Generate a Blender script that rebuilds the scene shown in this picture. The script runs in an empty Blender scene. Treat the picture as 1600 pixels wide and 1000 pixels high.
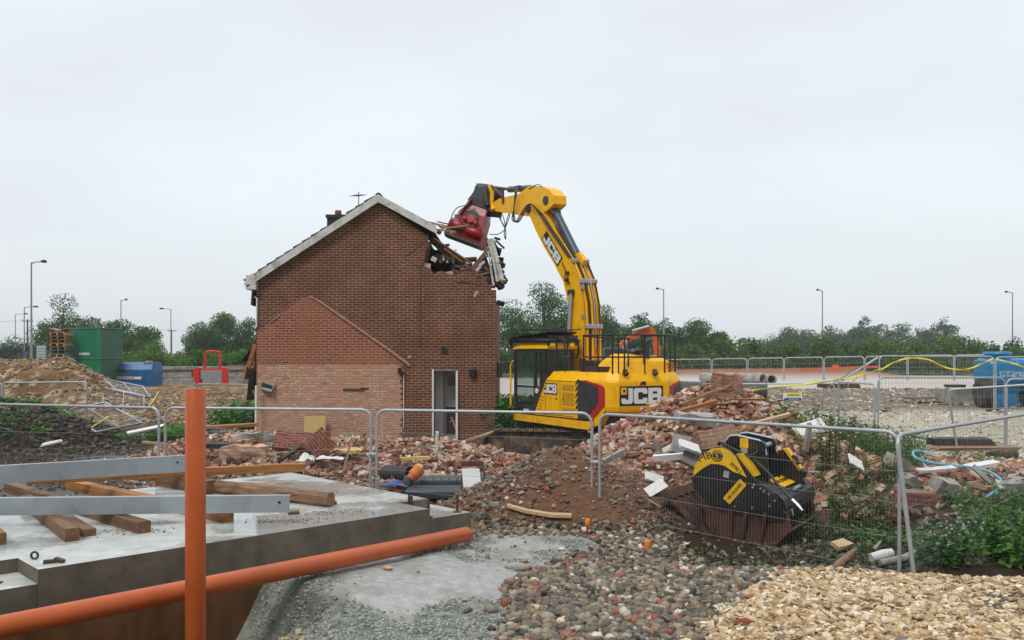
import bpy, math, random
import numpy as np
from mathutils import Vector, Matrix, Euler
R = math.radians
random.seed(7); rng = np.random.default_rng(7)
S = bpy.context.scene
col = S.collection

# ---------------------------------------------------------------- camera, sky, sun, exposure
CAMZ = 2.7; F = 1400.0; HOR = 548.0
cd = bpy.data.cameras.new('camera'); cam = bpy.data.objects.new('camera', cd); col.objects.link(cam)
cam.location = (0, 0, CAMZ); cam.rotation_euler = (R(90), 0, 0)
cd.lens = F*36/1600; cd.sensor_width = 36; cd.shift_y = (HOR-500)/1600
cd.clip_start = .1; cd.clip_end = 4000
S.camera = cam
S.view_settings.view_transform = 'Standard'; S.view_settings.look = 'None'
S.view_settings.exposure = 0.44; S.view_settings.gamma = 1
try:
    S.cycles.use_adaptive_sampling = True
    S.cycles.max_bounces = 6; S.cycles.volume_bounces = 0; S.cycles.transparent_max_bounces = 12
    S.cycles.use_denoising = True
except Exception: pass

w = bpy.data.worlds.new("World"); S.world = w; w.use_nodes = True
nt = w.node_tree; nt.nodes.clear()
def N(nt, t, **k):
    n = nt.nodes.new(t)
    for a, b in k.items():
        if a.startswith('i_'):
            key = a[2:]; key = int(key) if key.isdigit() else key.replace('_', ' ')
            n.inputs[key].default_value = b
        else: setattr(n, a, b)
    return n
sky = N(nt, 'ShaderNodeTexSky', sky_type='NISHITA', sun_disc=False, sun_elevation=R(52), sun_rotation=R(150), dust_density=5.0)
tc = N(nt, 'ShaderNodeTexCoord')
mp = N(nt, 'ShaderNodeMapping'); mp.inputs['Scale'].default_value = (1, 1, 3.2)
n1 = N(nt, 'ShaderNodeTexNoise'); n1.inputs['Scale'].default_value = 1.7; n1.inputs['Detail'].default_value = 4; n1.inputs['Roughness'].default_value = .5
cr = N(nt, 'ShaderNodeValToRGB')
cr.color_ramp.elements[0].position = .3; cr.color_ramp.elements[0].color = (5.75, 5.95, 6.3, 1)
cr.color_ramp.elements[1].position = .7; cr.color_ramp.elements[1].color = (6.75, 7.3, 7.6, 1)
mx = N(nt, 'ShaderNodeMix', data_type='RGBA'); mx.inputs['Factor'].default_value = .93
bg = N(nt, 'ShaderNodeBackground'); bg.inputs['Strength'].default_value = .1
wo = N(nt, 'ShaderNodeOutputWorld'); L = nt.links.new
L(tc.outputs['Generated'], mp.inputs['Vector']); L(mp.outputs[0], n1.inputs['Vector']); L(n1.outputs['Fac'], cr.inputs[0])
# overcast: brighter towards the zenith, unseen side behind the camera darkened for contrast
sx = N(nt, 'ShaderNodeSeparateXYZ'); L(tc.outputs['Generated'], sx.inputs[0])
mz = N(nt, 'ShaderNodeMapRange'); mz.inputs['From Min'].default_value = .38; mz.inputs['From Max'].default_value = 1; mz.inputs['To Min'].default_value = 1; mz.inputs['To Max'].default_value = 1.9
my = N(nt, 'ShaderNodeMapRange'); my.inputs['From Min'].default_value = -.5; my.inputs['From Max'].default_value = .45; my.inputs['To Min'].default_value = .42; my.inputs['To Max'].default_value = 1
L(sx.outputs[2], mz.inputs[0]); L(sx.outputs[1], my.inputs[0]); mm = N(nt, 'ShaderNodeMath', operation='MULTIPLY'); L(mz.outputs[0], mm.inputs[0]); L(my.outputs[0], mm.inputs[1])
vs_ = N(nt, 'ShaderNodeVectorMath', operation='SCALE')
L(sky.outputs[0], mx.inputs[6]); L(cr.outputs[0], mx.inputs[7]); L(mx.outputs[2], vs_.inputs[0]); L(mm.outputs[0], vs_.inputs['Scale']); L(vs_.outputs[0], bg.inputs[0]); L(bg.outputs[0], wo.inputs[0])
ld = bpy.data.lights.new('sun', 'SUN'); ld.energy = 1.3; ld.angle = R(18); ld.color = (1, .97, .93)
sun = bpy.data.objects.new('sun', ld); col.objects.link(sun)
sun.rotation_euler = Euler((R(38), 0, R(-30)))   # light from behind-left of camera, high

# ---------------------------------------------------------------- helpers
def lin(h):
    if isinstance(h, str):
        h = h.lstrip('#'); v = [int(h[i:i+2], 16)/255 for i in (0, 2, 4)]
        return tuple(((c+.055)/1.055)**2.4 if c > .04045 else c/12.92 for c in v)
    return tuple(h)
def W(px, py, Y): return Vector(((px-800)/F*Y, Y, CAMZ-(py-HOR)/F*Y))
def Gd(px, py, z=0.0):
    Y = F*(CAMZ-z)/(py-HOR); return Vector(((px-800)/F*Y, Y, z))

def tag(o, label=None, cat=None, group=None, kind=None):
    if label: o['label'] = label
    if cat: o['category'] = cat
    if group: o['group'] = group
    if kind: o['kind'] = kind
    return o
def empty(name, loc, rz=0, label=None, cat=None, group=None):
    o = bpy.data.objects.new(name, None); col.objects.link(o); o.location = loc; o.rotation_euler = (0, 0, rz)
    o.empty_display_size = .2
    return tag(o, label, cat, group)

class MB:
    def __init__(s): s.v = []; s.f = []; s.mi = []; s.sm = []; s.m = 0; s.T = Matrix.Identity(4)
    def add(s, vs, fs, smooth=False):
        b = len(s.v); T = s.T
        s.v += [tuple(T @ Vector(p)) for p in vs]
        for f in fs: s.f.append(tuple(i+b for i in f)); s.mi.append(s.m); s.sm.append(smooth)
        return s
    def box(s, c, d, rot=None, bev=0):
        x, y, z = d[0]/2, d[1]/2, d[2]/2
        if bev:
            # chamfered along x-parallel/vertical edges in a simple way: 24 verts
            b = bev; P = []; 
            for sx in (-1, 1):
                for sy in (-1, 1):
                    for sz in (-1, 1):
                        P += [(sx*(x-b), sy*(y-b), sz*z), (sx*(x-b), sy*y, sz*(z-b)), (sx*x, sy*(y-b), sz*(z-b))]
            def id(sx, sy, sz, k): return ((sx > 0)*4+(sy > 0)*2+(sz > 0))*3+k
            fs = []
            for q in (-1, 1):
                fs.append((id(-1,-1,q,0), id(1,-1,q,0), id(1,1,q,0), id(-1,1,q,0)))
                fs.append((id(-1,q,-1,1), id(1,q,-1,1), id(1,q,1,1), id(-1,q,1,1)))
                fs.append((id(q,-1,-1,2), id(q,1,-1,2), id(q,1,1,2), id(q,-1,1,2)))
            for a in (-1, 1):
                for c2 in (-1, 1):
                    fs.append((id(-1,a,c2,0), id(1,a,c2,0), id(1,a,c2,1), id(-1,a,c2,1)))
                    fs.append((id(a,-1,c2,0), id(a,1,c2,0), id(a,1,c2,2), id(a,-1,c2,2)))
                    fs.append((id(a,c2,-1,1), id(a,c2,1,1), id(a,c2,1,2), id(a,c2,-1,2)))
                    for e in (-1, 1): fs.append((id(a,c2,e,0), id(a,c2,e,1), id(a,c2,e,2)))
        else:
            P = [(a*x, b_*y, e*z) for a in (-1, 1) for b_ in (-1, 1) for e in (-1, 1)]
            fs = [(0,1,3,2), (4,6,7,5), (0,4,5,1), (2,3,7,6), (0,2,6,4), (1,5,7,3)]
        M = Matrix.Translation(c)
        if rot is not None: M = M @ (rot.to_4x4() if not isinstance(rot, Euler) else rot.to_matrix().to_4x4())
        return s.add([M @ Vector(p) for p in P], fs)
    def tube(s, pts, r, seg=8, cap=True, closed=False):
        pts = [Vector(p) for p in pts]; n = len(pts); rs = r if isinstance(r, (list, tuple)) else [r]*n
        vs = []; up = None
        for i, p in enumerate(pts):
            if closed: d = (pts[(i+1) % n]-pts[i-1])
            else: d = (pts[min(i+1, n-1)]-pts[max(i-1, 0)])
            d.normalize()
            if up is None:
                up = Vector((0, 0, 1)) if abs(d.z) < .9 else Vector((1, 0, 0))
            a = d.cross(up);
            if a.length < 1e-4: a = d.cross(Vector((0, 1, 0)))
            a.normalize(); b = a.cross(d).normalized(); up = b
            for k in range(seg):
                t = 2*math.pi*k/seg; vs.append(p+a*math.cos(t)*rs[i]+b*math.sin(t)*rs[i])
        fs = []
        for i in range(n if closed else n-1):
            j = (i+1) % n
            for k in range(seg):
                k2 = (k+1) % seg; fs.append((i*seg+k, i*seg+k2, j*seg+k2, j*seg+k))
        s.add(vs, fs, True)
        if cap and not closed:
            s.add(vs[:seg], [tuple(range(seg))[::-1]]); s.add(vs[-seg:], [tuple(range(seg))])
        return s
    def cyl(s, p0, p1, r, seg=16, r2=None, cap=True):
        return s.tube([p0, p1], [r, r if r2 is None else r2], seg, cap)
    def prism(s, poly, y0, y1, axes='xz', smooth=False):
        # poly in plane, extruded along remaining axis
        n = len(poly)
        def mk(p, d):
            if axes == 'xz': return (p[0], d, p[1])
            if axes == 'xy': return (p[0], p[1], d)
            return (d, p[0], p[1])
        vs = [mk(p, y0) for p in poly]+[mk(p, y1) for p in poly]
        s.add(vs, [tuple(range(n)), tuple(range(n, 2*n))[::-1]])
        s.add(vs, [(i, (i+1) % n, n+(i+1) % n, n+i) for i in range(n)], smooth); return s
    def loft(s, rings, cap=True, smooth=False, closed=True):
        n = len(rings[0]); vs = [p for r in rings for p in r]; fs = []
        for i in range(len(rings)-1):
            for k in range(n if closed else n-1):
                k2 = (k+1) % n; fs.append((i*n+k, i*n+k2, (i+1)*n+k2, (i+1)*n+k))
        s.add(vs, fs, smooth)
        if cap: s.add(rings[0], [tuple(range(n))[::-1]]); s.add(rings[-1], [tuple(range(n))])
        return s
    def build(s, name, mats, parent=None, origin=(0, 0, 0), recalc=True):
        me = bpy.data.meshes.new(name); o3 = Vector(origin)
        me.from_pydata([(p[0]-o3.x, p[1]-o3.y, p[2]-o3.z) for p in s.v], [], s.f)
        if not isinstance(mats, (list, tuple)): mats = [mats]
        for m in mats: me.materials.append(m)
        me.polygons.foreach_set('material_index', s.mi); me.polygons.foreach_set('use_smooth', s.sm)
        if recalc:
            import bmesh
            bm = bmesh.new(); bm.from_mesh(me); bmesh.ops.recalc_face_normals(bm, faces=bm.faces); bm.to_mesh(me); bm.free()
        me.update()
        ob = bpy.data.objects.new(name, me); col.objects.link(ob)
        if parent: ob.parent = parent
        else: ob.location = o3
        return ob

def npmesh(name, verts, faces, mats, colors=None, smooth=False, parent=None, loc=None, midx=None):
    me = bpy.data.meshes.new(name); verts = np.asarray(verts, dtype=np.float32); faces = np.asarray(faces, dtype=np.int32)
    nf, k = faces.shape
    me.vertices.add(len(verts)); me.vertices.foreach_set('co', verts.ravel())
    me.loops.add(nf*k); me.loops.foreach_set('vertex_index', faces.ravel())
    me.polygons.add(nf); me.polygons.foreach_set('loop_start', np.arange(0, nf*k, k, dtype=np.int32))
    try: me.polygons.foreach_set('loop_total', np.full(nf, k, dtype=np.int32))
    except Exception: pass
    me.polygons.foreach_set('use_smooth', np.full(nf, smooth))
    if not isinstance(mats, (list, tuple)): mats = [mats]
    for m in mats: me.materials.append(m)
    if midx is not None: me.polygons.foreach_set('material_index', np.asarray(midx, dtype=np.int32))
    me.update(calc_edges=True)
    if colors is not None:
        a = me.color_attributes.new('Col', 'FLOAT_COLOR', 'POINT'); c4 = np.ones((len(verts), 4), dtype=np.float32)
        c4[:, :colors.shape[1]] = colors; a.data.foreach_set('color', c4.ravel())
    o = bpy.data.objects.new(name, me); col.objects.link(o)
    if parent: o.parent = parent
    if loc is not None: o.location = loc
    return o

# ---------------------------------------------------------------- materials
def newmat(name):
    m = bpy.data.materials.new(name); m.use_nodes = True; nt = m.node_tree
    return m, nt, nt.nodes['Principled BSDF']
def mk(name, c, rough=.6, metal=0, var=.18, scale=4, bump=0, bscale=None, stretch=(1, 1, 1), dirt=None, dirt_amt=.5, dirt_scale=2, dirt_lo=.45, objrand=0, spec=.5):
    m, nt, b = newmat(name); c = lin(c); L = nt.links.new
    tc = N(nt, 'ShaderNodeTexCoord'); mp = N(nt, 'ShaderNodeMapping'); mp.inputs['Scale'].default_value = stretch
    L(tc.outputs['Object'], mp.inputs['Vector'])
    nz = N(nt, 'ShaderNodeTexNoise'); nz.inputs['Scale'].default_value = scale; nz.inputs['Detail'].default_value = 6; nz.inputs['Roughness'].default_value = .6
    L(mp.outputs[0], nz.inputs['Vector'])
    r = N(nt, 'ShaderNodeValToRGB'); r.color_ramp.elements[0].position = .3; r.color_ramp.elements[1].position = .72
    r.color_ramp.elements[0].color = (*[x*(1-var) for x in c], 1); r.color_ramp.elements[1].color = (*[min(1, x*(1+var)) for x in c], 1)
    L(nz.outputs['Fac'], r.inputs[0]); out = r.outputs[0]
    if dirt is not None:
        n2 = N(nt, 'ShaderNodeTexNoise'); n2.inputs['Scale'].default_value = dirt_scale; n2.inputs['Detail'].default_value = 8; n2.inputs['Roughness'].default_value = .65
        L(mp.outputs[0], n2.inputs['Vector'])
        r2 = N(nt, 'ShaderNodeMapRange'); r2.inputs['From Min'].default_value = dirt_lo; r2.inputs['From Max'].default_value = dirt_lo+.2; r2.inputs['To Max'].default_value = dirt_amt
        L(n2.outputs['Fac'], r2.inputs[0]); x = N(nt, 'ShaderNodeMix', data_type='RGBA'); x.inputs[7].default_value = (*lin(dirt), 1)
        L(r2.outputs[0], x.inputs['Factor']); L(out, x.inputs[6]); out = x.outputs[2]
    if objrand:
        oi = N(nt, 'ShaderNodeObjectInfo'); hs = N(nt, 'ShaderNodeHueSaturation')
        mr = N(nt, 'ShaderNodeMapRange'); mr.inputs['To Min'].default_value = 1-objrand; mr.inputs['To Max'].default_value = 1+objrand
        L(oi.outputs['Random'], mr.inputs[0]); L(mr.outputs[0], hs.inputs['Value']); L(out, hs.inputs['Color']); out = hs.outputs[0]
    L(out, b.inputs['Base Color'])
    b.inputs['Roughness'].default_value = rough; b.inputs['Metallic'].default_value = metal; b.inputs['Specular IOR Level'].default_value = spec
    mr2 = N(nt, 'ShaderNodeMapRange'); mr2.inputs['To Min'].default_value = max(.03, rough-.12); mr2.inputs['To Max'].default_value = min(1, rough+.12)
    L(nz.outputs['Fac'], mr2.inputs[0]); L(mr2.outputs[0], b.inputs['Roughness'])
    if bump:
        n3 = N(nt, 'ShaderNodeTexNoise'); n3.inputs['Scale'].default_value = bscale or scale*4; n3.inputs['Detail'].default_value = 4
        L(mp.outputs[0], n3.inputs['Vector']); bp = N(nt, 'ShaderNodeBump'); bp.inputs['Strength'].default_value = bump; bp.inputs['Distance'].default_value = .02
        L(n3.outputs['Fac'], bp.inputs['Height']); L(bp.outputs[0], b.inputs['Normal'])
    return m
def attrmat(name, rough=.7, var=.25, scale=30, bump=.3, trans=0, spec=.4):
    m, nt, b = newmat(name); L = nt.links.new
    a = N(nt, 'ShaderNodeAttribute', attribute_name='Col'); tc = N(nt, 'ShaderNodeTexCoord')
    nz = N(nt, 'ShaderNodeTexNoise'); nz.inputs['Scale'].default_value = scale; nz.inputs['Detail'].default_value = 3; L(tc.outputs['Object'], nz.inputs['Vector'])
    mr = N(nt, 'ShaderNodeMapRange'); mr.inputs['From Min'].default_value = .3; mr.inputs['From Max'].default_value = .7
    mr.inputs['To Min'].default_value = 1-var; mr.inputs['To Max'].default_value = 1+var; L(nz.outputs['Fac'], mr.inputs[0])
    hs = N(nt, 'ShaderNodeHueSaturation'); L(mr.outputs[0], hs.inputs['Value']); L(a.outputs['Color'], hs.inputs['Color']); L(hs.outputs[0], b.inputs['Base Color'])
    b.inputs['Roughness'].default_value = rough; b.inputs['Specular IOR Level'].default_value = spec
    if bump:
        bp = N(nt, 'ShaderNodeBump'); bp.inputs['Strength'].default_value = bump; bp.inputs['Distance'].default_value = .01
        L(nz.outputs['Fac'], bp.inputs['Height']); L(bp.outputs[0], b.inputs['Normal'])
    if trans:
        t = N(nt, 'ShaderNodeBsdfTranslucent'); ms = N(nt, 'ShaderNodeMixShader'); ms.inputs[0].default_value = trans
        L(hs.outputs[0], t.inputs['Color']); L(b.outputs[0], ms.inputs[1]); L(t.outputs[0], ms.inputs[2])
        L(ms.outputs[0], nt.nodes['Material Output'].inputs['Surface'])
    return m
def brickmat(name, c1, c2, mortar, stain=None, stain_amt=.4, big=None, big_amt=.6, bump=.5, ms=.011, lichen=0):
    m, nt, b = newmat(name); L = nt.links.new
    tc = N(nt, 'ShaderNodeTexCoord'); sp = N(nt, 'ShaderNodeSeparateXYZ'); L(tc.outputs['Object'], sp.inputs[0])
    ad = N(nt, 'ShaderNodeMath', operation='ADD'); L(sp.outputs[0], ad.inputs[0]); L(sp.outputs[1], ad.inputs[1])
    cb = N(nt, 'ShaderNodeCombineXYZ'); L(ad.outputs[0], cb.inputs[0]); L(sp.outputs[2], cb.inputs[1])
    br = N(nt, 'ShaderNodeTexBrick'); br.inputs['Scale'].default_value = 1; br.inputs['Brick Width'].default_value = .225; br.inputs['Row Height'].default_value = .075
    br.inputs['Mortar Size'].default_value = ms; br.inputs['Mortar Smooth'].default_value = .3; br.inputs['Bias'].default_value = -.1
    br.inputs['Color1'].default_value = (*lin(c1), 1); br.inputs['Color2'].default_value = (*lin(c2), 1); br.inputs['Mortar'].default_value = (*lin(mortar), 1)
    L(cb.outputs[0], br.inputs['Vector'])
    n1 = N(nt, 'ShaderNodeTexNoise'); n1.inputs['Scale'].default_value = 14; n1.inputs['Detail'].default_value = 5; L(tc.outputs['Object'], n1.inputs['Vector'])
    mr = N(nt, 'ShaderNodeMapRange'); mr.inputs['From Min'].default_value = .25; mr.inputs['From Max'].default_value = .75; mr.inputs['To Min'].default_value = .68; mr.inputs['To Max'].default_value = 1.3; L(n1.outputs['Fac'], mr.inputs[0])
    hs = N(nt, 'ShaderNodeHueSaturation'); L(br.outputs['Color'], hs.inputs['Color']); L(mr.outputs[0], hs.inputs['Value']); out = hs.outputs[0]
    for (c, amt, sc, lo) in ((stain, stain_amt, .9, .42), (big, big_amt, .45, .5)):
        if c is None: continue
        n2 = N(nt, 'ShaderNodeTexNoise'); n2.inputs['Scale'].default_value = sc; n2.inputs['Detail'].default_value = 9; n2.inputs['Roughness'].default_value = .7; L(tc.outputs['Object'], n2.inputs['Vector'])
        r2 = N(nt, 'ShaderNodeMapRange'); r2.inputs['From Min'].default_value = lo; r2.inputs['From Max'].default_value = lo+.2; r2.inputs['To Max'].default_value = amt; L(n2.outputs['Fac'], r2.inputs[0])
        x = N(nt, 'ShaderNodeMix', data_type='RGBA'); x.inputs[7].default_value = (*lin(c), 1); L(r2.outputs[0], x.inputs['Factor']); L(out, x.inputs[6]); out = x.outputs[2]
    L(out, b.inputs['Base Color']); b.inputs['Roughness'].default_value = .85; b.inputs['Specular IOR Level'].default_value = .3
    bp = N(nt, 'ShaderNodeBump'); bp.inputs['Strength'].default_value = bump; bp.inputs['Distance'].default_value = .012; bp.invert = True
    L(br.outputs['Fac'], bp.inputs['Height']); L(bp.outputs[0], b.inputs['Normal'])
    return m
def glassmat(name, tint=(.6, .7, .68), alpha=.35):
    m, nt, b = newmat(name); b.inputs['Base Color'].default_value = (*[x*.12 for x in tint], 1); b.inputs['Roughness'].default_value = .05
    t = N(nt, 'ShaderNodeBsdfTransparent'); t.inputs[0].default_value = (*tint, 1); ms = N(nt, 'ShaderNodeMixShader'); ms.inputs[0].default_value = alpha
    nt.links.new(t.outputs[0], ms.inputs[1]); nt.links.new(b.outputs[0], ms.inputs[2]); nt.links.new(ms.outputs[0], nt.nodes['Material Output'].inputs['Surface'])
    return m

M = {}
M['yellow'] = mk('yellow_paint', (.98, .50, .001), .36, var=.05, scale=1.2, dirt='#6d5226', dirt_amt=.5, dirt_scale=3.2, dirt_lo=.53, spec=.35)
M['yellow_grille'] = mk('yellow_grille_paint', (.62, .33, .012), .5, var=.1)
M['black'] = mk('black_paint', (.016, .017, .019), .38, var=.3, dirt='#5b5348', dirt_amt=.22, dirt_scale=3, dirt_lo=.55)
M['charcoal'] = mk('charcoal_plastic', (.03, .033, .038), .5, var=.2, dirt='#6b6050', dirt_amt=.2)
M['red'] = mk('red_paint', (.33, .006, .008), .35, var=.2, dirt='#1e100d', dirt_amt=.65, dirt_scale=4, dirt_lo=.48)
M['redtrim'] = mk('red_trim', (.42, .012, .02), .35, var=.05)
M['white'] = mk('white_paint', (.78, .78, .78), .5, var=.06)
M['steel'] = mk('galvanised_steel', (.42, .45, .48), .42, metal=.35, var=.14, scale=9, dirt='#7a6a58', dirt_amt=.3, dirt_scale=7, dirt_lo=.58)
M['chan'] = mk('galvanised_channel', (.34, .39, .43), .38, metal=.3, var=.12, scale=3, dirt='#6a5f52', dirt_amt=.45, dirt_scale=5, dirt_lo=.56)
M['wire'] = mk('fence_wire', (.30, .31, .32), .5, metal=.2, var=.1)
M['chrome'] = mk('chrome_rod', (.7, .7, .72), .15, metal=1, var=.05)
M['cylgrey'] = mk('cylinder_grey', (.045, .07, .09), .35, var=.15, dirt='#61584a', dirt_amt=.25)
M['hose'] = mk('rubber_hose', (.02, .02, .022), .45, var=.2)
M['rubber'] = mk('rubber_block', (.03, .028, .027), .8, var=.3, bump=.3, dirt='#6a5a48', dirt_amt=.4)
M['track'] = mk('muddy_track_steel', (.065, .048, .036), .7, var=.4, bump=.6, scale=8, dirt='#94785a', dirt_amt=.9, dirt_scale=4, dirt_lo=.46)
M['terra'] = mk('orange_drain_plastic', (.50, .10, .02), .38, var=.12, scale=2.5, dirt='#9a6a50', dirt_amt=.6, dirt_scale=12, dirt_lo=.6, spec=.45)
M['orangecap'] = mk('orange_plastic', (.8, .24, .02), .4, var=.06)
M['orange'] = mk('orange_paint', (.75, .13, .02), .4, var=.12, dirt='#5a3a2a', dirt_amt=.3)
M['timber'] = mk('wet_brown_timber', (.20, .095, .04), .55, var=.45, scale=7, stretch=(.35, 5, 5), bump=.25, dirt='#2f2015', dirt_amt=.6, dirt_scale=3)
M['timber2'] = mk('orange_plank_timber', (.42, .18, .045), .5, var=.3, scale=6, stretch=(.3, 5, 5), bump=.2, dirt='#4a2b14', dirt_amt=.6, dirt_scale=2)
M['timber3'] = mk('old_log_timber', (.24, .125, .06), .55, var=.5, scale=4, stretch=(.8, 4, 4), bump=.5, dirt='#20140c', dirt_amt=.75, dirt_scale=3, dirt_lo=.5)
M['palewood'] = mk('pale_wood', (.50, .34, .19), .7, var=.3, scale=8, stretch=(1, 4, 4))
M['osb'] = mk('yellow_board', (.62, .42, .16), .7, var=.15, scale=20)
M['darkwood'] = mk('dark_roof_timber', (.075, .052, .040), .8, var=.5, scale=6, bump=.3)
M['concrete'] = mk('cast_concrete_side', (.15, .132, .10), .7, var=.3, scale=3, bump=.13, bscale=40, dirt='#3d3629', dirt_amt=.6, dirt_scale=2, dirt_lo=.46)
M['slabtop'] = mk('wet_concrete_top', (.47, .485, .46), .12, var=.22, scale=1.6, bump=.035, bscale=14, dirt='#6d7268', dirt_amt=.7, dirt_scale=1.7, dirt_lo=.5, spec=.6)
def puddles(m):
    nt = m.node_tree; b = nt.nodes['Principled BSDF']; L = nt.links.new
    tc = N(nt, 'ShaderNodeTexCoord'); n = N(nt, 'ShaderNodeTexNoise'); n.inputs['Scale'].default_value = .75; n.inputs['Detail'].default_value = 7; n.inputs['Roughness'].default_value = .6; L(tc.outputs['Object'], n.inputs['Vector'])
    r = N(nt, 'ShaderNodeMapRange'); r.inputs['From Min'].default_value = .47; r.inputs['From Max'].default_value = .56; r.inputs['To Min'].default_value = .38; r.inputs['To Max'].default_value = .035; L(n.outputs['Fac'], r.inputs[0])
    for l in list(b.inputs['Roughness'].links): nt.links.remove(l)
    L(r.outputs[0], b.inputs['Roughness'])
    src = b.inputs['Base Color'].links[0].from_socket; c = N(nt, 'ShaderNodeMapRange'); c.inputs['From Min'].default_value = .47; c.inputs['From Max'].default_value = .56; c.inputs['To Min'].default_value = 1.12; c.inputs['To Max'].default_value = .78; L(n.outputs['Fac'], c.inputs[0])
    hs = N(nt, 'ShaderNodeHueSaturation'); L(src, hs.inputs['Color']); L(c.outputs[0], hs.inputs['Value']); L(hs.outputs[0], b.inputs['Base Color'])
puddles(M['slabtop'])
M['ply'] = mk('wet_dark_plywood', (.15, .066, .024), .4, var=.35, scale=5, stretch=(1, 1, .3), dirt='#2a180c', dirt_amt=.7, dirt_scale=2, dirt_lo=.48)
M['oldconc'] = mk('pale_weathered_concrete', (.36, .34, .31), .8, var=.3, scale=6, bump=.3, dirt='#4c463c', dirt_amt=.6)
M['green'] = mk('green_tank_paint', (.002, .19, .10), .42, var=.2, scale=1.5, stretch=(1, 1, .3), dirt='#1d5234', dirt_amt=.6, dirt_scale=.9, dirt_lo=.5)
M['green2'] = mk('faded_green_paint', (.02, .125, .066), .55, var=.2, scale=2, stretch=(1, 1, .3), dirt='#5d5a34', dirt_amt=.5, dirt_scale=1.2)
M['blue'] = mk('blue_tank_paint', (.012, .15, .36), .4, var=.2, dirt='#0d2c55', dirt_amt=.6, dirt_scale=1.4)
M['bowser'] = mk('bowser_blue_plastic', (.004, .20, .44), .4, var=.08)
M['hosblue'] = mk('blue_water_pipe', (.10, .40, .55), .4, var=.08)
M['tarpblue'] = mk('blue_sheet', (.02, .08, .27), .45, var=.3, scale=12)
M['felt'] = mk('black_felt', (.02, .02, .022), .6, var=.4, bump=.5)
M['tile'] = mk('dark_roof_tile', (.035, .028, .027), .75, var=.4, bump=.3)
M['verge'] = mk('white_verge_board', (.62, .63, .60), .6, var=.12, dirt='#66704f', dirt_amt=.75, dirt_scale=3, dirt_lo=.5)
M['plaster'] = mk('white_plaster', (.66, .67, .68), .8, var=.1, dirt='#a59a8a', dirt_amt=.4)
M['whiteboard'] = mk('broken_white_board', (.72, .72, .70), .6, var=.08, dirt='#8a8276', dirt_amt=.3, dirt_scale=8)
M['rust'] = mk('rusty_steel', (.095, .040, .024), .65, var=.5, scale=5, bump=.4, dirt='#1d120d', dirt_amt=.7, dirt_scale=3, dirt_lo=.45)
M['bblack'] = mk('dusty_black_steel', (.010, .010, .012), .38, var=.35, scale=3, dirt='#5a4736', dirt_amt=.55, dirt_scale=3, dirt_lo=.52)
M['byellow'] = mk('worn_yellow_paint', (.85, .50, .006), .38, var=.12, scale=6, dirt='#3a2a14', dirt_amt=.6, dirt_scale=8, dirt_lo=.62)
M['yellowtape'] = mk('yellow_tape', (.78, .66, .03), .5, var=.1)
M['pipegrey'] = mk('blue_grey_pipe_plastic', (.045, .058, .072), .4, var=.15, dirt='#5a5148', dirt_amt=.25)
M['hazred'] = mk('bright_red_steel', (.62, .02, .02), .45, var=.15)
M['lampgrey'] = mk('lamp_post_grey', (.30, .32, .34), .5, metal=.2, var=.1)
M['bark'] = mk('bark', (.06, .05, .04), .9, var=.3)
M['glass'] = glassmat('cab_glass', (.72, .84, .82), .25)
M['mirror'] = mk('mirror_back', (.1, .08, .05), .4)
M['purple'] = mk('purple_sign', (.12, .05, .35), .5)
M['paleblue'] = mk('pale_blue_panel', (.35, .45, .5), .5)
M['ppmix'] = mk('brown_board', (.30, .17, .09), .7, var=.3)
M['cable'] = mk('electric_wire', (.16, .17, .18), .6)
M['grnplastic'] = mk('green_plastic', (.02, .30, .06), .5)
M['brick_main'] = brickmat('weathered_brown_brick', '#653627', '#7a4632', '#97816b', stain='#45301f', stain_amt=.45, big='#7c412f', big_amt=.35, ms=.014)
M['brick_scar'] = brickmat('red_brick_scar', '#904630', '#733526', '#a58571', stain='#b57a5c', stain_amt=.55, big='#73382c', big_amt=.5, ms=.017)
M['brick_buff'] = brickmat('buff_painted_brick', '#d2aa8c', '#b07a62', '#a38b7a', stain='#cc9c86', stain_amt=.5, big='#a56c59', big_amt=.55, ms=.016)
M['brick_side'] = brickmat('side_brick', '#70402f', '#5c3327', '#8c7058')
M['brick_lump'] = brickmat('brickwork_lump', '#864434', '#703629', '#8a705d', bump=.8, ms=.012)
M['rub'] = attrmat('rubble_pieces', .85, .3, 22, .5)
M['stone'] = attrmat('gravel_stones', .55, .22, 25, .35)
M['leaf'] = attrmat('leaves', .7, .2, 2, 0, trans=.25, spec=.08)
M['leafnear'] = attrmat('glossy_leaves', .5, .15, 8, 0, trans=.25)
# ---------------------------------------------------------------- terrain
def _h(ix, iy, s):
    n = (ix*374761393 + iy*668265263 + s*1442695041) & 0xffffffff
    n = ((n ^ (n >> 13))*1274126177) & 0xffffffff
    return ((n ^ (n >> 16)) & 0xffff)/65535.0
def vn(x, y, s=0):
    x = np.asarray(x, float); y = np.asarray(y, float)
    ix = np.floor(x).astype(np.int64); iy = np.floor(y).astype(np.int64); fx = x-ix; fy = y-iy
    fx = fx*fx*(3-2*fx); fy = fy*fy*(3-2*fy)
    a = _h(ix, iy, s); b = _h(ix+1, iy, s); c = _h(ix, iy+1, s); d = _h(ix+1, iy+1, s)
    return (a*(1-fx)+b*fx)*(1-fy)+(c*(1-fx)+d*fx)*fy
def fbm(x, y, s=0, o=4):
    t = 0; a = .5
    for i in range(o): t = t+a*vn(x*2**i, y*2**i, s+i*17); a *= .5
    return t/(1-.5**o)
def sst(a, b, x): t = np.clip((x-a)/(b-a), 0, 1); return t*t*(3-2*t)
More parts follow.
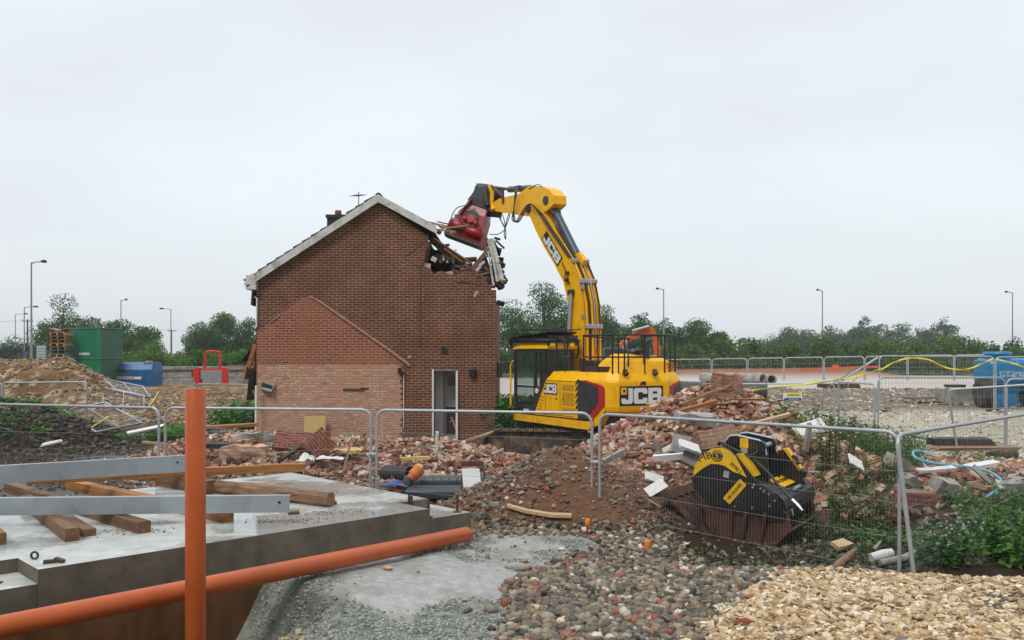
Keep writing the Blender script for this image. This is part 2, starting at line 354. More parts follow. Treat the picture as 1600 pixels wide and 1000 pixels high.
def heap(x, y, cx, cy, rx, ry, h, rot=0, p=1.0, nz=.25, s=3):
    dx = x-cx; dy = y-cy; c, s_ = math.cos(rot), math.sin(rot)
    u = (dx*c+dy*s_)/rx; v = (-dx*s_+dy*c)/ry
    d = np.sqrt(u*u+v*v)*(1+nz*(fbm(x*.9, y*.9, s, 3)-.5)*2)
    t = np.clip(1-d, 0, 1); return h*(t**p)*(1-.25*t)/.75
# slab geometry (plan view), used by ground too
F1 = np.array((-4.55, 8.6)); F2 = np.array((-1.10, 11.9)); SD = (F2-F1)/np.linalg.norm(F2-F1); SN = np.array((-SD[1], SD[0]))
def gedge(x): return 10.72-(x-2.9)*.25
def ground(x, y):
    x = np.asarray(x, float); y = np.asarray(y, float)
    near = 1-sst(20, 45, y)
    z = (fbm(x*.5, y*.5, 1)-.5)*.16*(.5+near) + (fbm(x*2.2, y*2.2, 5)-.5)*.07*near
    # raised stone edge in the right foreground
    z = z + .13*sst(1.6, 3, x)*(1-sst(-.15, .35, y-gedge(x)))
    z = z - .16*sst(1.5, 4, x)*sst(10.9, 11.7, y)*(1-sst(13.2, 14.5, y))
    # pit beside slab under the drain pipe
    a = (x-F1[0])*SD[0]+(y-F1[1])*SD[1]; b = (x-F1[0])*SN[0]+(y-F1[1])*SN[1]
    z = z - .6*sst(-1.2, -.1, a)*(1-sst(1.9, 2.5, a))*sst(-1.75, -1.2, b)*(1-sst(.2, .5, b))
    z = z + .16*sst(1.6, 2.6, a)*(1-sst(4.6, 5.6, a))*sst(-2.6, -.3, b)*(1-sst(.2, 1, b))
    # rubble bank behind fence
    z = z + .30*np.exp(-((x+2.6)/2.2)**2-((y-15.8)/1.3)**2)
    z = z + heap(x, y, -2.1, 20.6, 2.5, 2.2, .62, s=11) + heap(x, y, -5.6, 21.2, 3.4, 2.4, .62, s=12) + heap(x, y, -7.4, 20.6, 2.2, 1.8, .3, s=14)
    # soil heap
    z = z+np.clip(heap(x, y, .85, 14.9, 2.15, 1.8, 1.12, nz=.2, s=21)-np.maximum(z, 0), 0, None)
    z = z+np.clip(heap(x, y, 2.0, 15.0, 1.8, 1.6, .68, nz=.2, s=22)-np.maximum(z, 0), 0, None)
    # main brick heap
    z = z+np.clip(heap(x, y, 4.35, 19.1, 3.5, 3.4, 2.0, nz=.16, s=23)-np.maximum(z, 0), 0, None)
    z = z+np.clip(heap(x, y, 3.0, 17.3, 2.6, 2.3, 1.25, nz=.2, s=24)-np.maximum(z, 0), 0, None)
    # right rubble band
    z = z + heap(x, y, 8.2, 16.0, 4.4, 2.4, .5, nz=.3, s=25) + heap(x, y, 5.6, 15.6, 1.6, 1.6, .4, s=26)
    # spoil heap left far
    hp = 2.3*np.clip((-x*40/np.maximum(y, 20)-15.4)/4.4, 0, 1)*sst(33.5, 40, y)*(1-sst(41, 50, y))*(.88+.24*fbm(x*.35, y*.35, 31))
    z = z + hp + heap(x, y, -15.6, 34.5, 3.2, 2.6, .35, s=32)
    z = z + heap(x, y, -15.2, 26.5, 3.6, 3.0, 1.2, nz=.15, s=33)
    z = z + .5*sst(44, 52, y)*(1-sst(62, 70, y))*sst(-26, -22, x)*(1-sst(-9, -7, x))
    # raised yard right
    z = z + .60*sst(24.5, 29.5, y-.1*(x-10))*(1-sst(48, 62, y))*sst(3.5, 8, x)
    # brick spoil ridge along far road
    z = z + .85*sst(88, 92, y)*(1-sst(95, 100, y))*sst(14, 18, x)*(1-sst(36, 42, x))*(.8+.4*fbm(x*.5, y*.5, 34))
    # slab pocket
    ins = sst(-2, 0, a)*(1-sst(5.2, 6.0, a))*sst(.05, .5, b)*(1-sst(4.6, 5.2, b)); z = z*(1-ins)+(-.1)*ins
    # far: flat, gentle
    return z
def g1(x, y): return float(ground(np.array([x]), np.array([y]))[0])

ys = [-80, -40, -15, 0, 3]
y = 5.0
while y < 60: ys.append(y); y *= 1.0052 if y < 30 else 1.008
while y < 900: ys.append(y); y *= 1.06
ys = np.array(ys); nx = 460
ts = np.linspace(-1, 1, nx); ts = np.sign(ts)*(np.abs(ts)**1.35)
XX = ts[None, :]*(np.abs(ys)[:, None]*.95+9); YY = np.repeat(ys[:, None], nx, 1)
ZZ = ground(XX, YY)
x = XX.ravel(); y = YY.ravel(); z = ZZ.ravel()
def zone(mask, c, colr): m = np.clip(mask, 0, 1)[:, None]; return colr*(1-m)+np.array(c)[None, :]*m
nz1 = fbm(x*1.1, y*1.1, 41); nz2 = fbm(x*.35, y*.35, 43); nz3 = fbm(x*5, y*5, 44)
C = np.zeros((len(x), 3)); C[:] = (.12, .095, .07)
wet = np.full(len(x), .85)
C = zone(sst(.45, .6, nz1), (.19, .155, .115), C)
# dark mud on the left
mud = (1-sst(-4.6, -3.6, x+.8*(nz1-.5)))*sst(14, 15, y)*(1-sst(29, 33, y))
C = zone(mud, (.040, .033, .027), C); C = zone(mud*sst(.52, .62, nz2+.2*(nz1-.5)), (.085, .08, .074), C); wet = wet*(1-mud)+mud*(.85-.3*sst(.5, .62, nz2))
# spoil heap colour
sp = sst(31.5, 34, y+1.2*nz1)*(1-sst(-9.5, -7.5, x))*(1-sst(60, 70, y))
C = zone(sp, (.15, .088, .044), C); C = zone(sp*sst(.45, .6, nz1), (.22, .14, .075), C); C = zone(sp*sst(.6, .66, nz3), (.45, .36, .25), C)
# left dark mound
md = np.clip(np.exp(-((x+14.6)/3.6)**2-((y-26.5)/3.2)**2)*2.2, 0, 1); C = zone(md, (.040, .029, .020), C); wet = wet*(1-md)+.9*md
# right yard: chalk + worked brown ground
yd = sst(4.5, 7.5, x)*sst(19.5, 22, y+2*(nz1-.5)); C = zone(yd, (.46, .42, .34), C)
brn = yd*sst(30, 33.5, y+2*(nz2-.5))*(1-sst(50, 54, y)); C = zone(brn, (.20, .155, .115), C); C = zone(brn*sst(.5, .6, nz1)*.6, (.30, .25, .19), C)
C = zone(sst(50, 54, y)*sst(-12, 4, x)*(1-sst(86, 88, y)), (.52, .48, .43), C)
C = zone(sst(87.5, 89, y)*sst(12, 18, x)*(1-sst(97, 100, y))*(1-sst(38, 42, x)), (.30, .13, .075), C)
far = sst(97, 105, y); C = zone(far, (.045, .085, .022), C)
C = zone((1-sst(-6, 0, x))*sst(56, 60, y)*(1-sst(97, 100, y))*.8, (.24, .21, .17), C)
# ochre soil by right-hand blocks
C = zone(np.exp(-((x-11.5)/2.6)**2-((y-22.0)/1.3)**2)*1.5*sst(.3, .5, nz1), (.38, .14, .05), C)
# cream ground under the right rubble
C = zone(sst(4.2, 5.5, x)*sst(17, 18, y)*(1-sst(20, 22, y)), (.36, .33, .27), C)
# dark soil behind right fence
ds = sst(1.9, 2.6, x+.5*(nz1-.5))*sst(-.1, .2, y-gedge(x))*(1-sst(13.6, 14.8, y)); C = zone(ds, (.040, .028, .019), C)
# soil heap: red brown earth

# brick dust below rubble
bd = np.clip(np.exp(-((x-3.6)/2.8)**2-((y-18)/2.6)**2)*1.8, 0, 1)+np.clip(np.exp(-((x+4.2)/4.6)**2-((y-20.6)/2.2)**2)*1.7, 0, 1); C = zone(bd, (.24, .12, .08), C)
# gravel bases
pt = sst(-2.2, -1.6, (x-F1[0])*SN[0]+(y-F1[1])*SN[1])*(1-sst(1.7, 2.4, (x-F1[0])*SD[0]+(y-F1[1])*SD[1]))*(y < 10.5); C = zone(pt, (.085, .07, .052), C)
gv = sst(-.6, 0.2, x)*(1-sst(12, 16.5, y)); C = zone(gv*(1-ds)*.9, (.085, .075, .06), C)
# yellow stone area
def yellow_mask(x, y):
    xb = 1.2+(y-8.0)*.72; return sst(-.3, .3, x-xb+.6*(fbm(x*2.2, y*2.2, 71)-.5))*(1-sst(-.12, .1, y-gedge(x)+.25*(fbm(x*3, y*3, 72)-.5)))
C = zone(np.clip(np.maximum(heap(x, y, .85, 14.9, 2.15, 1.8, 1.12, nz=.2, s=21), heap(x, y, 2.0, 15.0, 1.8, 1.6, .68, nz=.2, s=22))*6-.1, 0, 1), (.165, .088, .056), C)
ym = yellow_mask(x, y); C = zone(ym, (.42, .29, .15), C)
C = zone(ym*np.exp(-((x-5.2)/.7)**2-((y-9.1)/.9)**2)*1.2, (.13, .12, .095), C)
# poured grout
def grout_mask(x, y):
    n = (fbm(x*1.6, y*1.6, 51)-.5)*.5
    a = (x-F1[0])*SD[0]+(y-F1[1])*SD[1]; b = (x-F1[0])*SN[0]+(y-F1[1])*SN[1]
    xr = np.interp(y, [7, 8.4, 10.2, 11.3, 12.3, 12.9, 13.6, 14.2], [-.15, -.1, 0, .35, 1.25, 1.0, .2, -.6])
    return sst(-.1, .12, xr-x+n*.5)*(1-sst(12.7, 13.3, y+n))*sst(.05, .5, a-1.55+n*1.3-.35*np.clip(-b-2, 0, 2))
def gmask(x, y): return grout_mask(x, y)*(1-sst(.1, .4, (x-F1[0])*SN[0]+(y-F1[1])*SN[1]))
def rough_(x, y): return sst(.48, .66, fbm(x*.9+3, y*.9, 61)+.12*sst(10.8, 9, y)+.3*(1-sst(1.5, 2.9, (x-F1[0])*SD[0]+(y-F1[1])*SD[1])))
def groutz(x, y): return gmask(x, y)*(.05+rough_(x, y)*.05*(fbm(x*6, y*6, 63, 3)-.5)+.012*(fbm(x*3, y*3, 64)-.5))
gm = gmask(x, y)
rg = rough_(x, y)
C = zone(gm, (.40, .405, .385), C); C = zone(gm*rg, (.27, .285, .25), C); C = zone(gm*rg*sst(.42, .6, fbm(x*8, y*8, 46)), (.14, .155, .125), C); C = zone(gm*sst(.55, .7, fbm(x*2.5, y*2.5, 47))*.6, (.25, .25, .23), C)
z = z + groutz(x, y)
wet = wet*(1-gm)+gm*(.2+.55*rg)
z = z + (1-gm)*(fbm(x*7, y*7, 66, 3)-.5)*.06*(1-sst(25, 40, y))*(y > 4)
V = np.stack([x, y, z], 1); ny = len(ys)
idx = np.arange(ny*nx).reshape(ny, nx)
Fc = np.stack([idx[:-1, :-1].ravel(), idx[:-1, 1:].ravel(), idx[1:, 1:].ravel(), idx[1:, :-1].ravel()], 1)
gm_, nt, b = newmat('site_ground'); L = nt.links.new
a = N(nt, 'ShaderNodeAttribute', attribute_name='Col'); tc = N(nt, 'ShaderNodeTexCoord')
nzn = N(nt, 'ShaderNodeTexNoise'); nzn.inputs['Scale'].default_value = 9; nzn.inputs['Detail'].default_value = 9; nzn.inputs['Roughness'].default_value = .7; L(tc.outputs['Object'], nzn.inputs['Vector'])
mr = N(nt, 'ShaderNodeMapRange'); mr.inputs['From Min'].default_value = .3; mr.inputs['From Max'].default_value = .7; mr.inputs['To Min'].default_value = .72; mr.inputs['To Max'].default_value = 1.28; L(nzn.outputs['Fac'], mr.inputs[0])
hs = N(nt, 'ShaderNodeHueSaturation'); L(mr.outputs[0], hs.inputs['Value']); L(a.outputs['Color'], hs.inputs['Color']); L(hs.outputs[0], b.inputs['Base Color'])
L(a.outputs['Alpha'], b.inputs['Roughness']); sm_ = N(nt, 'ShaderNodeMapRange'); sm_.inputs['From Min'].default_value = .2; sm_.inputs['From Max'].default_value = .8; sm_.inputs['To Min'].default_value = .6; sm_.inputs['To Max'].default_value = .06; L(a.outputs['Alpha'], sm_.inputs[0]); L(sm_.outputs[0], b.inputs['Specular IOR Level'])
bp = N(nt, 'ShaderNodeBump'); bp.inputs['Strength'].default_value = .8; bp.inputs['Distance'].default_value = .04; L(nzn.outputs['Fac'], bp.inputs['Height'])
nf = N(nt, 'ShaderNodeTexNoise'); nf.inputs['Scale'].default_value = 48; nf.inputs['Detail'].default_value = 3; L(tc.outputs['Object'], nf.inputs['Vector'])
bp2 = N(nt, 'ShaderNodeBump'); bp2.inputs['Distance'].default_value = .022; L(a.outputs['Alpha'], bp2.inputs['Strength']); L(nf.outputs['Fac'], bp2.inputs['Height']); L(bp.outputs[0], bp2.inputs['Normal']); L(bp2.outputs[0], b.inputs['Normal'])
go = npmesh('ground', V, Fc, gm_, np.concatenate([C, wet[:, None]], 1), smooth=True); tag(go, kind='structure')

# ---------------------------------------------------------------- scatter helpers
def ico(sub):
    import bmesh
    bm = bmesh.new(); bmesh.ops.create_icosphere(bm, subdivisions=sub, radius=1)
    v = np.array([p.co[:] for p in bm.verts]); f = np.array([[q.index for q in p.verts] for p in bm.faces]); bm.free(); return v, f
ICO1 = ico(1); ICO2 = ico(2)
def rotm(n, tilt=None):
    # random rotation matrices
    q = rng.normal(size=(n, 4)); q /= np.linalg.norm(q, axis=1)[:, None]
    if tilt is not None:
        yaw = rng.uniform(0, 2*math.pi, n); ax = rng.uniform(0, 2*math.pi, n); t = rng.normal(0, tilt, n)
        q1 = np.stack([np.cos(yaw/2), 0*yaw, 0*yaw, np.sin(yaw/2)], 1)
        q2 = np.stack([np.cos(t/2), np.sin(t/2)*np.cos(ax), np.sin(t/2)*np.sin(ax), 0*t], 1)
        w1, x1, y1, z1 = q2.T; w2, x2, y2, z2 = q1.T
        q = np.stack([w1*w2-x1*x2-y1*y2-z1*z2, w1*x2+x1*w2+y1*z2-z1*y2, w1*y2-x1*z2+y1*w2+z1*x2, w1*z2+x1*y2-y1*x2+z1*w2], 1)
    w_, x_, y_, z_ = q.T
    return np.stack([np.stack([1-2*(y_*y_+z_*z_), 2*(x_*y_-z_*w_), 2*(x_*z_+y_*w_)], 1), np.stack([2*(x_*y_+z_*w_), 1-2*(x_*x_+z_*z_), 2*(y_*z_-x_*w_)], 1), np.stack([2*(x_*z_-y_*w_), 2*(y_*z_+x_*w_), 1-2*(x_*x_+y_*y_)], 1)], 1)
def scatter(name, base, pos, size, cols, mat, tilt=.5, jit=.22, smooth=False, cv=.0, **k):
    bv, bf = base; n = len(pos); nv = len(bv)
    R3 = rotm(n, tilt)
    P = bv[None]*(1+rng.normal(0, jit, (n, nv, 1)))*size[:, None, :]
    P = np.einsum('nij,nvj->nvi', R3, P)+pos[:, None, :]
    Fx = (bf[None]+(np.arange(n)*nv)[:, None, None]).reshape(-1, bf.shape[1])
    Cc = np.repeat(cols, nv, 0)
    return npmesh(name, P.reshape(-1, 3), Fx, mat, Cc, smooth, **k)
def pick(pal, wts, n, vj=.22):
    pal = np.array(pal); i = rng.choice(len(pal), n, p=np.array(wts)/sum(wts)); return pal[i]*rng.uniform(1-vj, 1+vj, (n, 1))
GREY = [(.175, .145, .10), (.095, .082, .065), (.27, .235, .18), (.045, .038, .032), (.23, .16, .09), (.27, .08, .042), (.50, .45, .37), (.14, .10, .066)]
GW = [26, 22, 17, 12, 12, 5, 5, 14]
BUFF = [(.50, .36, .20), (.60, .48, .32), (.42, .28, .14), (.70, .60, .46), (.33, .22, .12), (.17, .14, .11)]
BW = [28, 24, 20, 12, 12, 4]
def pts_in(n, x0, x1, y0, y1, keep):
    P = rng.uniform((x0, y0), (x1, y1), (n, 2)); return P[keep(P[:, 0], P[:, 1]) > rng.uniform(0, 1, n)]
def slabmask(x, y):
    a = (x-F1[0])*SD[0]+(y-F1[1])*SD[1]; b = (x-F1[0])*SN[0]+(y-F1[1])*SN[1]
    return (a > -3) & (a < 5.7) & (b > -.02) & (b < 4.6)
def gravel_keep(x, y):
    a = (x-F1[0])*SD[0]+(y-F1[1])*SD[1]
    k = sst(-1.0, -.4, x+.4*(fbm(x, y, 81)-.5))*(1-yellow_mask(x, y))*(1-grout_mask(x, y)*.995)
    k = k*(1-sst(15.6, 17, y)*.9)
    dark = sst(1.9, 2.6, x)*sst(.2, .5, y-gedge(x))
    so = np.clip(np.maximum(heap(x, y, .85, 14.9, 2.15, 1.8, 1.12, nz=.2, s=21), heap(x, y, 2.0, 15.0, 1.8, 1.6, .68, nz=.2, s=22))*6-.25, 0, .98)
    return k*(1-dark*.96)*(1-so)*(~slabmask(x, y))
def stones(name, P, smin, smax, pal, wts, base, mat, label=None, cat='gravel', zoff=.25, pw=2.2, flat=1, jit=.13, **k):
    n = len(P); s = smin+(smax-smin)*rng.uniform(0, 1, n)**pw
    sz = np.stack([s*rng.uniform(.8, 1.35, n), s*rng.uniform(.7, 1.1, n), s*flat*rng.uniform(.45, .8, n)], 1)
    zz = ground(P[:, 0], P[:, 1])+groutz(P[:, 0], P[:, 1])+s*zoff
    o = scatter(name, base, np.stack([P[:, 0], P[:, 1], zz], 1), sz, pick(pal, wts, n), mat, tilt=.6, jit=jit, **k)
    return tag(o, label, cat, kind='stuff')
P = pts_in(42000, -.8, 4.6, 7.6, 17, gravel_keep); fr = P[:, 1] < 11.8
stones('grey_gravel', P[fr], .014, .066, GREY, GW, ICO2, M['stone'], 'mixed grey and red rounded gravel spread across the foreground', smooth=True)
stones('grey_gravel', P[~fr], .02, .066, GREY, GW, ICO1, M['stone'], 'mixed grey gravel and small stones between the grout and fence')
P = pts_in(38000, 1.0, 9.2, 7.4, 11.4, lambda x, y: yellow_mask(x, y)*(1-.75*np.exp(-((x-5.2)/.6)**2-((y-9.1)/.8)**2)))
stones('yellow_gravel', P, .010, .052, BUFF, BW, ICO1, M['stone'], 'pale yellow crushed stone in the right foreground', pw=2.4, flat=.72, jit=.2)
P = pts_in(9000, -9, .6, 13.6, 18.8, lambda x, y: (1-slabmask(x, y)*1.)*sst(12.6, 13.4, y+.35*(x+1))*sst(-9, -4, x))
stones('brown_gravel', P, .02, .075, GREY, GW, ICO1, M['stone'], 'brown stony ground between the concrete slab and brick rubble')
P = pts_in(7000, 4.5, 18, 17.0, 30, lambda x, y: np.ones_like(x)*.8)
stones('chalk_stones', P, .02, .08, [(.62, .57, .47), (.5, .44, .34), (.4, .32, .24), (.7, .67, .6)], [5, 4, 2, 3], ICO1, M['stone'], 'white chalky stones strewn over the yard behind the fence')
P = pts_in(5000, 5, 34, 30, 60, lambda x, y: np.ones_like(x)*.9)
stones('yard_stones', P, .03, .11, [(.45, .40, .32), (.25, .19, .14), (.6, .55, .46)], [4, 5, 2], ICO1, M['stone'], 'stones over the brown worked ground of the far yard')
P = pts_in(24000, -34, -8.2, 33, 50, lambda x, y: .35+.65*sst(.45, .6, fbm(x*.8, y*.8, 91)))
stones('spoil_stones', P, .03, .11, [(.33, .22, .12), (.22, .13, .065), (.50, .39, .27), (.15, .088, .045)], [4, 5, 1.6, 4], ICO1, M['stone'], 'buff stones studding the big brown spoil heap', pw=3)
P = pts_in(2600, -16, -3.5, 15.5, 30, lambda x, y: .25+.5*sst(.5, .6, fbm(x*.8, y*.8, 92)))
stones('mud_stones', P, .015, .06, [(.10, .09, .08), (.2, .17, .14), (.35, .3, .24)], [5, 3, 1], ICO1, M['stone'], 'small stones pressed into the dark mud on the left')
P = pts_in(4600, -1.1, 3.8, 13.0, 17, lambda x, y: np.clip(np.maximum(heap(x, y, .85, 14.9, 2.15, 1.8, 1.12, nz=.2, s=21), heap(x, y, 2.0, 15.0, 1.8, 1.6, .68, nz=.2, s=22))*5, 0, 1)*(.35+.65*sst(.45, .6, fbm(x*1.5, y*1.5, 93))))
stones('heap_stones', P, .010, .05, [(.20, .11, .07), (.14, .08, .05), (.33, .23, .16), (.30, .13, .08)], [5, 4, 2, 3], ICO1, M['stone'], 'clods and stones on the reddish soil heap')
P = pts_in(420, -2.95, -1.7, 7.8, 9.2, lambda x, y: (1-grout_mask(x, y))*.9)
stones('edge_stones', P, .012, .05, [(.16, .14, .11), (.24, .22, .18), (.34, .25, .14), (.5, .42, .28)], [5, 4, 2, 1], ICO2, M['stone'], 'clumped stones beside the upright orange pipe')
CL = [(.045, .032, .022), (.03, .022, .016), (.07, .05, .034), (.12, .09, .06)]
P = pts_in(9000, 1.9, 9.5, 10.6, 14.2, lambda x, y: sst(.1, .5, y-gedge(x))*.9*sst(.35, .6, fbm(x*1.3, y*1.3, 95)))
stones('soil_clods', P, .012, .06, CL, [5, 4, 3, .6], ICO1, M['stone'], 'dark clods of earth on the soil behind the right fence', jit=.2)
P = pts_in(6000, -18, -10.5, 23, 30, lambda x, y: np.exp(-((x+14.6)/3)**2-((y-26.5)/2.6)**2))
stones('mound_clods', P, .03, .12, CL, [5, 4, 3, .4], ICO1, M['stone'], 'dark clods of earth on the low mound at the left edge', jit=.2)
P = pts_in(5000, -14, -3.8, 15, 27, lambda x, y: .3+.7*sst(.5, .6, fbm(x*.9, y*.9, 96)))
stones('mud_clods', P, .015, .06, CL, [4, 3, 4, 1.5], ICO1, M['stone'], 'clods and ridges of dark mud on the left of the site', jit=.2)
P = pts_in(3500, -5.2, -1.9, 7.2, 9.9, lambda x, y: (1-grout_mask(x, y))*(~slabmask(x, y))*1.)
stones('soil_clods', P, .012, .055, [(.10, .085, .065), (.16, .14, .11), (.06, .05, .04)], [4, 3, 3], ICO1, M['stone'], 'muddy clods below the long orange pipe', jit=.2)
P = pts_in(2600, -2.4, 1.2, 8.2, 13.4, lambda x, y: (grout_mask(x, y) > .3)*(.05+.5*(grout_mask(x, y) < .85)))
stones('grout_crumbs', P, .008, .03, [(.2, .19, .17), (.1, .09, .08), (.5, .45, .38)], [5, 3, 1], ICO1, M['stone'], 'small crumbs scattered on the poured grey grout')

P = pts_in(60000, -2.9, 1.2, 7.8, 13.2, lambda x, y: (grout_mask(x, y) > .6)*(~slabmask(x, y))*rough_(x, y)*.95*sst(.3, .5, fbm(x*5, y*5, 44)))
stones('grout_lumps', P, .005, .022, [(.27, .285, .25), (.20, .215, .185), (.33, .34, .31), (.12, .125, .105)], [5, 4, 4, 1.5], ICO1, M['stone'], 'rough granular lumps on the surface of the poured grout', zoff=.15, smooth=True, pw=1.6, jit=.18)
# ---------------------------------------------------------------- concrete slab
def sp2(a, b): return (F1[0]+SD[0]*a+SN[0]*b, F1[1]+SD[1]*a+SN[1]*b)
TOP = .60; LED = .46; LEN = float(np.linalg.norm(F2-F1)); WID = 4.43
root = empty('concrete_slab', (-3.5, 12, 0), label='large wet grey concrete foundation slab with timbers lying on it', cat='concrete slab')
mb = MB(); mb.m = 1
outl = [sp2(0, 0), sp2(LEN, 0), sp2(LEN, .66), sp2(LEN+.5, .66), sp2(LEN+.5, WID), sp2(-3.4, WID), sp2(-3.4, .66), sp2(0, .66)]
n = len(outl)
vs = [(*p, TOP) for p in outl]+[(*p, -.4) for p in outl]
mb.m = 0; mb.add(vs, [tuple(range(n))]); mb.m = 1; mb.add(vs, [(i, (i+1) % n, n+(i+1) % n, n+i) for i in range(n)])
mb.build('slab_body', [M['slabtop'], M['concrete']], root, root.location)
mb = MB()
q = [sp2(LEN+.003, .02), sp2(LEN+.75, .02), sp2(LEN+.75, 1.3), sp2(LEN+.503, 1.3), sp2(LEN+.503, .655), sp2(LEN+.003, .655)]
def ledge(mb, q):
    n = len(q); vs = [(*p, LED) for p in q]+[(*p, -.4) for p in q]
    mb.m = 0; mb.add(vs, [tuple(range(n))]); mb.m = 1; mb.add(vs, [(i, (i+1) % n, n+(i+1) % n, n+i) for i in range(n)])
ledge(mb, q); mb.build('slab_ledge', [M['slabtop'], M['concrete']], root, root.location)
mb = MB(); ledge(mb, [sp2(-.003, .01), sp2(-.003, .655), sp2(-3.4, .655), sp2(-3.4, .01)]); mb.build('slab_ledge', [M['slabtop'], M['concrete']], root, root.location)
for (a_, b_) in ((LEN+.08, .12), (LEN+.10, .52), (LEN+.62, .16), (LEN-.33, .75), (-.3, .30)):
    p = sp2(a_, b_); z0 = LED if a_ > LEN or a_ < 0 else TOP-.14
    if a_ == LEN-.33: p = sp2(LEN+.12, .60); z0 = LED
    mb = MB(); mb.tube([(p[0], p[1], z0-.02), (p[0]+.004, p[1], z0+.24)], .018, 8).box((p[0], p[1], z0+.006), (.11, .11, .012))
    mb.build('anchor_bolt', M['rust'], root, root.location)
for (a_, b_, c_) in ((0, 0, 0), (0, 0, 1), (LEN-1.5, .9, 2), (LEN-.75, 1.2, 2)):
    p = sp2(a_, b_) if c_ == 2 else Gd(*((54, 874), (78, 880))[c_], TOP)[:2]; mb = MB()
    if c_ == 0:
        pts = [(p[0]+.035*math.cos(t), p[1], TOP+.04+.035*math.sin(t)) for t in np.linspace(0, 2*math.pi, 12, endpoint=False)]
        mb.tube(pts, .012, 6, closed=True); ob = mb.build('steel_ring', M['rust'], None, (*p, TOP))
        tag(ob, 'small rusty steel ring lying on the slab near its front edge', 'ring')
    elif c_ == 1:
        mb.box((p[0], p[1], TOP+.02), (.12, .05, .03), Euler((0, 0, .5))).box((p[0]+.08, p[1]+.03, TOP+.025), (.10, .05, .03), Euler((0, .2, -.3)))
        tag(mb.build('steel_clip', M['rust'], None, (*p, TOP)), 'dark steel clip on the slab near its front edge', 'clip')
    else:
        mb.box((p[0], p[1], TOP+.02), (.14, .07, .04), Euler((.1, 0, .4)))
        tag(mb.build('wood_offcut', M['timber'], None, (*p, TOP)), 'small wood offcut on the slab ' + ('nearer its right corner' if a_ > LEN-1 else 'in front of the log'), 'offcut')
# crumbs on slab
P = rng.uniform((0, 0), (1, 1), (900, 2)); cl = np.array([sp2(LEN-1.0, .55), sp2(LEN-1.7, .5), sp2(LEN-.5, 2.4), sp2(1.4, 1.1), sp2(3.2, 2.6)])
pp = cl[rng.integers(0, 5, 420)]+rng.normal(0, .22, (420, 2))*np.array((1.5, .6))
aa = (pp-F1)@SD; bb = (pp-F1)@SN; pp = pp[(aa > .1) & (aa < LEN-.1) & (bb > .1)]
sz = rng.uniform(.004, .014, (len(pp), 1))*np.array([[1, 1, .5]])
tag(scatter('slab_crumbs', ICO1, np.concatenate([pp, np.full((len(pp), 1), TOP+.004)], 1), sz, pick([(.12, .11, .1), (.2, .18, .16)], [3, 1], len(pp)), M['stone']), 'dark crumbs of mortar scattered on the slab', 'crumbs', kind='stuff')

def beam(name, label, cat, p0, p1, wd, ht, mat, group=None, ends=None, irregular=0, roll=0, parent=None, zlift=True):
    """solid bar with its own x axis along p0->p1; p0,p1 are the bottom centre line"""
    p0 = Vector(p0); p1 = Vector(p1); d = p1-p0; Ln = d.length
    mb = MB(); n = 12 if irregular else 1; rings = []
    for i in range(n+1):
        t = i/n; j = lambda: random.uniform(-irregular, irregular)
        b = .045 if irregular else .006
        rings.append([(t*Ln, -wd/2+b+j(), j()), (t*Ln, wd/2-b+j(), j()), (t*Ln, wd/2+j(), b), (t*Ln, wd/2+j(), ht-b), (t*Ln, wd/2-b+j(), ht+j()), (t*Ln, -wd/2+b+j(), ht+j()), (t*Ln, -wd/2+j(), ht-b), (t*Ln, -wd/2+j(), b)])
    mb.loft(rings); o = mb.build(name, mat, parent)
    q = d.to_track_quat('X', 'Z'); o.rotation_mode = 'QUATERNION'; o.rotation_quaternion = q @ Euler((roll, 0, 0)).to_quaternion(); o.location = p0
    if label: tag(o, label, cat, group)
    return o
GT = 'timbers laid on the slab'
beam('timber_beam', 'brown timber bearer on the slab with its near end furthest left', 'timber', Gd(40, 790, TOP), Gd(113, 846, TOP), .15, .145, M['timber'], GT)
beam('timber_beam', 'flat brown timber lying beside the leftmost bearer', 'timber', Gd(62, 790, TOP), Gd(140, 838, TOP), .14, .085, M['timber'], GT)
beam('timber_beam', 'long brown timber bearer reaching back under both steel channels', 'timber', Gd(15, 768, TOP)+Vector((0, 0, 0)), Gd(226, 833, TOP), .15, .135, M['timber'], GT)
beam('timber_beam', 'brown timber passing under the lower channel behind the upright pipe', 'timber', Gd(110, 764, TOP), Gd(357, 816, TOP), .15, .14, M['timber2'], GT)
beam('timber_beam', 'short dark timber block under the orange plank', 'timber', Gd(250, 758, TOP), Gd(330, 772, TOP), .16, .20, M['timber'], GT)
beam('old_log', 'knotty weathered log with a sawn dark end across the slab', 'log', Gd(322, 768, TOP), Gd(517, 792, TOP), .17, .19, M['timber3'], None, irregular=.014)
beam('timber_beam', 'cut timber end lying at the far left edge of the slab', 'timber', Gd(-60, 800, TOP), Gd(-2, 852, TOP), .15, .13, M['timber'], GT)
beam('orange_plank', 'long orange-brown plank lying across the back of the slab', 'plank', Vector((-6.9, 12.75, .80)), Vector((-3.28, 14.2, .80)), .09, .125, M['timber2'])
def channel(name, label, p0, p1, h, wd):
    p0 = Vector(p0); p1 = Vector(p1); Ln = (p1-p0).length; t = .012; mb = MB()
    poly = [(0, 0), (wd, 0), (wd, t), (t, t), (t, h-t), (wd, h-t), (wd, h), (0, h)]
    mb.prism([(a, b) for a, b in poly], 0, Ln, 'yz')
    o = mb.build(name, M['chan'], None); d = p1-p0; o.rotation_mode = 'QUATERNION'; o.rotation_quaternion = d.to_track_quat('X', 'Z'); o.location = p0
    for k in (.12, Ln-.12):
        b = MB(); b.cyl((k, -.006, h*.6), (k, .004, h*.6), .016, 10); b.build('bolt_hole', M['black'], o)
    return tag(o, label, 'steel channel', 'galvanised channels laid over the timbers')
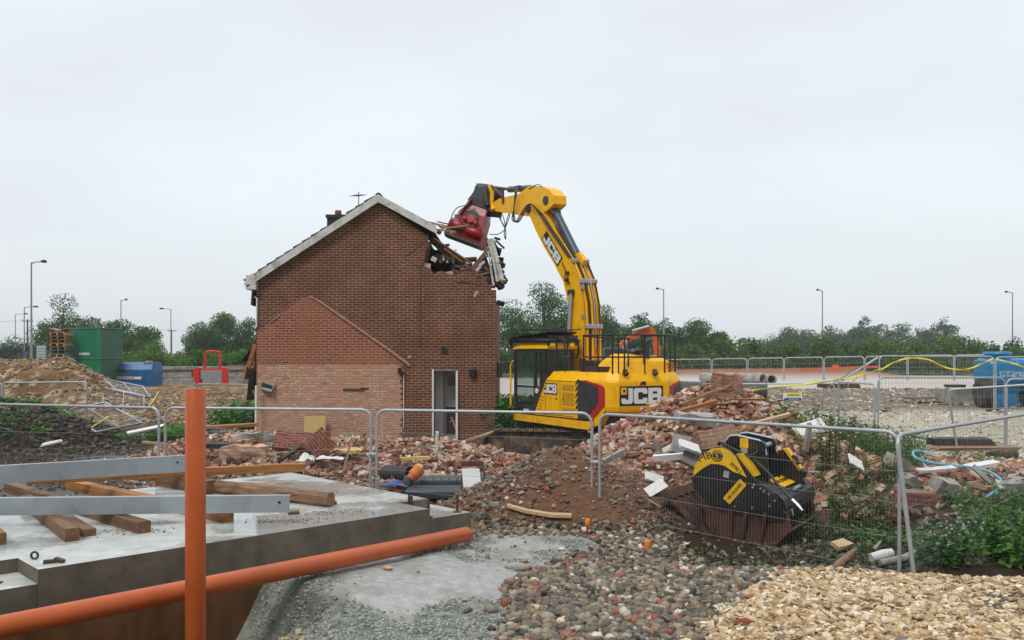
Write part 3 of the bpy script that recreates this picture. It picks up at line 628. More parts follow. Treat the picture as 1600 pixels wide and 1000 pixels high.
channel('steel_channel', 'upper galvanised steel channel, ending behind the upright orange pipe', (-7.6, 11.28, .95), (-4.72, 12.98, .95), .235, .09)
channel('steel_channel', 'lower galvanised steel channel, nearly level, with its free end right of the pipe', (-6.9, 10.55, .75), (-2.69, 10.83, .745), .205, .09)

# ---------------------------------------------------------------- drain pipes
def hpipe(name, label, cat, p0, p1, r, mat, group=None, seg=32, ribs=0, parent=None, wall=.008):
    p0 = Vector(p0); p1 = Vector(p1); d = (p1-p0); Ln = d.length; mb = MB()
    n = ribs if ribs else 1; pts = []; rs = []
    if ribs:
        for i in range(n):
            t0 = i/n*Ln; st = Ln/n
            pts += [(t0, 0, 0), (t0+st*.15, 0, 0), (t0+st*.6, 0, 0), (t0+st*.75, 0, 0)]; rs += [r*.93, r, r, r*.93]
        pts.append((Ln, 0, 0)); rs.append(r*.93)
    else: pts = [(0, 0, 0), (.004, 0, 0), (Ln-.004, 0, 0), (Ln, 0, 0)]; rs = [r-.003, r, r, r-.003]
    mb.tube(pts, rs, seg, cap=False)
    ri = r*.86-wall if ribs else r-wall
    mb.tube([(0, 0, 0), (Ln, 0, 0)], ri, seg, cap=False)
    for xx, R0 in ((0, rs[0]), (Ln, rs[-1])):
        vs = [(xx, R0*math.cos(2*math.pi*k/seg), R0*math.sin(2*math.pi*k/seg)) for k in range(seg)]+[(xx, ri*math.cos(2*math.pi*k/seg), ri*math.sin(2*math.pi*k/seg)) for k in range(seg)]
        mb.add(vs, [(k, (k+1) % seg, seg+(k+1) % seg, seg+k) for k in range(seg)])
    o = mb.build(name, mat, parent, recalc=False); o.rotation_mode = 'QUATERNION'; o.rotation_quaternion = d.to_track_quat('X', 'Z'); o.location = p0
    if label: tag(o, label, cat, group)
    return o
hpipe('drain_pipe', 'long orange plastic drain pipe lying against the front of the slab', 'pipe', (-5.6, 6.35, .35), (-.58, 11.62, .32), .098, M['terra'])
hpipe('drain_pipe', 'upright orange plastic drain pipe standing in the left foreground', 'pipe', (-2.985, 8.45, -.5), (-2.985, 8.45, 2.335), .094, M['terra'])
# plywood shutter below the pipe
mb = MB(); a0 = sp2(-1.3, -.02); a1 = sp2(2.5, -.02)
mb.add([(a0[0], a0[1], -.62), (a1[0], a1[1], -.5), (a1[0], a1[1], .13), (a0[0], a0[1], .02), (a0[0]+.015, a0[1]-.015, -.62), (a1[0]+.015, a1[1]-.015, -.5), (a1[0]+.015, a1[1]-.015, .13), (a0[0]+.015, a0[1]-.015, .02)],
       [(0,1,2,3), (4,5,6,7), (0,1,5,4), (1,2,6,5), (2,3,7,6), (3,0,4,7)])
tag(mb.build('shutter_board', M['ply'], None, (a0[0], a0[1], -.5)), 'wet brown plywood shutter below the slab edge behind the long pipe', 'plywood board')
# tilted pipe stub with collar
root = empty('pipe_stub', Gd(624, 772, .25), label='tilted orange drain pipe stub with socket and torn black tape', cat='pipe')
ax0 = Gd(624, 768, .30); ax1 = ax0+Vector((.27, .25, .30))
mb = MB(); mb.tube([ax0-(ax1-ax0)*.5, ax1], .085, 24); mb.build('pipe_body', M['terra'], root, root.location)
dd = (ax1-ax0).normalized(); mb = MB(); mb.tube([ax1-dd*.10, ax1-dd*.08, ax1+dd*.05, ax1+dd*.055, ax1+dd*.075, ax1+dd*.08], [.088, .103, .103, .109, .109, .09], 24); mb.build('socket', M['orangecap'], root, root.location)
mb = MB(); mb.tube([ax0+dd*.12, ax0+dd*.16, ax0+dd*.26, ax0+dd*.28], [.087, .0885, .090, .087], 20, cap=False); mb.tube([ax0+dd*.27+Vector((0, -.09, 0)), ax0+dd*.15+Vector((.05, -.11, -.05)), ax0+dd*.05+Vector((.05, -.1, -.05))], [.03, .04, .015], 6); mb.build('tape', M['felt'], root, root.location)
# small survey pegs
root = empty('marker_peg', Gd(917, 840, .02), label='red peg with an orange cap standing in the gravel by the grout', cat='peg')
p = Vector(root.location); mb = MB(); mb.tube([p, p+Vector((0.01, 0, .19))], .015, 10); mb.build('peg', M['redtrim'], root, p)
mb = MB(); mb.tube([p+Vector((0.01, 0, .17)), p+Vector((.01, 0, .18)), p+Vector((.01, 0, .25)), p+Vector((.01, 0, .27))], [.03, .036, .04, .03], 12); mb.build('cap', M['orangecap'], root, p)
p = Gd(1012, 856, .05); mb = MB(); mb.tube([p, p+Vector((0, 0, .02)), p+Vector((0, 0, .08)), p+Vector((0, 0, .10))], [.036, .042, .042, .036], 10)
tag(mb.build('orange_marker', M['orangecap'], None, p), 'orange plastic cap lying on the grey gravel below the fence', 'cap')

def Gs(px, py):
    k = (px-800)/F
    for Y in np.arange(6, 60, .02):
        z_ = CAMZ-(py-HOR)/F*Y
        if z_ <= g1(k*Y, Y): return Vector((k*Y, Y, z_))
# foreground odds and ends
pts = [Gs(792, 798), Gs(820, 806), Gs(860, 813), Gs(893, 814)]
for p in pts: p.z += .05
mb = MB(); rg_ = []
for i, p in enumerate(pts):
    s_ = [.6, 1, 1, .7][i]; rg_.append([p+Vector((0, -.05*s_, 0)), p+Vector((0, .06*s_, .02)), p+Vector((0, .06*s_, .06)), p+Vector((0, -.05*s_, .045))])
mb.loft(rg_); tag(mb.build('curved_timber', M['palewood'], None, pts[0]), 'curved pale strip of timber lying on gravel left of the orange peg', 'timber')
for (px, py, s_, c_, lb) in ((806, 888, .13, 'oldconc', 'pale flat stone at the right edge of the poured grout'), (878, 860, .045, 'whiteboard', 'white pebble lying on the grout near the orange peg'), (606, 906, .05, 'palewood', 'small buff stone sitting alone on the poured grout'), (1162, 975, .085, 'brick_lump', 'broken orange brick end lying at the gravel edge'), (836, 940, .06, 'palewood', 'large cream stone among the grey gravel'), (880, 968, .055, 'terra', 'rounded pink-red stone in the grey gravel')):
    p = Gd(px, py, .05); p.z = g1(p.x, p.y)+float(groutz(np.array([p.x]), np.array([p.y]))[0]); bv, bf = ICO2
    v = bv*np.array([[s_*1.2, s_*.8, s_*.45]])*(1+rng.normal(0, .07, (len(bv), 1)))
    o = npmesh('loose_stone', v, bf, M[c_], smooth=(c_ != 'oldconc'), loc=p+Vector((0, 0, .02))); tag(o, lb, 'stone')
# ---------------------------------------------------------------- mesh fence panels
def fence(p0, p1, top0, top1, bot0, bot1, label, group, r=.023, wire=.0012, dx=.042, hz=(), corner=.16, mid=True, lean=(0, 0), coup=True, block=None, rr=.0022, cross=False):
    """p0,p1: plan positions of the two legs"""
    A = Vector((*p0, 0)); B = Vector((*p1, 0)); loc = Vector((p0[0], p0[1], bot0))
    root = empty('mesh_fence', loc, label=label, cat='fence panel', group=group)
    d = (B-A); Ln = d.length; d.normalize(); lx = Vector((lean[0], lean[1], 0))
    def P(s, h):   # s along, h 0..1 height fraction
        b = bot0+(bot1-bot0)*s/Ln; t = top0+(top1-top0)*s/Ln
        return A+d*s+Vector((0, 0, b+(t-b)*h))+lx*(h-1)
    H = max(top0-bot0, .1); c = corner/H
    pts = [P(0, 0), P(0, 1-c)]
    for k in range(1, 6): a = k/6*math.pi/2; pts.append(P(corner*(1-math.cos(a)), 1-c+c*math.sin(a)))
    pts += [P(corner, 1)]+[P(Ln*k/8, 1) for k in range(1, 8)]+[P(Ln-corner, 1)]
    for k in range(1, 6): a = k/6*math.pi/2; pts.append(P(Ln-corner+corner*math.sin(a), 1-c+c*math.cos(a)))
    pts += [P(Ln, 1-c), P(Ln, 0)]
    mb = MB(); mb.tube(pts, r, 10)
    mb.build('tube_frame', M['steel'], root, loc)
    mb = MB(); k = dx
    while k < Ln-.02:
        q = 1
        if k < corner: q = 1-c+c*math.sqrt(max(0, 1-((corner-k)/corner)**2))
        if k > Ln-corner: q = 1-c+c*math.sqrt(max(0, 1-((k-Ln+corner)/corner)**2))
        a, b = P(k, .07), P(k, q); mb.tube([a, (a+b)/2, b], wire, 3, cap=False)
        mb.tube([P(k, q)+Vector((0, 0, -.018)), P(k, q)+Vector((0, -.01, r*1.08)), P(k, q)+Vector((0, 0, r*1.16))], max(wire, .002)*1.5, 4); k += dx
    for h in (hz or (.07, .3, .53, .74)): mb.tube([P(0, h), P(Ln/2, h), P(Ln, h)], rr, 4, cap=False)
    mb.build('wire_mesh', M['wire'], root, loc)
    if block:
        for s in (0, Ln):
            q = P(s, 0); mb = MB(); mb.box((q.x, q.y, q.z+.06), (.62, .22, .13), Euler((0, 0, block)), bev=.02); mb.build('foot_block', M['rubber'], root, loc)
    return root
GN = 'mesh fence panels along the front of the site'
fence((-9.75, 16.55), (-6.05, 15.35), 1.72, 1.72, -.2, -.1, 'mesh fence panel at the far left, in front of the spoil heap', GN)
fence((-5.9, 15.25), (-2.33, 14.75), 1.73, 1.73, -.1, .42, 'mesh fence panel passing behind the upright orange pipe', GN)
fence((-2.22, 14.7), (1.24, 13.9), 1.73, 1.73, .35, .12, 'mesh fence panel in front of the doorway and digger cab', GN)
fence((1.345, 13.75), (4.66, 10.78), 1.73, 1.72, .10, -.1, 'mesh fence panel in front of the crusher bucket and big brick heap', GN, r=.023)
fence((4.47, 10.42), (9.0, 14.9), 1.72, 1.72, -.1, .2, 'mesh fence panel running off the right edge, leaning at its near end', GN, r=.026, lean=(-.22, .02))
for pts_, lb_ in (([Vector((4.08, 10.4, 1.25)), Vector((4.35, 10.4, 1.29)), Vector((4.75, 10.6, 1.28))], 'upper black tie joining the two fence panels on the right'), ([Vector((4.15, 10.35, .98)), Vector((4.4, 10.4, 1.12)), Vector((4.6, 10.6, 1.26))], 'slanting black tie between the two fence legs on the right'), ([Vector((4.18, 10.3, .66)), Vector((4.5, 10.7, .67))], 'lowest black tie across the two fence legs on the right')):
    mb = MB(); mb.tube(pts_, .007, 6); tag(mb.build('cable_tie', M['felt'], None, pts_[0]), lb_, 'cable tie')
for (x_, y_, z_, w_) in ((1.29, 13.83, .98, .10), (-2.28, 14.72, 1.0, .10)):
    mb = MB(); mb.box((x_, y_, z_), (w_+.06, .05, .045), Euler((0, 0, -.2)), bev=.01); mb.cyl((x_, y_-.05, z_), (x_, y_+.05, z_), .014, 8)
    tag(mb.build('fence_clip', M['steel'], None, (x_, y_, z_)), 'steel clip joining the fence legs ' + ('left of the big brick heap' if x_ > 0 else 'in front of the house'), 'clip')
GM = 'mesh fence panels standing in the yard'
def fpx(px0, Y0, px1, Y1, ty0, ty1, h, label, group, **k):
    a = W(px0, ty0, Y0); b = W(px1, ty1, Y1)
    return fence((a.x, a.y), (b.x, b.y), a.z, b.z, a.z-h, b.z-h, label, group, **k)
fpx(1372, 23.6, 1570, 24.0, 590, 590, 2.0, 'mesh fence panel standing on black blocks in front of the blue bowser wheels', GM, r=.023, dx=.10, wire=.0022, rr=.003, block=.1)
fpx(1573, 23.8, 1760, 23.5, 592, 590, 2.0, 'mesh fence panel cut by the right edge below the blue bowser', GM, r=.023, dx=.10, wire=.0022, rr=.003)
fpx(1310, 27.5, 1367, 24.5, 597, 600, 1.95, 'narrow mesh panel seen edge-on beside the weeds', GM, r=.028, dx=.1, wire=.0022)
fpx(1120, 29, 1304, 27.8, 600, 599, 1.95, 'mesh fence panel behind the weeds carrying a small sign', GM, r=.022, dx=.12, wire=.0022, rr=.003)
fpx(1481, 20.5, 1690, 19.5, 609, 596, 1.9, 'leaning mesh fence panel crossing in front of the bowser', GM, r=.026, dx=.12, wire=.0022, rr=.003, lean=(-.3, 0), corner=.1)
GTF = 'tall mesh fence panels by the bowser'
fpx(1374, 30.0, 1553, 31.2, 556, 557, 1.95, 'tall back mesh panel draped with yellow tape, left of the bowser', GTF, r=.025, dx=.12, wire=.0026, rr=.0035, block=.5)
fpx(1556, 31.3, 1740, 31.5, 558, 556, 1.95, 'back mesh panel passing in front of the blue bowser tank', GTF, r=.025, dx=.12, wire=.0026, rr=.0035)
GB = 'far mesh fence panels along the road'
pj = [1040, 1112, 1168, 1225, 1287, 1351, 1418, 1491, 1560]
lbn = ['partly behind the digger', 'right of the digger', 'above the concrete pipes', 'third along from the digger', 'before the leaning pole', 'behind the leaning pole', 'behind the draped tape', 'left of the bowser']
for i in range(8):
    Ya, Yb = 90-i*2.6, 90-(i+1)*2.6; ta, tb = CAMZ-(562-1.0*i-HOR)/F*Ya, CAMZ-(561-1.0*i-HOR)/F*Yb
    a = W(pj[i]+1, 560, Ya); b = W(pj[i+1]-1, 560, Yb)
    fence((a.x, a.y), (b.x, b.y), ta, tb, ta-2.05, tb-2.05, 'far roadside mesh fence panel ' + lbn[i], GB, r=.045, dx=.3, wire=.007, rr=.009, corner=.3, block=0)
for i, (p0, p1, t) in enumerate(((1120, 1205, 572), (1207, 1275, 570), (1278, 1330, 568))):
    a = W(p0, t, 104); b = W(p1, t-1, 103); fence((a.x, a.y), (b.x, b.y), a.z, b.z, a.z-1.9, b.z-1.9, 'pale mesh fence panel in the second row beyond the road, ' + ['leftmost', 'middle', 'rightmost'][i], 'second row of fence beyond the road', r=.05, dx=.5, wire=.007, corner=.25)
# left group
fpx(-60, 28.5, 3, 28.3, 600, 599, 1.9, 'mesh fence panel cut by the left edge on the spoil heap', GM, r=.024, dx=.15, wire=.0022, corner=.1)
fpx(5, 28.2, 136, 28, 598, 597, 1.9, 'mesh fence panel standing at the foot of the spoil heap', GM, r=.026, dx=.15, wire=.0022, corner=.1)
fpx(308, 33, 394, 32, 600, 601, 1.9, 'mesh fence panel left of the house standing in the weeds', GM, r=.022, dx=.2, wire=.0022, corner=.1)
def fallen(quad, label):
    c = sum(quad, Vector())/4; root = empty('fallen_mesh_fence', c, label=label, cat='fence panel', group='fallen mesh fence panels by the spoil heap')
    mb = MB(); mb.tube(quad, .03, 8, closed=True); mb.tube([quad[0].lerp(quad[1], .5), quad[3].lerp(quad[2], .5)], .018, 6); mb.build('tube_frame', M['steel'], root, c)
    mb = MB()
    for k in range(1, 24): t = k/24; mb.tube([quad[0].lerp(quad[1], t), quad[3].lerp(quad[2], t)], .003, 3, cap=False)
    for k in range(1, 5): t = k/5; mb.tube([quad[0].lerp(quad[3], t), quad[1].lerp(quad[2], t)], .003, 3, cap=False)
    mb.build('wire_mesh', M['wire'], root, c)
fallen([W(163, 592, 34), W(223, 604, 33), W(235, 621, 31.5), W(180, 608, 32)], 'upper collapsed mesh panel lying against the green tank')
fallen([W(163, 606, 31), W(225, 619, 30), W(225, 657, 29), W(160, 631, 30)], 'middle collapsed mesh panel standing on edge below the green tank')
fallen([W(100, 641, 29), W(165, 629, 29.5), W(222, 661, 27.5), W(150, 675, 26)], 'lowest collapsed mesh panel lying flat at the foot of the spoil heap')
pts = [W(248, 612, 33), W(238, 628, 31), W(224, 644, 29.5), W(200, 648, 28.5), W(170, 651, 27.5), W(143, 668, 26)]
mb = MB(); mb.tube(pts, .02, 6); tag(mb.build('yellow_hose', M['yellowtape'], None, pts[0]), 'yellow tape trailing over the fallen mesh panels', 'tape')
# yellow tape on the right
def tape(pts, wd, label, nm='barrier_tape'):
    mb = MB(); rg_ = []
    n = 14*(len(pts)-1); P2 = []
    for i in range(len(pts)-1):
        p0 = pts[max(i-1, 0)]; p1 = pts[i]; p2 = pts[i+1]; p3 = pts[min(i+2, len(pts)-1)]
        for k in range(14):
            t = k/14; P2.append(.5*((2*p1)+(-p0+p2)*t+(2*p0-5*p1+4*p2-p3)*t*t+(-p0+3*p1-3*p2+p3)*t**3))
    P2.append(pts[-1])
    for i, p in enumerate(P2):
        a = .9*math.sin(i*.35); v = Vector((0, math.sin(a), math.cos(a)))*wd/2; nn = Vector((0, math.cos(a), -math.sin(a)))*.004
        rg_.append([p-v-nn, p+v-nn, p+v+nn, p-v+nn])
    mb.loft(rg_, smooth=True); return tag(mb.build(nm, M['yellowtape'], None, pts[0]), label, 'tape')
tape([W(1158, 613, 22), W(1200, 607, 23), W(1280, 598, 25), W(1340, 588, 28), W(1376, 576, 29.8)], .055, 'yellow barrier tape stretched from the brick lump to the fence')
tape([W(1376, 578, 29.8), W(1398, 566, 29.8), W(1420, 560, 29.9), W(1450, 562, 30), W(1480, 575, 30.3), W(1510, 577, 30.6), W(1535, 568, 30.9), W(1552, 560, 31)], .06, 'yellow barrier tape draped in loops along the back fence')
tape([W(1556, 561, 31), W(1575, 566, 31), W(1590, 570, 31), W(1612, 578, 31)], .07, 'pale yellow tape crossing in front of the blue bowser')
tape([W(1350, 578, 29.2), W(1337, 592, 28.6), W(1326, 600, 28.2), W(1325, 605, 28.0)], .07, 'short loose end of yellow tape hanging left of the fence')
mb = MB(); mb.tube([W(1310, 598, 28), W(1371, 559, 29.9)], .035, 8); tag(mb.build('leaning_pole', M['steel'], None, W(1310, 598, 28)), 'straight steel pole leaning up to the corner of the back fence', 'pole')
mb = MB(); mb.tube([W(1285, 640, 26.5), W(1285, 622, 26.5), W(1292, 607, 26.8), W(1303, 598, 27.2), W(1340, 576, 28.6), W(1352, 569, 29.2)], .018, 6); tag(mb.build('bent_rod', M['cable'], None, W(1285, 640, 26.5)), 'thin dark rod curving up from the weeds beside the sign', 'rod')

# ---------------------------------------------------------------- text helper
def text_on(parent, txt, size, mat, M4, name='lettering', extr=.002, align='CENTER', bold=0.0, sx=1):
    cu = bpy.data.curves.new('txt', 'FONT'); cu.body = txt; cu.size = size; cu.extrude = extr; cu.offset = bold; cu.align_x = align; cu.align_y = 'CENTER'
    ob = bpy.data.objects.new('txt', cu); col.objects.link(ob); bpy.context.view_layer.update()
    me = bpy.data.meshes.new_from_object(ob.evaluated_get(bpy.context.evaluated_depsgraph_get())); bpy.data.objects.remove(ob)
    me.materials.clear(); me.materials.append(mat); me.transform(Matrix.Diagonal((sx, 1, 1, 1))); me.transform(M4)
    o = bpy.data.objects.new(name, me); col.objects.link(o); o.parent = parent; return o
def frame(o, ex, ey):
    ex = Vector(ex).normalized(); ey = Vector(ey); ez = ex.cross(ey).normalized(); ey = ez.cross(ex)
    m = Matrix((ex, ey, ez)).transposed().to_4x4(); m.translation = Vector(o); return m

# ---------------------------------------------------------------- house
HY = 25.6; S0 = F/HY
def hx(px): return (px-800)/S0
def hz(py): return CAMZ-(py-HOR)/S0
XL, XR, XA = hx(400), hx(775), hx(592)
ZE = 4.66; ZA = hz(316); HD = 8.2; T = .25
house = empty('brick_house', ((XL+XR)/2, HY, 0), label='two-storey brick house being demolished, right side of its roof torn open', cat='house')
HO = house.location
mb = MB()
dx0, dx1, dz0, dz1 = hx(675), hx(714), .25, hz(577)
# gable as a set of polygons (no overlap)
def zroof(x): return ZA-(abs(x-XA))*(ZA-ZE)/(XR-XA) if x > XA else ZA-(XA-x)*(ZA-ZE)/(XA-XL)
xb = hx(667)
brk = [(hx(668), hz(367)), (hx(669), hz(385)), (hx(665), hz(393)), (hx(664), hz(402)), (hx(660), hz(414)), (hx(674), hz(421)), (hx(676), hz(427)), (hx(690), hz(423)), (hx(702), hz(428)), (hx(713), hz(429)), (hx(716), hz(425)), (hx(738), hz(424)), (hx(750), hz(428)), (hx(757), hz(433)), (hx(763), hz(444)), (hx(768), hz(452)), (hx(775), hz(456))]
outer = [(XL, -.4), (dx0, -.4), (dx0, dz1), (dx1, dz1), (dx1, -.4), (XR, -.4)] + [brk[-1]]+brk[:-1][::-1]+[(xb, zroof(xb)), (XA, ZA), (XL, ZE)]
mb.prism([(a, b) for a, b in outer], HY, HY+T)
mb.build('gable_wall', M['brick_main'], house, HO)
# side walls and back wall
mb = MB(); mb.prism([(HY+T, -.4), (HY+HD-T, -.4), (HY+HD-T, ZE), (HY+T, ZE)], XL, XL+T, 'yz'); mb.build('side_wall', M['brick_side'], house, HO)
mb = MB(); mb.prism([(HY+T, -.4), (HY+.8, -.4), (HY+.8, .8), (HY+2.9, .8), (HY+2.9, 2.25), (HY+.8, 2.25), (HY+.8, 4.05), (HY+T, hz(452))], XR-T, XR, 'yz'); mb.prism([(HY+.8, -.4), (HY+HD-T, -.4), (HY+HD-T, ZE-.1), (HY+5.6, ZE-.3), (HY+4.4, 4.1), (HY+3.2, 4.2), (HY+2.2, 3.9), (HY+.8, 4.05), (HY+.8, 2.25), (HY+2.9, 2.25), (HY+2.9, .8), (HY+.8, .8)], XR-T, XR, 'yz'); mb.build('side_wall', M['brick_side'], house, HO)  # right wall: unseen opening added to let light into the doorway room
mb = MB(); mb.prism([(XL, -.4), (XR, -.4), (XR, ZE-.9), (hx(690), ZE-.2), (hx(640), 5.5), (hx(640), 6.1), (XA, ZA-.2), (XL, ZE)], HY+HD-T, HY+HD, 'xz'); mb.build('back_wall', M['brick_side'], house, HO)
mb = MB(); mb.box((-5.0, HY+4, 2.5), (4.2, 7.6, .18)); mb.box((-4.9, HY+4, 4.45), (4.4, 7.6, .10)); mb.build('floor', M['darkwood'], house, HO)
mb = MB(); mb.box((hx(640), HY+4.5, 5.2), (.12, 6, 1.4)); mb.build('loft_partition', M['darkwood'], house, HO)
# roof: left slope complete, right slope down to the tear. tiles as stepped courses
sl = (ZA-ZE)/(XA-XL); ang = math.atan(sl)
def slope(x0, x1, y0, y1, sgn, name, th=.05, step=.30, lift=.10):
    mb = MB(); ca, sa = math.cos(ang), math.sin(ang); Ln = abs(x1-x0)/ca; n = int(Ln/step)
    for k in range(n+1):
        d0 = k*step; d1 = min(Ln, d0+step*1.12)
        if d1-d0 < .05: continue
        # distance measured down-slope from x0 (the ridge side)
        def pt(d, up): return (x0+sgn*(d*ca)+sgn*up*sa*1, None, (zroof(x0)-d*sa)+up*ca)
        a0, a1 = pt(d0, lift), pt(d1, lift+.035); b0, b1 = pt(d0, lift+th), pt(d1, lift+.035+th)
        j = random.uniform(-.02, .02)
        vs = []
        for yy in (y0+j, y1): vs += [(a0[0], yy, a0[2]), (a1[0], yy, a1[2]), (b1[0], yy, b1[2]), (b0[0], yy, b0[2])]
        mb.add(vs, [(0,1,2,3), (4,5,6,7), (0,1,5,4), (1,2,6,5), (2,3,7,6), (3,0,4,7)])
    mb.build(name, M['tile'], house, HO)
slope(XA, XL-.20, HY-.16, HY+HD+.15, -1, 'roof', lift=.145)
slope(XA, hx(672), HY-.16, HY+HD-3.4, 1, 'roof')
mb = MB(); mb.tube([(XA, HY-.12, ZA+.17), (XA, HY+HD+.15, ZA+.17)], .09, 10); mb.build('ridge_tiles', M['tile'], house, HO)
# verge boards
def board(mb, a, b, wv, y0, y1):  # a,b (x,z) top line, wv vertical width
    mb.prism([a, b, (b[0], b[1]-wv), (a[0], a[1]-wv)], y0, y1)
mb = MB(); board(mb, (XA, ZA+.20), (XL-.20, ZE+.20-.20*sl), .23, HY-.20, HY-.17); board(mb, (XA+.001, ZA+.20), (hx(682), hz(354)), .22, HY-.2, HY-.17)
mb.build('verge_board', M['verge'], house, HO)
mb = MB(); mb.prism([(XL+.05, ZE-.22), (XL+.05, ZE+.26), (XL-.24, ZE+.07), (XL-.24, ZE-.22)], HY-.20, HY-.002); mb.box((XL-.09, HY-.187, ZE+.05), (.27, .034, .27)); mb.build('eaves_box', M['verge'], house, HO)
mb = MB(); mb.box((XL-.12, HY+3.95, ZE-.205), (.24, 7.9, .03)); mb.box((XL-.235, HY+3.95, ZE-.12), (.03, 7.9, .14)); mb.build('eaves_soffit', M['verge'], house, HO)
mb = MB(); mb.prism([(XL-.30, ZE-.62), (XL-.26, ZE-.14), (XL-.18, ZE-.14), (XL-.22, ZE-.66)], HY+.5, HY+5, 'xz'); mb.build('hanging_tiles', M['tile'], house, HO)
mb = MB(); mb.tube([(XL-.30, HY-.02, ZE-.06), (XL-.30, HY+7.9, ZE-.10)], .05, 8); mb.build('gutter', M['white'], house, HO)
mb = MB(); mb.tube([(XL-.30, HY+2.6, ZE-.08), (XL-.28, HY+2.6, ZE-.35), (XL-.1, HY+2.6, ZE-.6), (XL-.09, HY+2.6, .1)], .04, 8); mb.build('downpipe', M['white'], house, HO)
mb = MB(); mb.tube([(XL-.03, HY-.045, hz(464)), (XL+.035, HY-.045, hz(466)), (XL+.035, HY-.045, hz(510)), (XL-.03, HY-.045, hz(513))], .022, 8); mb.build('cable_conduit', M['white'], house, HO)
mb = MB(); mb.tube([(hx(631), HY-.03, hz(582)), (hx(631), HY-.03, hz(668))], .014, 6); mb.build('cable_conduit', M['white'], house, HO)
# chimney and aerial
mb = MB(); cx, cz = hx(523)*1.16, 0; mb.box((-5.78, HY+4.2, 6.3), (.62, .62, 1.6)); mb.box((-5.78, HY+4.2, 7.13), (.70, .70, .10)); ch = mb.build('chimney', M['tile'], house, HO)
mb = MB(); mb.cyl((-5.78, HY+4.2, 7.18), (-5.78, HY+4.2, 7.36), .12, 10, .10); mb.build('chimney_pot', M['brick_side'], ch, HO)
ar = empty('tv_aerial', (-5.15, HY+4.4, 6.4), label='thin television aerial above the left roof slope', cat='aerial'); A0 = ar.location
mb = MB(); mb.tube([A0, A0+Vector((.02, 0, 1.62))], .018, 6); mb.build('mast', M['lampgrey'], ar, A0)
mb = MB(); tp = A0+Vector((.02, 0, 1.5)); mb.tube([tp+Vector((-.12, -.35, -.05)), tp+Vector((.12, .35, .06))], .012, 5)
for k in range(7):
    q = tp.lerp(tp+Vector((.12, .35, .06)), k/3.5-1+.0); mb.tube([q+Vector((-.16, .05, -.02)), q+Vector((.16, -.05, .02))], .007, 4)
mb.build('antenna', M['lampgrey'], ar, A0)
# extension scar surfaces (real 4 mm thick skins of different brick)
mb = MB(); pr = [(hx(402), hz(518)), (hx(412), hz(513)), (hx(420), hz(506)), (hx(433), hz(497)), (hx(441), hz(488)), (hx(455), hz(478)), (hx(470), hz(467)), (hx(482), hz(464)), (hx(495), hz(470)), (hx(520), hz(487)), (hx(560), hz(515)), (hx(600), hz(543)), (hx(628), hz(562)), (hx(631), hz(570)), (hx(402), hz(570))]
mb.prism(pr, HY-.006, HY+.01); mb.build('gable_scar', M['brick_scar'], house, HO)
mb = MB(); n_ = 26; zz_ = []
pr = [(hx(402), hz(570)-.003), (hx(631), hz(570)-.003)]
for k in range(n_): pr.append((hx(629+random.choice([-4, 0, 0, 3])), hz(572+k*4.4)))
pr += [(hx(629), -.3), (hx(402), -.3)]
mb.prism(pr, HY-.006, HY+.01); mb.build('buff_brickwork', M['brick_buff'], house, HO)
mb = MB(); P_ = [(484, 463), (500, 472), (540, 500), (580, 528), (610, 549), (633, 566), (640, 572)]
mb.tube([(hx(a), HY-.008, hz(b)) for a, b in P_], [.03, .04, .05, .045, .055, .06, .05], 5); mb.tube([(hx(a), HY-.006, hz(b)) for a, b in ((421, 505), (428, 500), (436, 494), (441, 489))], [.02, .03, .03, .02], 5)
mb.build('mortar_flashing', mk('pink_mortar', (.36, .20, .145), .9, var=.3, scale=12, bump=.4), house, HO)
mb = MB(); mb.box((hx(553), HY-.012, hz(609)), (.62, .02, .07)); mb.box((hx(569), HY-.012, hz(607)), (.25, .02, .035)); mb.build('charred_lintel', M['darkwood'], house, HO)
# crack lines
mb = MB()
for pts in ([(657, 415), (657, 450), (656.5, 500), (657, 540)], [(632, 402), (638, 398), (646, 394), (650, 388), (657, 384), (662, 378)], [(637, 414), (660, 416)], [(712, 441), (735, 442), (752, 446)]):
    for a, b in zip(pts[:-1], pts[1:]):
        A_, B_ = Vector((hx(a[0]), HY-.002, hz(a[1]))), Vector((hx(b[0]), HY-.002, hz(b[1]))); mb.tube([A_, B_], .010, 4)
mb.build('crack', M['felt'], house, HO)
# doorway with interior
mb = MB(); mb.box((dx0+.03, HY+.02, (dz0+dz1)/2), (.05, .12, dz1-dz0), bev=.004); mb.box((dx1+.0, HY-.02, (dz0+dz1)/2-.1), (.06, .12, dz1-dz0+.12), bev=.004); mb.box(((dx0+dx1)/2, HY+.10, dz1-.02), (dx1-dx0-.1, .12, .05)); mb.build('door_frame', M['white'], house, HO)
mb = MB(); fl = .22
mb.box((dx0-.6, HY+2.2, 1.3), (.05, 3.4, 2.4)); mb.box(((dx0+dx1)/2, HY+.85, 1.3), (1.9, .05, 2.4)); mb.box(((dx0+dx1)/2, HY+1.1, 1.25), (.75, .05, 2.3)) if False else None
mb.build('inner_wall', M['plaster'], house, HO)
mb = MB(); mb.box(((dx0+dx1)/2, HY+1.9, fl-.05), (2.0, 3.2, .08)); mb.build('inner_floor', M['oldconc'], house, HO)
mb = MB(); mb.box((dx0+.16, HY+.55, 1.3), (.22, .04, 2.2)); mb.build('inner_partition', M['plaster'], house, HO)
mb = MB(); mb.box((dx1-.16, HY+.80, fl+.36), (.40, .03, .78)); mb.box((dx1-.16, HY+.78, fl+.8), (.46, .03, .04)); mb.build('inner_door', mk('brown_door', (.10, .05, .04), .5), house, HO)
mb = MB(); mb.box((dx1-.20, HY+.80, 1.80), (.24, .05, .27)); mb.build('fuse_box', mk('grey_box', (.25, .25, .26), .5), house, HO)
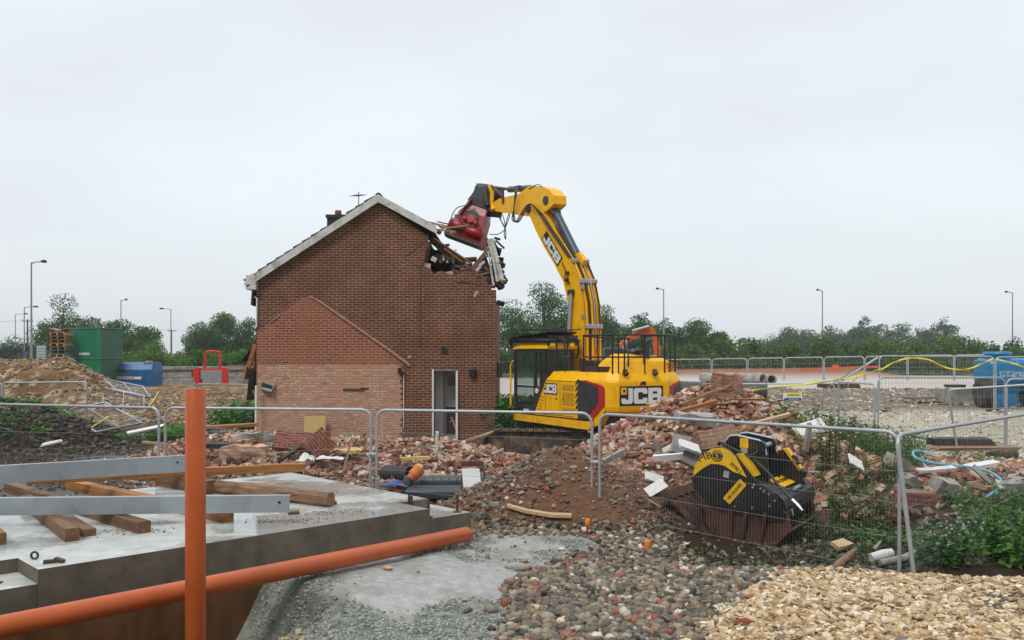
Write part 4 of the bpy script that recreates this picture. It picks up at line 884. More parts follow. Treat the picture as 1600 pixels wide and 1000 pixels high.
mb = MB(); mb.tube([(dx0+.5, HY+.7, .75), (dx1-.02, HY+.3, .38)], .02, 6); mb.tube([(dx0+.45, HY+.8, .60), (dx1-.05, HY+.6, .66)], .02, 6); mb.build('loose_batten', M['palewood'], house, HO)
mb = MB(); mb.box((hx(694.5), HY-.002, hz(548)), (.17, .03, .17)); mb.build('air_brick', M['felt'], house, HO)
mb = MB(); mb.box((hx(739), HY-.05, hz(582.5)), (.20, .13, .22), bev=.02); mb.box((hx(739), HY-.12, hz(584)), (.14, .03, .13)); mb.build('flue_box', M['black'], house, HO)
mb = MB(); mb.box((hx(625), HY-.06, hz(579)), (.10, .12, .16), bev=.015); mb.box((hx(630), HY-.08, hz(582)), (.10, .14, .05)); mb.build('wall_lamp', M['black'], house, HO)
mb = MB(); mb.cyl((hx(640), HY-.03, hz(557.5)), (hx(640), HY+.01, hz(557.5)), .05, 10); mb.build('round_vent', M['oldconc'], house, HO)
mb = MB(); e = Euler((0, .3, 0)); mb.box((hx(419), HY-.07, hz(603)), (.38, .10, .19), e); mb.m = 1; mb.box((hx(419), HY-.125, hz(603)), (.30, .03, .12), e); mb.m = 0; mb.tube([(hx(411), HY-.12, hz(607)), (hx(427), HY-.14, hz(611))], .05, 8)
mb.build('broken_light', [M['oldconc'], M['charcoal']], house, HO)
# torn roof on the right: collapsed sections, rafters, debris
def plank(mb, a, b, w_, t_, roll=0):
    a = Vector(a); b = Vector(b); d = b-a; q = (d.to_track_quat('X', 'Z') @ Euler((roll, 0, 0)).to_quaternion()).to_matrix().to_4x4()
    mb.T = Matrix.Translation((a+b)/2) @ q; mb.box((0, 0, 0), (d.length, w_, t_)); mb.T = Matrix.Identity(4)
mb = MB()
# sagging far roof slope: a slab with rafters, from near ridge level falling right
A_ = W(671, 373, 27.0); B_ = W(737, 417, 27.4); A2 = W(678, 380, 30.5); B2 = W(742, 420, 30.5)
dn = Vector((0, 0, -.10))
mb.add([A_, B_, B2, A2, A_+dn, B_+dn, B2+dn, A2+dn], [(0,1,2,3), (7,6,5,4), (0,1,5,4), (1,2,6,5), (2,3,7,6), (3,0,4,7)])
A_ = W(736, 417, 27.6); B_ = W(757, 392, 27.6); C_ = W(770, 430, 27.9); D_ = W(748, 440, 27.8); dn = Vector((0, .12, -.02))
mb.add([A_, B_, C_, D_, A_+dn, B_+dn, C_+dn, D_+dn], [(0,1,2,3), (7,6,5,4), (0,1,5,4), (1,2,6,5), (2,3,7,6), (3,0,4,7)])
mb.build('torn_roof', M['tile'], house, HO)
mb = MB(); random.seed(5)
for (a, b, Y1, Y2, w_, t_) in (((674, 372), (737, 414), 26.6, 27.0, .10, .10), ((672, 378), (665, 410), 26.0, 26.1, .12, .1), ((692, 390), (722, 412), 26.3, 26.4, .06, .14), ((709, 400), (708, 412), 26.2, 26.2, .07, .05), ((680, 384), (716, 420), 26.6, 27.5, .1, .05), ((738, 420), (765, 388), 26.8, 27.4, .10, .06), ((676, 425), (760, 428), 27.2, 27.8, .1, .12), ((664, 410), (745, 405), 28.5, 28.5, .1, .14), ((700, 395), (700, 440), 29, 29, .1, .1), ((725, 415), (762, 436), 26.1, 26.3, .10, .08), ((745, 432), (770, 425), 26.0, 26.2, .06, .06)):
    plank(mb, W(*a, Y1), W(*b, Y2), w_, t_, random.uniform(0, 1))
mb.build('rafters', M['timber'], house, HO)
mb = MB()
for k in range(60):
    px_ = random.uniform(668, 762); lo = 375+(px_-668)*.62; py_ = random.uniform(lo+14, 432)
    Y_ = random.uniform(26.6, 29.5); c_ = W(px_, py_, Y_); mb.box(c_, (random.uniform(.1, .6), random.uniform(.1, .5), random.uniform(.06, .4)), Euler((random.uniform(-1, 1), random.uniform(-1, 1), random.uniform(-2, 2))))
mb.box(W(708, 440, 26.6), (1.9, .9, .5))
mb.build('loft_debris', M['felt'], house, HO)
mb = MB()
for (px_, py_, w_, h_, e) in ((667, 417, .20, .20, .15), (678, 405, .16, .13, .5), (700, 427, .30, .08, -.2), (693, 405, .05, .08, 0), (699, 409, .06, .05, .4), (747, 420, .22, .08, -.8), (753, 412, .2, .07, -.7), (730, 411, .12, .03, .4)):
    mb.box(W(px_, py_, 25.75), (w_, .05, h_), Euler((.2, e, .1)))
mb.build('plaster_fragments', M['plaster'], house, HO)
mb = MB()
for (px_, py_, w_, e) in ((688, 408, .12, 1.3), (679, 432, .2, 1.2), (737, 421, .26, .5), (753, 434, .3, .3), (761, 421, .18, .8), (742, 428, .15, -.3), (769, 448, .15, 0), (712, 424, .16, .2), (725, 422, .2, -.1)):
    mb = MB(); mb.box(W(px_, py_, 25.66), (w_, .11, .075), Euler((.3, e, .4))); mb.build('loose_brick', M['brick_lump'], house, HO)
pass
mb = MB(); plank(mb, W(766, 374, 25.9), W(783, 438, 25.7), .12, .16, .4); plank(mb, W(767, 385, 25.7), W(777, 440, 25.6), .07, .03, .2); plank(mb, W(763, 392, 25.75), W(771, 446, 25.6), .05, .03); plank(mb, W(771, 388, 25.8), W(780, 420, 25.7), .06, .03, 1)
mb.build('hanging_board', M['verge'], house, HO)
mb = MB(); random.seed(9)
for k in range(34):
    t = random.random(); px_ = 768+t*15+random.uniform(-5, 5); py_ = 376+t*72; c_ = W(px_, py_, random.uniform(25.8, 27)); mb.box(c_, (random.uniform(.05, .25), random.uniform(.05, .3), random.uniform(.1, .4)), Euler((random.uniform(-1, 1), random.uniform(-1, 1), random.uniform(-2, 2))))
plank(mb, W(775, 376, 26.2), W(788, 388, 26), .03, .05); plank(mb, W(773, 372, 26.2), W(781, 374, 26), .04, .07); plank(mb, W(783, 428, 25.9), W(788, 426, 25.8), .03, .03)
mb.build('torn_felt', M['felt'], house, HO)
mb = MB()
for (a, b) in (((676, 358), (712, 362)), ((683, 351), (700, 356)), ((690, 357), (730, 352)), ((664, 346), (690, 352))): plank(mb, W(*a, 26.2), W(*b, 27.2), .04, .05)
mb.build('torn_battens', M['palewood'], house, HO)
# left side fragments: timber & black sheet hanging off side
mb = MB(); mb.add([W(398, 535, 26.4), W(376, 566, 26.6), W(381, 572, 26.5), W(392, 568, 26.2), (XL-.02, HY+1.1, hz(560)), W(398, 537, 26.6), W(377, 568, 26.9), W(392, 572, 26.9)], [(0,1,2,3,4), (0,5,6,1), (5,6,7), (0,4,7,5)]); mb.box(W(395, 600, 26.2), (.16, .4, .9), Euler((.2, .15, 0))); mb.build('hanging_felt', M['felt'], house, HO)
mb = MB(); plank(mb, W(399, 538, 26.0), W(388, 575, 26.0), .10, .12); plank(mb, W(388, 572, 26.0), W(384, 592, 26.1), .14, .08); plank(mb, W(396, 610, 26), W(400, 624, 25.9), .04, .04); plank(mb, W(400, 540, 26.2), W(398, 600, 26.3), .12, .12); mb.build('splintered_post', M['timber2'], house, HO)
# falling chips
random.seed(11)
for i, (px_, py_, s_, m_) in enumerate(((699, 383, .08, 'darkwood'), (705, 364, .10, 'oldconc'), (686, 363, .12, 'darkwood'), (690, 352, .10, 'palewood'), (787, 439, .09, 'palewood'), (744, 460, .11, 'palewood'), (782, 474, .14, 'felt'), (712, 391, .04, 'darkwood'))):
    mb = MB(); mb.box((0, 0, 0), (s_*1.6, s_, s_*.7), Euler((random.random()*3, random.random()*2-1, random.random()*3)), bev=s_*.12)
    o = mb.build('falling_fragment', M[m_]); o.location = W(px_, py_, 24.9 if px_ > 740 and py_ > 450 else 25.3)
    tag(o, ['dark chip falling in the gap of the roof', 'grey chunk falling left of the red grab', 'dark chunk falling just below the verge end', 'pale chip falling beside the verge end', 'pale wood chunk falling off the right roof corner', 'pale wood splinter falling in front of the brick gable', 'black flake falling to the right of the house', 'tiny dark speck falling in the roof gap'][i], 'fragment', 'fragments falling from the torn roof')
# thing leaning on the wall
p = W(492, 667, 25.35); mb = MB(); mb.box(p, (.60, .035, .62), Euler((-.12, 0, 0))); tag(mb.build('yellow_board', M['osb'], None, p), 'yellow wooden board leaning against the gable at ground level', 'board')
mb = MB(); q_ = W(398, 664, 25.2); mb.tube([(q_.x, 25.3, 0), (q_.x, 25.35, hz(602))], .035, 8); tag(mb.build('white_post', M['white'], None, (q_.x, 25.3, 0)), 'thin white pipe standing at the left corner of the house', 'pipe')
# ---------------------------------------------------------------- block letters
LJ = [(0, .30), (0, .12), (.12, 0), (.84, 0), (.98, .12), (.98, 1), (.60, 1), (.60, .27), (.36, .27), (.36, .36), (0, .36)]
LC = [(.13, 0), (1.05, 0), (1.18, .12), (1.18, .37), (.80, .37), (.80, .27), (.39, .27), (.39, .73), (.80, .73), (.80, .63), (1.18, .63), (1.18, .88), (1.05, 1), (.13, 1), (0, .88), (0, .12)]
LB = [(0, 0), (1.05, 0), (1.18, .12), (1.18, .42), (1.09, .5), (1.16, .58), (1.16, .88), (1.04, 1), (0, 1)]
def logo(parent, M4, w, h, letters=True, name='emblem_plate', square=True):
    """black plate w x h centred at origin of M4 with white JCB letters"""
    mb = MB(); mb.T = M4; mb.m = 0; mb.box((0, 0, .003), (w, h, .006), bev=0)
    lw = w*.93; tot = .98+.08+1.18+.08+1.18; sx = lw/tot; sy = h*.80; x0 = -lw/2; y0 = -sy/2
    mb.m = 1
    for L_, off in ((LJ, 0), (LC, 1.06), (LB, 2.32)):
        mb.prism([(x0+(off+p[0])*sx, y0+p[1]*sy) for p in L_], .0065, .011, 'xy')
    mb.m = 0
    for (a, b, c, d) in ((.40, .22, .78, .37), (.40, .62, .78, .77)):
        mb.prism([(x0+(2.32+a)*sx, y0+b*sy), (x0+(2.32+c)*sx, y0+b*sy), (x0+(2.32+c)*sx, y0+d*sy), (x0+(2.32+a)*sx, y0+d*sy)], .0112, .013, 'xy')
    if square:
        mb.m = 2; mb.prism([(x0-.01*w, y0+.60*sy), (x0+.46*sx, y0+.60*sy), (x0+.46*sx, y0+1.04*sy), (x0-.01*w, y0+1.04*sy)], .0066, .012, 'xy')
        mb.m = 0; mb.prism([(x0+.12*sx, y0+.74*sy), (x0+.32*sx, y0+.74*sy), (x0+.36*sx, y0+.9*sy), (x0+.16*sx, y0+.9*sy)], .0122, .0135, 'xy')
    return mb.build(name, [M['black'], M['white'], M['yellow']], parent)

# ---------------------------------------------------------------- yellow excavator
TH = 57; EC = Vector((2.0, 24.9, 0)); ex = empty('tracked_excavator', EC, R(180-TH), 'big yellow and black tracked excavator with its boom raised over the house', 'excavator')
EM = Matrix.Translation(EC) @ Matrix.Rotation(R(180-TH), 4, 'Z'); EMi = EM.inverted()
def bp(px, py, v):
    """point of the machine's vertical plane at side offset v, in machine coordinates"""
    k = (px-800)/F; h = Vector((math.cos(R(180-TH)), math.sin(R(180-TH)))); l = Vector((-h.y, h.x))
    X0 = EC.x+l.x*v; Y0 = EC.y+l.y*v; u = (X0-k*Y0)/(k*h.y-h.x); Y = Y0+h.y*u
    return Vector((u, v, CAMZ-(py-HOR)/F*Y))
def E(name, mb, mat, parent=None): return mb.build(name, mat, parent or ex)
# tracks
uc = MB(); ROT = Matrix.Rotation(R(52), 4, 'Z')
tb = MB()
for sy in (1, -1):
    mb = MB(); mb.T = ROT; Lh = 2.05; r_ = .42; zc = .17; xo = .20
    path = []
    nP = 12
    for k in range(nP+1): a = -math.pi/2+math.pi*k/nP; path.append((xo+Lh+r_*math.cos(a), zc+r_*math.sin(a)))
    for k in range(1, 16): path.append((xo+Lh-2*Lh*k/16, zc+r_+.0))
    for k in range(nP+1): a = math.pi/2+math.pi*k/nP; path.append((xo-Lh+r_*math.cos(a), zc+r_*math.sin(a)))
    for k in range(1, 16): path.append((xo-Lh+2*Lh*k/16, zc-r_))
    # resample as shoes
    P_ = [Vector((p[0], 0, p[1])) for p in path]; tot = 0; seg = []
    for a, b in zip(P_, P_[1:]+P_[:1]): seg.append((tot, (b-a).length, a, b)); tot += (b-a).length
    ns = 48
    for i in range(ns):
        d_ = (i+.5)/ns*tot
        for (t0, ln, a, b) in seg:
            if t0 <= d_ < t0+ln: break
        c_ = a.lerp(b, (d_-t0)/ln); dr = (b-a).normalized(); an = math.atan2(dr.z, dr.x)
        e = Matrix.Rotation(-an, 4, 'Y')
        mb.T = ROT @ Matrix.Translation((c_.x, sy*1.2, c_.z)) @ e
        mb.box((0, 0, 0), (tot/ns*.93, .58, .035)); mb.box((-tot/ns*.3, 0, -.03), (.02, .58, .05)); mb.box((0, 0, .04), (tot/ns*.8, .16, .06))
    E('track', mb, M['track'])
    mb = MB(); mb.T = ROT; mb.box((xo, sy*1.2, zc+.03), (3.9, .40, .62), bev=.08)
    for k in range(8): mb.cyl((xo-1.75+k*.5, sy*1.2-.2, zc-.24), (xo-1.75+k*.5, sy*1.2+.2, zc-.24), .12, 12)
    for q in (-Lh, Lh): mb.cyl((xo+q, sy*1.2-.14, zc), (xo+q, sy*1.2+.14, zc), .34, 20)
    E('track_frame', mb, M['track'])
mb = MB(); mb.T = ROT; mb.box((0, 0, .35), (1.6, 2.0, .35)); mb.T = Matrix.Identity(4); mb.cyl((0, 0, .5), (0, 0, .85), .62, 24); E('undercarriage', mb, M['track'])
# upper body
mb = MB(); mb.box((-.25, 0, .90), (3.3, 2.3, .12)); E('deck_frame', mb, M['black'])
mb = MB()
mb.prism([(1.64, .735), (-1.40, .70), (-1.85, .70), (-1.98, .80), (-1.98, .90), (1.64, .915)], 1.12, 1.285); E('side_skirt', mb, M['yellow'])
mb = MB()
ringL = lambda u: [(u, .42, .95), (u, 1.27, .95), (u, 1.27, 1.90), (u, 1.245, 1.95), (u, 1.12, 2.15), (u, .42, 2.15)]
mb.add([(.60, .42, .95), (.60, 1.27, .95), (.03, 1.27, 1.90), (.0, 1.245, 1.95), (-.13, 1.12, 2.15), (-.13, .42, 2.15)]+ringL(-1.385), [tuple(range(6)), tuple(range(6, 12))]+[(i, (i+1) % 6, 6+(i+1) % 6, 6+i) for i in range(6)])
E('engine_door_panel', mb, M['yellow'])
mb = MB(); mb.loft([[(u, -1.30, .95), (u, .415, .95), (u, .415, 2.10), (u, -1.12, 2.10), (u, -1.30, 1.92)] for u in (.1, -1.385)]); mb.box((.9, -.95, 1.35), (1.6, .68, .85), bev=.06); E('right_housing', mb, M['yellow'])
# counterweight
plan = [(-1.39, 1.27), (-2.33, 1.13), (-2.60, .93), (-2.85, -.50), (-2.66, -1.10), (-2.2, -1.30), (-1.39, -1.30)]
def ins(pl, d, dz):
    c = Vector((-1.9, 0)); o = []
    for p in pl:
        v = Vector(p)-c; L_ = v.length; v = v*(1-d/L_); o.append((min(-1.39, c.x+v.x) if p[0] > -1.4 else c.x+v.x, c.y+v.y, dz))
    return o
mb = MB(); mb.loft([ins(plan, .16, 1.06), ins(plan, .03, 1.18), ins(plan, 0, 1.30), ins(plan, .0, 1.90), ins(plan, .02, 1.96), ins(plan, .13, 2.15)])
mb.prism([(-1.39, .93), (-2.02, .80), (-2.33, 1.22), (-1.39, 1.22)], .9, 1.14)
E('counterweight', mb, M['yellow'])
# side vent panels (faces of the counterweight)
def face_poly(name, A, B, pts, off, mat, th=.006):
    A = Vector((*A, 0)); B = Vector((*B, 0)); d = B-A; n_ = Vector((0, 0, 1)).cross(d).normalized()*-1
    c = Vector((-1.9, 0, 0));
    if (A-c).dot(n_) < 0: n_ = -n_
    mb = MB(); v0 = [A+d*s+n_*off+Vector((0, 0, z_)) for s, z_ in pts]; v1 = [p+n_*th for p in v0]; n = len(pts)
    mb.add(v0+v1, [tuple(range(n)), tuple(range(n, 2*n))]+[(i, (i+1) % n, n+(i+1) % n, n+i) for i in range(n)]); return E(name, mb, mat)
A_, B_ = plan[0], plan[1]
face_poly('vent_trim', A_, B_, [(.15, 1.93), (.30, 1.95), (.93, 1.82), (1.0, 1.74), (1.0, 1.32), (.5, .99), (.40, 1.04)], .004, M['redtrim'])
face_poly('vent_panel', A_, B_, [(.01, 1.97), (.28, 1.90), (.70, 1.80), (.76, 1.72), (.76, 1.38), (.42, 1.06), (.34, .96), (.01, .96)], .012, M['charcoal'])
face_poly('vent_trim', plan[3], plan[4], [(.10, 1.80), (.98, 1.93), (.98, 1.25), (.10, 1.22)], .004, M['redtrim'])
face_poly('vent_panel', plan[3], plan[4], [(.45, 1.74), (.99, 1.86), (.99, 1.22), (.45, 1.22)], .012, M['charcoal'])
# logos
a = Vector((*plan[2], 0)); b = Vector((*plan[3], 0)); fr_ = frame(a.lerp(b, .46)+Vector((0, 0, 1.57)), b-a, (0, 0, 1)); logo(ex, fr_, 1.26, .49)
logo(ex, frame(Vector((-.19, 1.272, 1.68)), (-1, 0, 0), (0, 0, 1)), .60, .30)
mb = MB(); mb.T = frame(a.lerp(b, .48)+Vector((0, 0, 1.88)), b-a, (0, 0, 1)); mb.prism([(-.09, -.04), (-.02, .05), (.09, .05), (.09, -.04), (.03, -.04), (.03, 0), (-.01, -.04)], .002, .012, 'xy'); E('badge', mb, M['black'])
# door lines, louvres, chevrons
mb = MB()
for u in (-.62, .05): mb.box((u, 1.272, 1.45 if u < 0 else 1.35), (.012, .006, .96 if u < 0 else .8))
mb.box((-.6, 1.272, 1.90), (1.45, .006, .012)); mb.box((-.35, 1.272, .985), (1.8, .006, .014))
for k in range(6): mb.box((.36+.03*k*-1+.0, 1.272, 1.02+k*.085), (.16, .008, .012), Euler((0, -.25, 0)))
for (u, z_) in ((-.45, 1.42), (-.75, 1.42)): mb.box((u, 1.276, z_), (.05, .012, .04))
E('door_seam', mb, M['black'])
mb = MB()
for k, (z0_, h_) in enumerate(((1.74, .16), (1.44, .34), (1.14, .16))):
    mb.box((-.98, 1.272, z0_), (.52, .01, h_))
    for q in range(int(h_/.028)): mb.box((-.98, 1.279, z0_-h_/2+.014+q*.028), (.5, .006, .01))
E('louvre', mb, M['yellow_grille'])
mb = MB()
for k in range(5):
    z0_ = 1.15+k*.16; mb.add([(-1.30, 1.274, z0_), (-1.385, 1.274, z0_+.09), (-1.385, 1.274, z0_+.17), (-1.30, 1.274, z0_+.08)], [(0, 1, 2, 3)]); mb.add([(-1.30, 1.278, z0_), (-1.385, 1.278, z0_+.09), (-1.385, 1.278, z0_+.17), (-1.30, 1.278, z0_+.08)], [(0, 1, 2, 3)])
E('hazard_stripes', mb, M['black'])
# cab
cab = E('cab', (lambda mb: (mb.box((.84, .76, .99), (1.62, .96, .10)), mb.box((1.60, 1.22, 1.85), (.07, .07, 1.7)), mb.box((1.60, .32, 1.85), (.07, .07, 1.7)), mb.box((.60, 1.225, 1.85), (.09, .06, 1.66)),
    mb.prism([(0, 1.95), (.62, 1.0), (.62, 1.35), (.30, 1.72), (.16, 2.70), (0, 2.70)], 1.19, 1.25), mb.box((.05, 1.13, 2.4), (.09, .24, .62)), mb.box((.05, .36, 2.2), (.09, .08, 1.0)),
    mb.box((1.1, 1.225, 1.70), (.95, .05, .06)), mb.box((1.1, 1.225, 1.12), (.95, .05, .12)), mb.box((.82, 1.225, 2.70), (1.6, .05, .08)), mb.box((.05, .75, 2.16), (.08, .9, .08)), mb.box((.05, .75, 2.70), (.08, .9, .06)),
    mb.box((1.60, .76, 1.12), (.06, .9, .25)), mb.box((1.60, .76, 2.7), (.06, .9, .06)), mb.box((.30, .32, 1.6), (.5, .05, 1.2)), mb)[-1])(MB()), M['charcoal'])
mb = MB(); mb.loft([[(1.74, .30, 2.74), (1.74, 1.24, 2.74), (1.66, 1.20, 2.84), (1.66, .34, 2.84)], [(1.3, .26, 2.76), (1.3, 1.28, 2.76), (1.3, 1.22, 2.90), (1.3, .32, 2.90)], [(-.03, .26, 2.76), (-.03, 1.28, 2.76), (-.03, 1.22, 2.90), (-.03, .32, 2.90)]]); E('cab_roof', mb, M['yellow'], cab)
mb = MB()
for q in ([(1.56, 1.24, 1.75), (.66, 1.24, 1.75), (.66, 1.24, 2.66), (1.56, 1.24, 2.66)], [(1.56, 1.24, 1.18), (.66, 1.24, 1.18), (.66, 1.24, 1.67), (1.56, 1.24, 1.67)], [(.55, 1.24, 1.45), (.33, 1.24, 1.75), (.19, 1.24, 2.66), (.55, 1.24, 2.66)], [(.03, 1.02, 2.2), (.03, .37, 2.2), (.03, .37, 2.67), (.03, 1.02, 2.67)], [(1.61, 1.2, 1.25), (1.61, .35, 1.25), (1.61, .35, 2.67), (1.61, 1.2, 2.67)], [(1.5, .31, 1.3), (.6, .31, 1.3), (.6, .31, 2.66), (1.5, .31, 2.66)]): mb.add(q, [(0, 1, 2, 3)])
E('cab_window', mb, M['glass'], cab)
mb = MB(); mb.box((.5, .76, 1.35), (.45, .5, .25), bev=.04); mb.box((.28, .76, 1.75), (.14, .48, .7), Euler((0, -.12, 0)), bev=.04); E('seat', mb, M['felt'], cab)
mb = MB(); mb.box((1.0, 1.262, 1.05), (.26, .01, .05)); mb.T = frame((.50, 1.254, 1.60), (-1, 0, 0), (0, 0, 1)); mb.cyl((0, 0, 0), (0, 0, .006), .075, 16); E('cab_sticker', mb, M['white'], cab)
mb = MB(); mb.tube([(1.66, 1.27, 1.0), (1.76, 1.29, 1.12), (1.76, 1.29, 2.28), (1.66, 1.27, 2.42)], .026, 8); E('grab_rail', mb, M['yellow'], cab)
mb = MB(); mb.tube([(1.66, 1.22, 2.35), (2.05, 1.42, 2.38), (2.08, 1.44, 2.30)], .018, 6); mb.box((2.1, 1.45, 2.15), (.07, .20, .44), Euler((0, 0, .3)), bev=.02); E('mirror', mb, M['mirror'], cab)
# roof guard: stacked dark slats on a tube frame
mb = MB(); random.seed(3)
mb.tube([(1.85, .25, 2.98), (1.85, 1.30, 2.98), (-.12, 1.30, 2.98), (-.12, .25, 2.98)], .03, 6, closed=True)
for k in range(7): u = 1.75-k*.28; mb.box((u, .77, 3.05+.02*k), (.26, 1.0, .018), Euler((0, .35, 0)))
for k in range(5): mb.box((1.6-k*.36, .8, 3.16), (.05, .95, .04))
mb.box((.8, 1.28, 3.03), (1.9, .025, .07)); mb.box((.85, .8, 2.94), (2.0, 1.0, .03)); mb.box((-.1, .8, 3.05), (.05, 1.0, .14)); mb.tube([(-.3, 1.1, 3.26), (1.6, 1.1, 3.30)], .018, 6); mb.tube([(-.35, .4, 3.28), (1.2, .4, 3.24)], .018, 6)
for u, v in ((1.8, 1.25), (-.05, 1.25), (-.05, .3), (1.8, .3)): mb.box((u, v, 2.92), (.06, .06, .14))
E('roof_guard', mb, M['black'], cab)
for (u, v) in ((-.10, 1.16), (-.10, .5)):
    mb = MB(); mb.box((u, v, 2.86), (.08, .14, .11), bev=.015); E('work_light', mb, M['yellowtape'], cab)
# handrails
mb = MB(); r_ = .024
mb.tube([(-.30, 1.15, 2.15), (-.30, 1.15, 2.95), (-.36, 1.15, 3.03), (-.48, 1.15, 3.05), (-.60, 1.15, 3.03), (-.66, 1.15, 2.95), (-.66, 1.15, 2.15)], r_, 6)
mb.tube([(-.30, 1.15, 2.5), (-.66, 1.15, 2.5)], r_, 6)
mb.tube([(-.74, 1.12, 2.62), (-.74, 1.12, 2.96), (-.80, 1.12, 3.04), (-1.12, 1.10, 3.04), (-1.20, 1.10, 2.96), (-1.20, 1.10, 2.62), (-1.12, 1.10, 2.52), (-.80, 1.12, 2.52)], r_, 6, closed=True)
rail = [(-1.35, 1.05), (-2.40, .95), (-2.62, .75), (-2.72, -.5), (-2.55, -1.02), (-1.2, -1.05)]
for z_ in (3.10, 2.54): mb.tube([(a_, b_, z_) for a_, b_ in rail], r_, 6)
for (a_, b_) in rail: mb.tube([(a_, b_, 2.13), (a_, b_, 3.10)], r_, 6)
for t in (.5,):
    for i in range(len(rail)-1): p = Vector(rail[i]).lerp(Vector(rail[i+1]), t); mb.tube([(p.x, p.y, 2.13), (p.x, p.y, 3.10)], r_*.8, 6)
mb.tube([(-1.35, 1.05, 3.08), (-1.62, .2, 3.02), (-1.7, -.2, 3.02)], r_, 6); mb.tube([(-2.35, .4, 2.13), (-2.35, .4, 2.98), (-2.38, -.1, 2.98), (-2.38, -.1, 2.13)], r_, 6)
E('handrail', mb, M['black'])
# engine bonnet, intake, exhaust
mb = MB(); mb.loft([[(-1.3, .72, 2.12), (-2.42, .62, 2.12), (-2.55, -.98, 2.12), (-1.2, -1.1, 2.12)], [(-1.4, .5, 2.42), (-2.3, .42, 2.42), (-2.45, -.9, 2.42), (-1.3, -.98, 2.42)], [(-1.55, .25, 2.62), (-2.15, .2, 2.62), (-2.25, -.75, 2.55), (-1.45, -.8, 2.55)]])
mb.box((-1.2, -.95, 2.36), (1.3, .5, .42), bev=.06)
for k in range(5): mb.box((-2.45, -.95, 2.18+k*.05), (.20, .3, .015))
E('engine_bonnet', mb, M['yellow'])
mb = MB(); mb.cyl((-1.95, -.15, 2.60), (-1.95, -.15, 2.66), .15, 16); mb.tube([(-1.95, -.15, 2.64), (-1.95, -.15, 2.72), (-1.95, -.15, 2.75)], [.30, .30, .22], 20); E('air_intake', mb, M['black'])
mb = MB(); mb.cyl((-2.2, -.35, 2.3), (-2.2, -.35, 2.85), .09, 14); mb.tube([(-2.2, -.35, 2.80), (-2.25, -.35, 2.93), (-2.4, -.36, 2.98)], .07, 12); E('exhaust', mb, M['cylgrey'])
mb = MB(); mb.box((-.85, .30, 2.30), (.6, .45, .30), bev=.03); mb.box((-1.5, .75, 2.22), (.7, .35, .14)); mb.box((-.9, .75, 2.32), (.14, .12, .34)); E('deck_box', mb, M['charcoal'])
for (a_, b_) in ((-2.58, .70), (-2.78, -.1)):
    mb = MB(); mb.tube([(a_, b_, 2.18), (a_-.06, b_, 2.10)], .07, 12); mb.box((a_, b_, 2.16), (.05, .10, .16)); E('lamp_bracket', mb, M['rust'])
# boom
Lp = [(889, 585), (891, 545), (891, 510), (888, 475), (880, 440), (865, 411), (850, 386), (837, 360), (828, 338)]
Rp = [(914, 585), (914, 545), (914, 510), (912, 475), (906, 441), (894, 410), (878, 384), (861, 355), (848, 331)]
rings = []; backs = []; fronts = []
for (a, b) in zip(Lp, Rp):
    A_, B_ = bp(*a, .05), bp(*b, .05); rings.append([A_, B_, B_-Vector((0, .52, 0)), A_-Vector((0, .52, 0))]); backs.append(B_); fronts.append(A_)
mb = MB(); mb.loft(rings); boom = E('boom', mb, M['yellow'])
mb = MB()
for i in range(len(backs)-1):   # welded edge flange
    for v0 in (.05, -.47):
        a, b = backs[i]+Vector((0, v0-.05, 0)), backs[i+1]+Vector((0, v0-.05, 0)); mb.tube([a, b], .022, 6)
E('boom_flange', mb, M['yellow_grille'], boom)
# hydraulic lines on the boom's back
def offs(pts, v, o, n0=0, n1=None):
    out = []
    for i, p in enumerate(pts):
        d = (pts[min(i+1, len(pts)-1)]-pts[max(0, i-1)]).normalized(); nrm = Vector((-d.z*-1, 0, d.x*-1)); 
        if nrm.x > 0: nrm = -nrm
        out.append(Vector((p.x, v, p.z))+nrm*o)
    return out[n0:n1]
for k, (v, o, m_, rr_, n0, n1) in enumerate(((0.0, .05, 'yellow', .03, 0, 7), (-.10, .05, 'hose', .026, 0, 8), (-.18, .06, 'yellow', .034, 0, 6), (-.27, .07, 'hose', .024, 1, 8), (-.35, .06, 'yellow', .03, 0, 7), (-.44, .07, 'yellow', .026, 0, 6), (-.22, .13, 'steel', .018, 1, 6), (-.06, .11, 'hose', .02, 3, 9), (-.40, .12, 'hose', .022, 2, 6))):
    mb = MB(); mb.tube(offs(backs, v, o, n0, n1), rr_, 7); E('hydraulic_line', mb, M[m_], boom)
for i in (2, 4, 5):
    p = offs(backs, -.2, .08)[i]; mb = MB(); mb.box(p, (.12, .56, .12), bev=.01); E('line_clamp', mb, M['steel'], boom)
# side lamps and fittings on the boom
mb = MB()
for (px_, py_, s_) in ((892, 457, .24), (886, 426, .13), (885, 437, .13)):
    p = bp(px_, py_, .10); mb.box(p, (s_, .10, s_*.7), bev=.02)
mb.tube([bp(878, 410, .08), bp(884, 424, .10), bp(882, 438, .10), bp(890, 442, .08)], .018, 6)
E('boom_fitting', mb, M['charcoal'], boom)
for q_ in ((911, 493), (910, 448)): mb = MB(); mb.box(bp(*q_, .07), (.12, .06, .11)); E('pipe_bracket', mb, M['steel'], boom)
for v in (.14, -.62):
    mb = MB(); mb.tube([bp(887, 575, v), bp(888, 515, v)], .085, 14); E('lift_cylinder', mb, M['cylgrey']) if v < 0 else None
    mb2 = MB(); mb2.tube([bp(887, 560, v), bp(892, 459, v)], .055, 12); E('lift_rod', mb2, M['steel'])
a, b = bp(846, 366, .053), bp(874, 412, .053)
c_ = bp(862.5, 388, .056); dr = (bp(870, 407, .053)-bp(848, 369, .053)); logo(boom, frame(c_, dr, (0, 0, 1)), 1.18, .33, square=False)
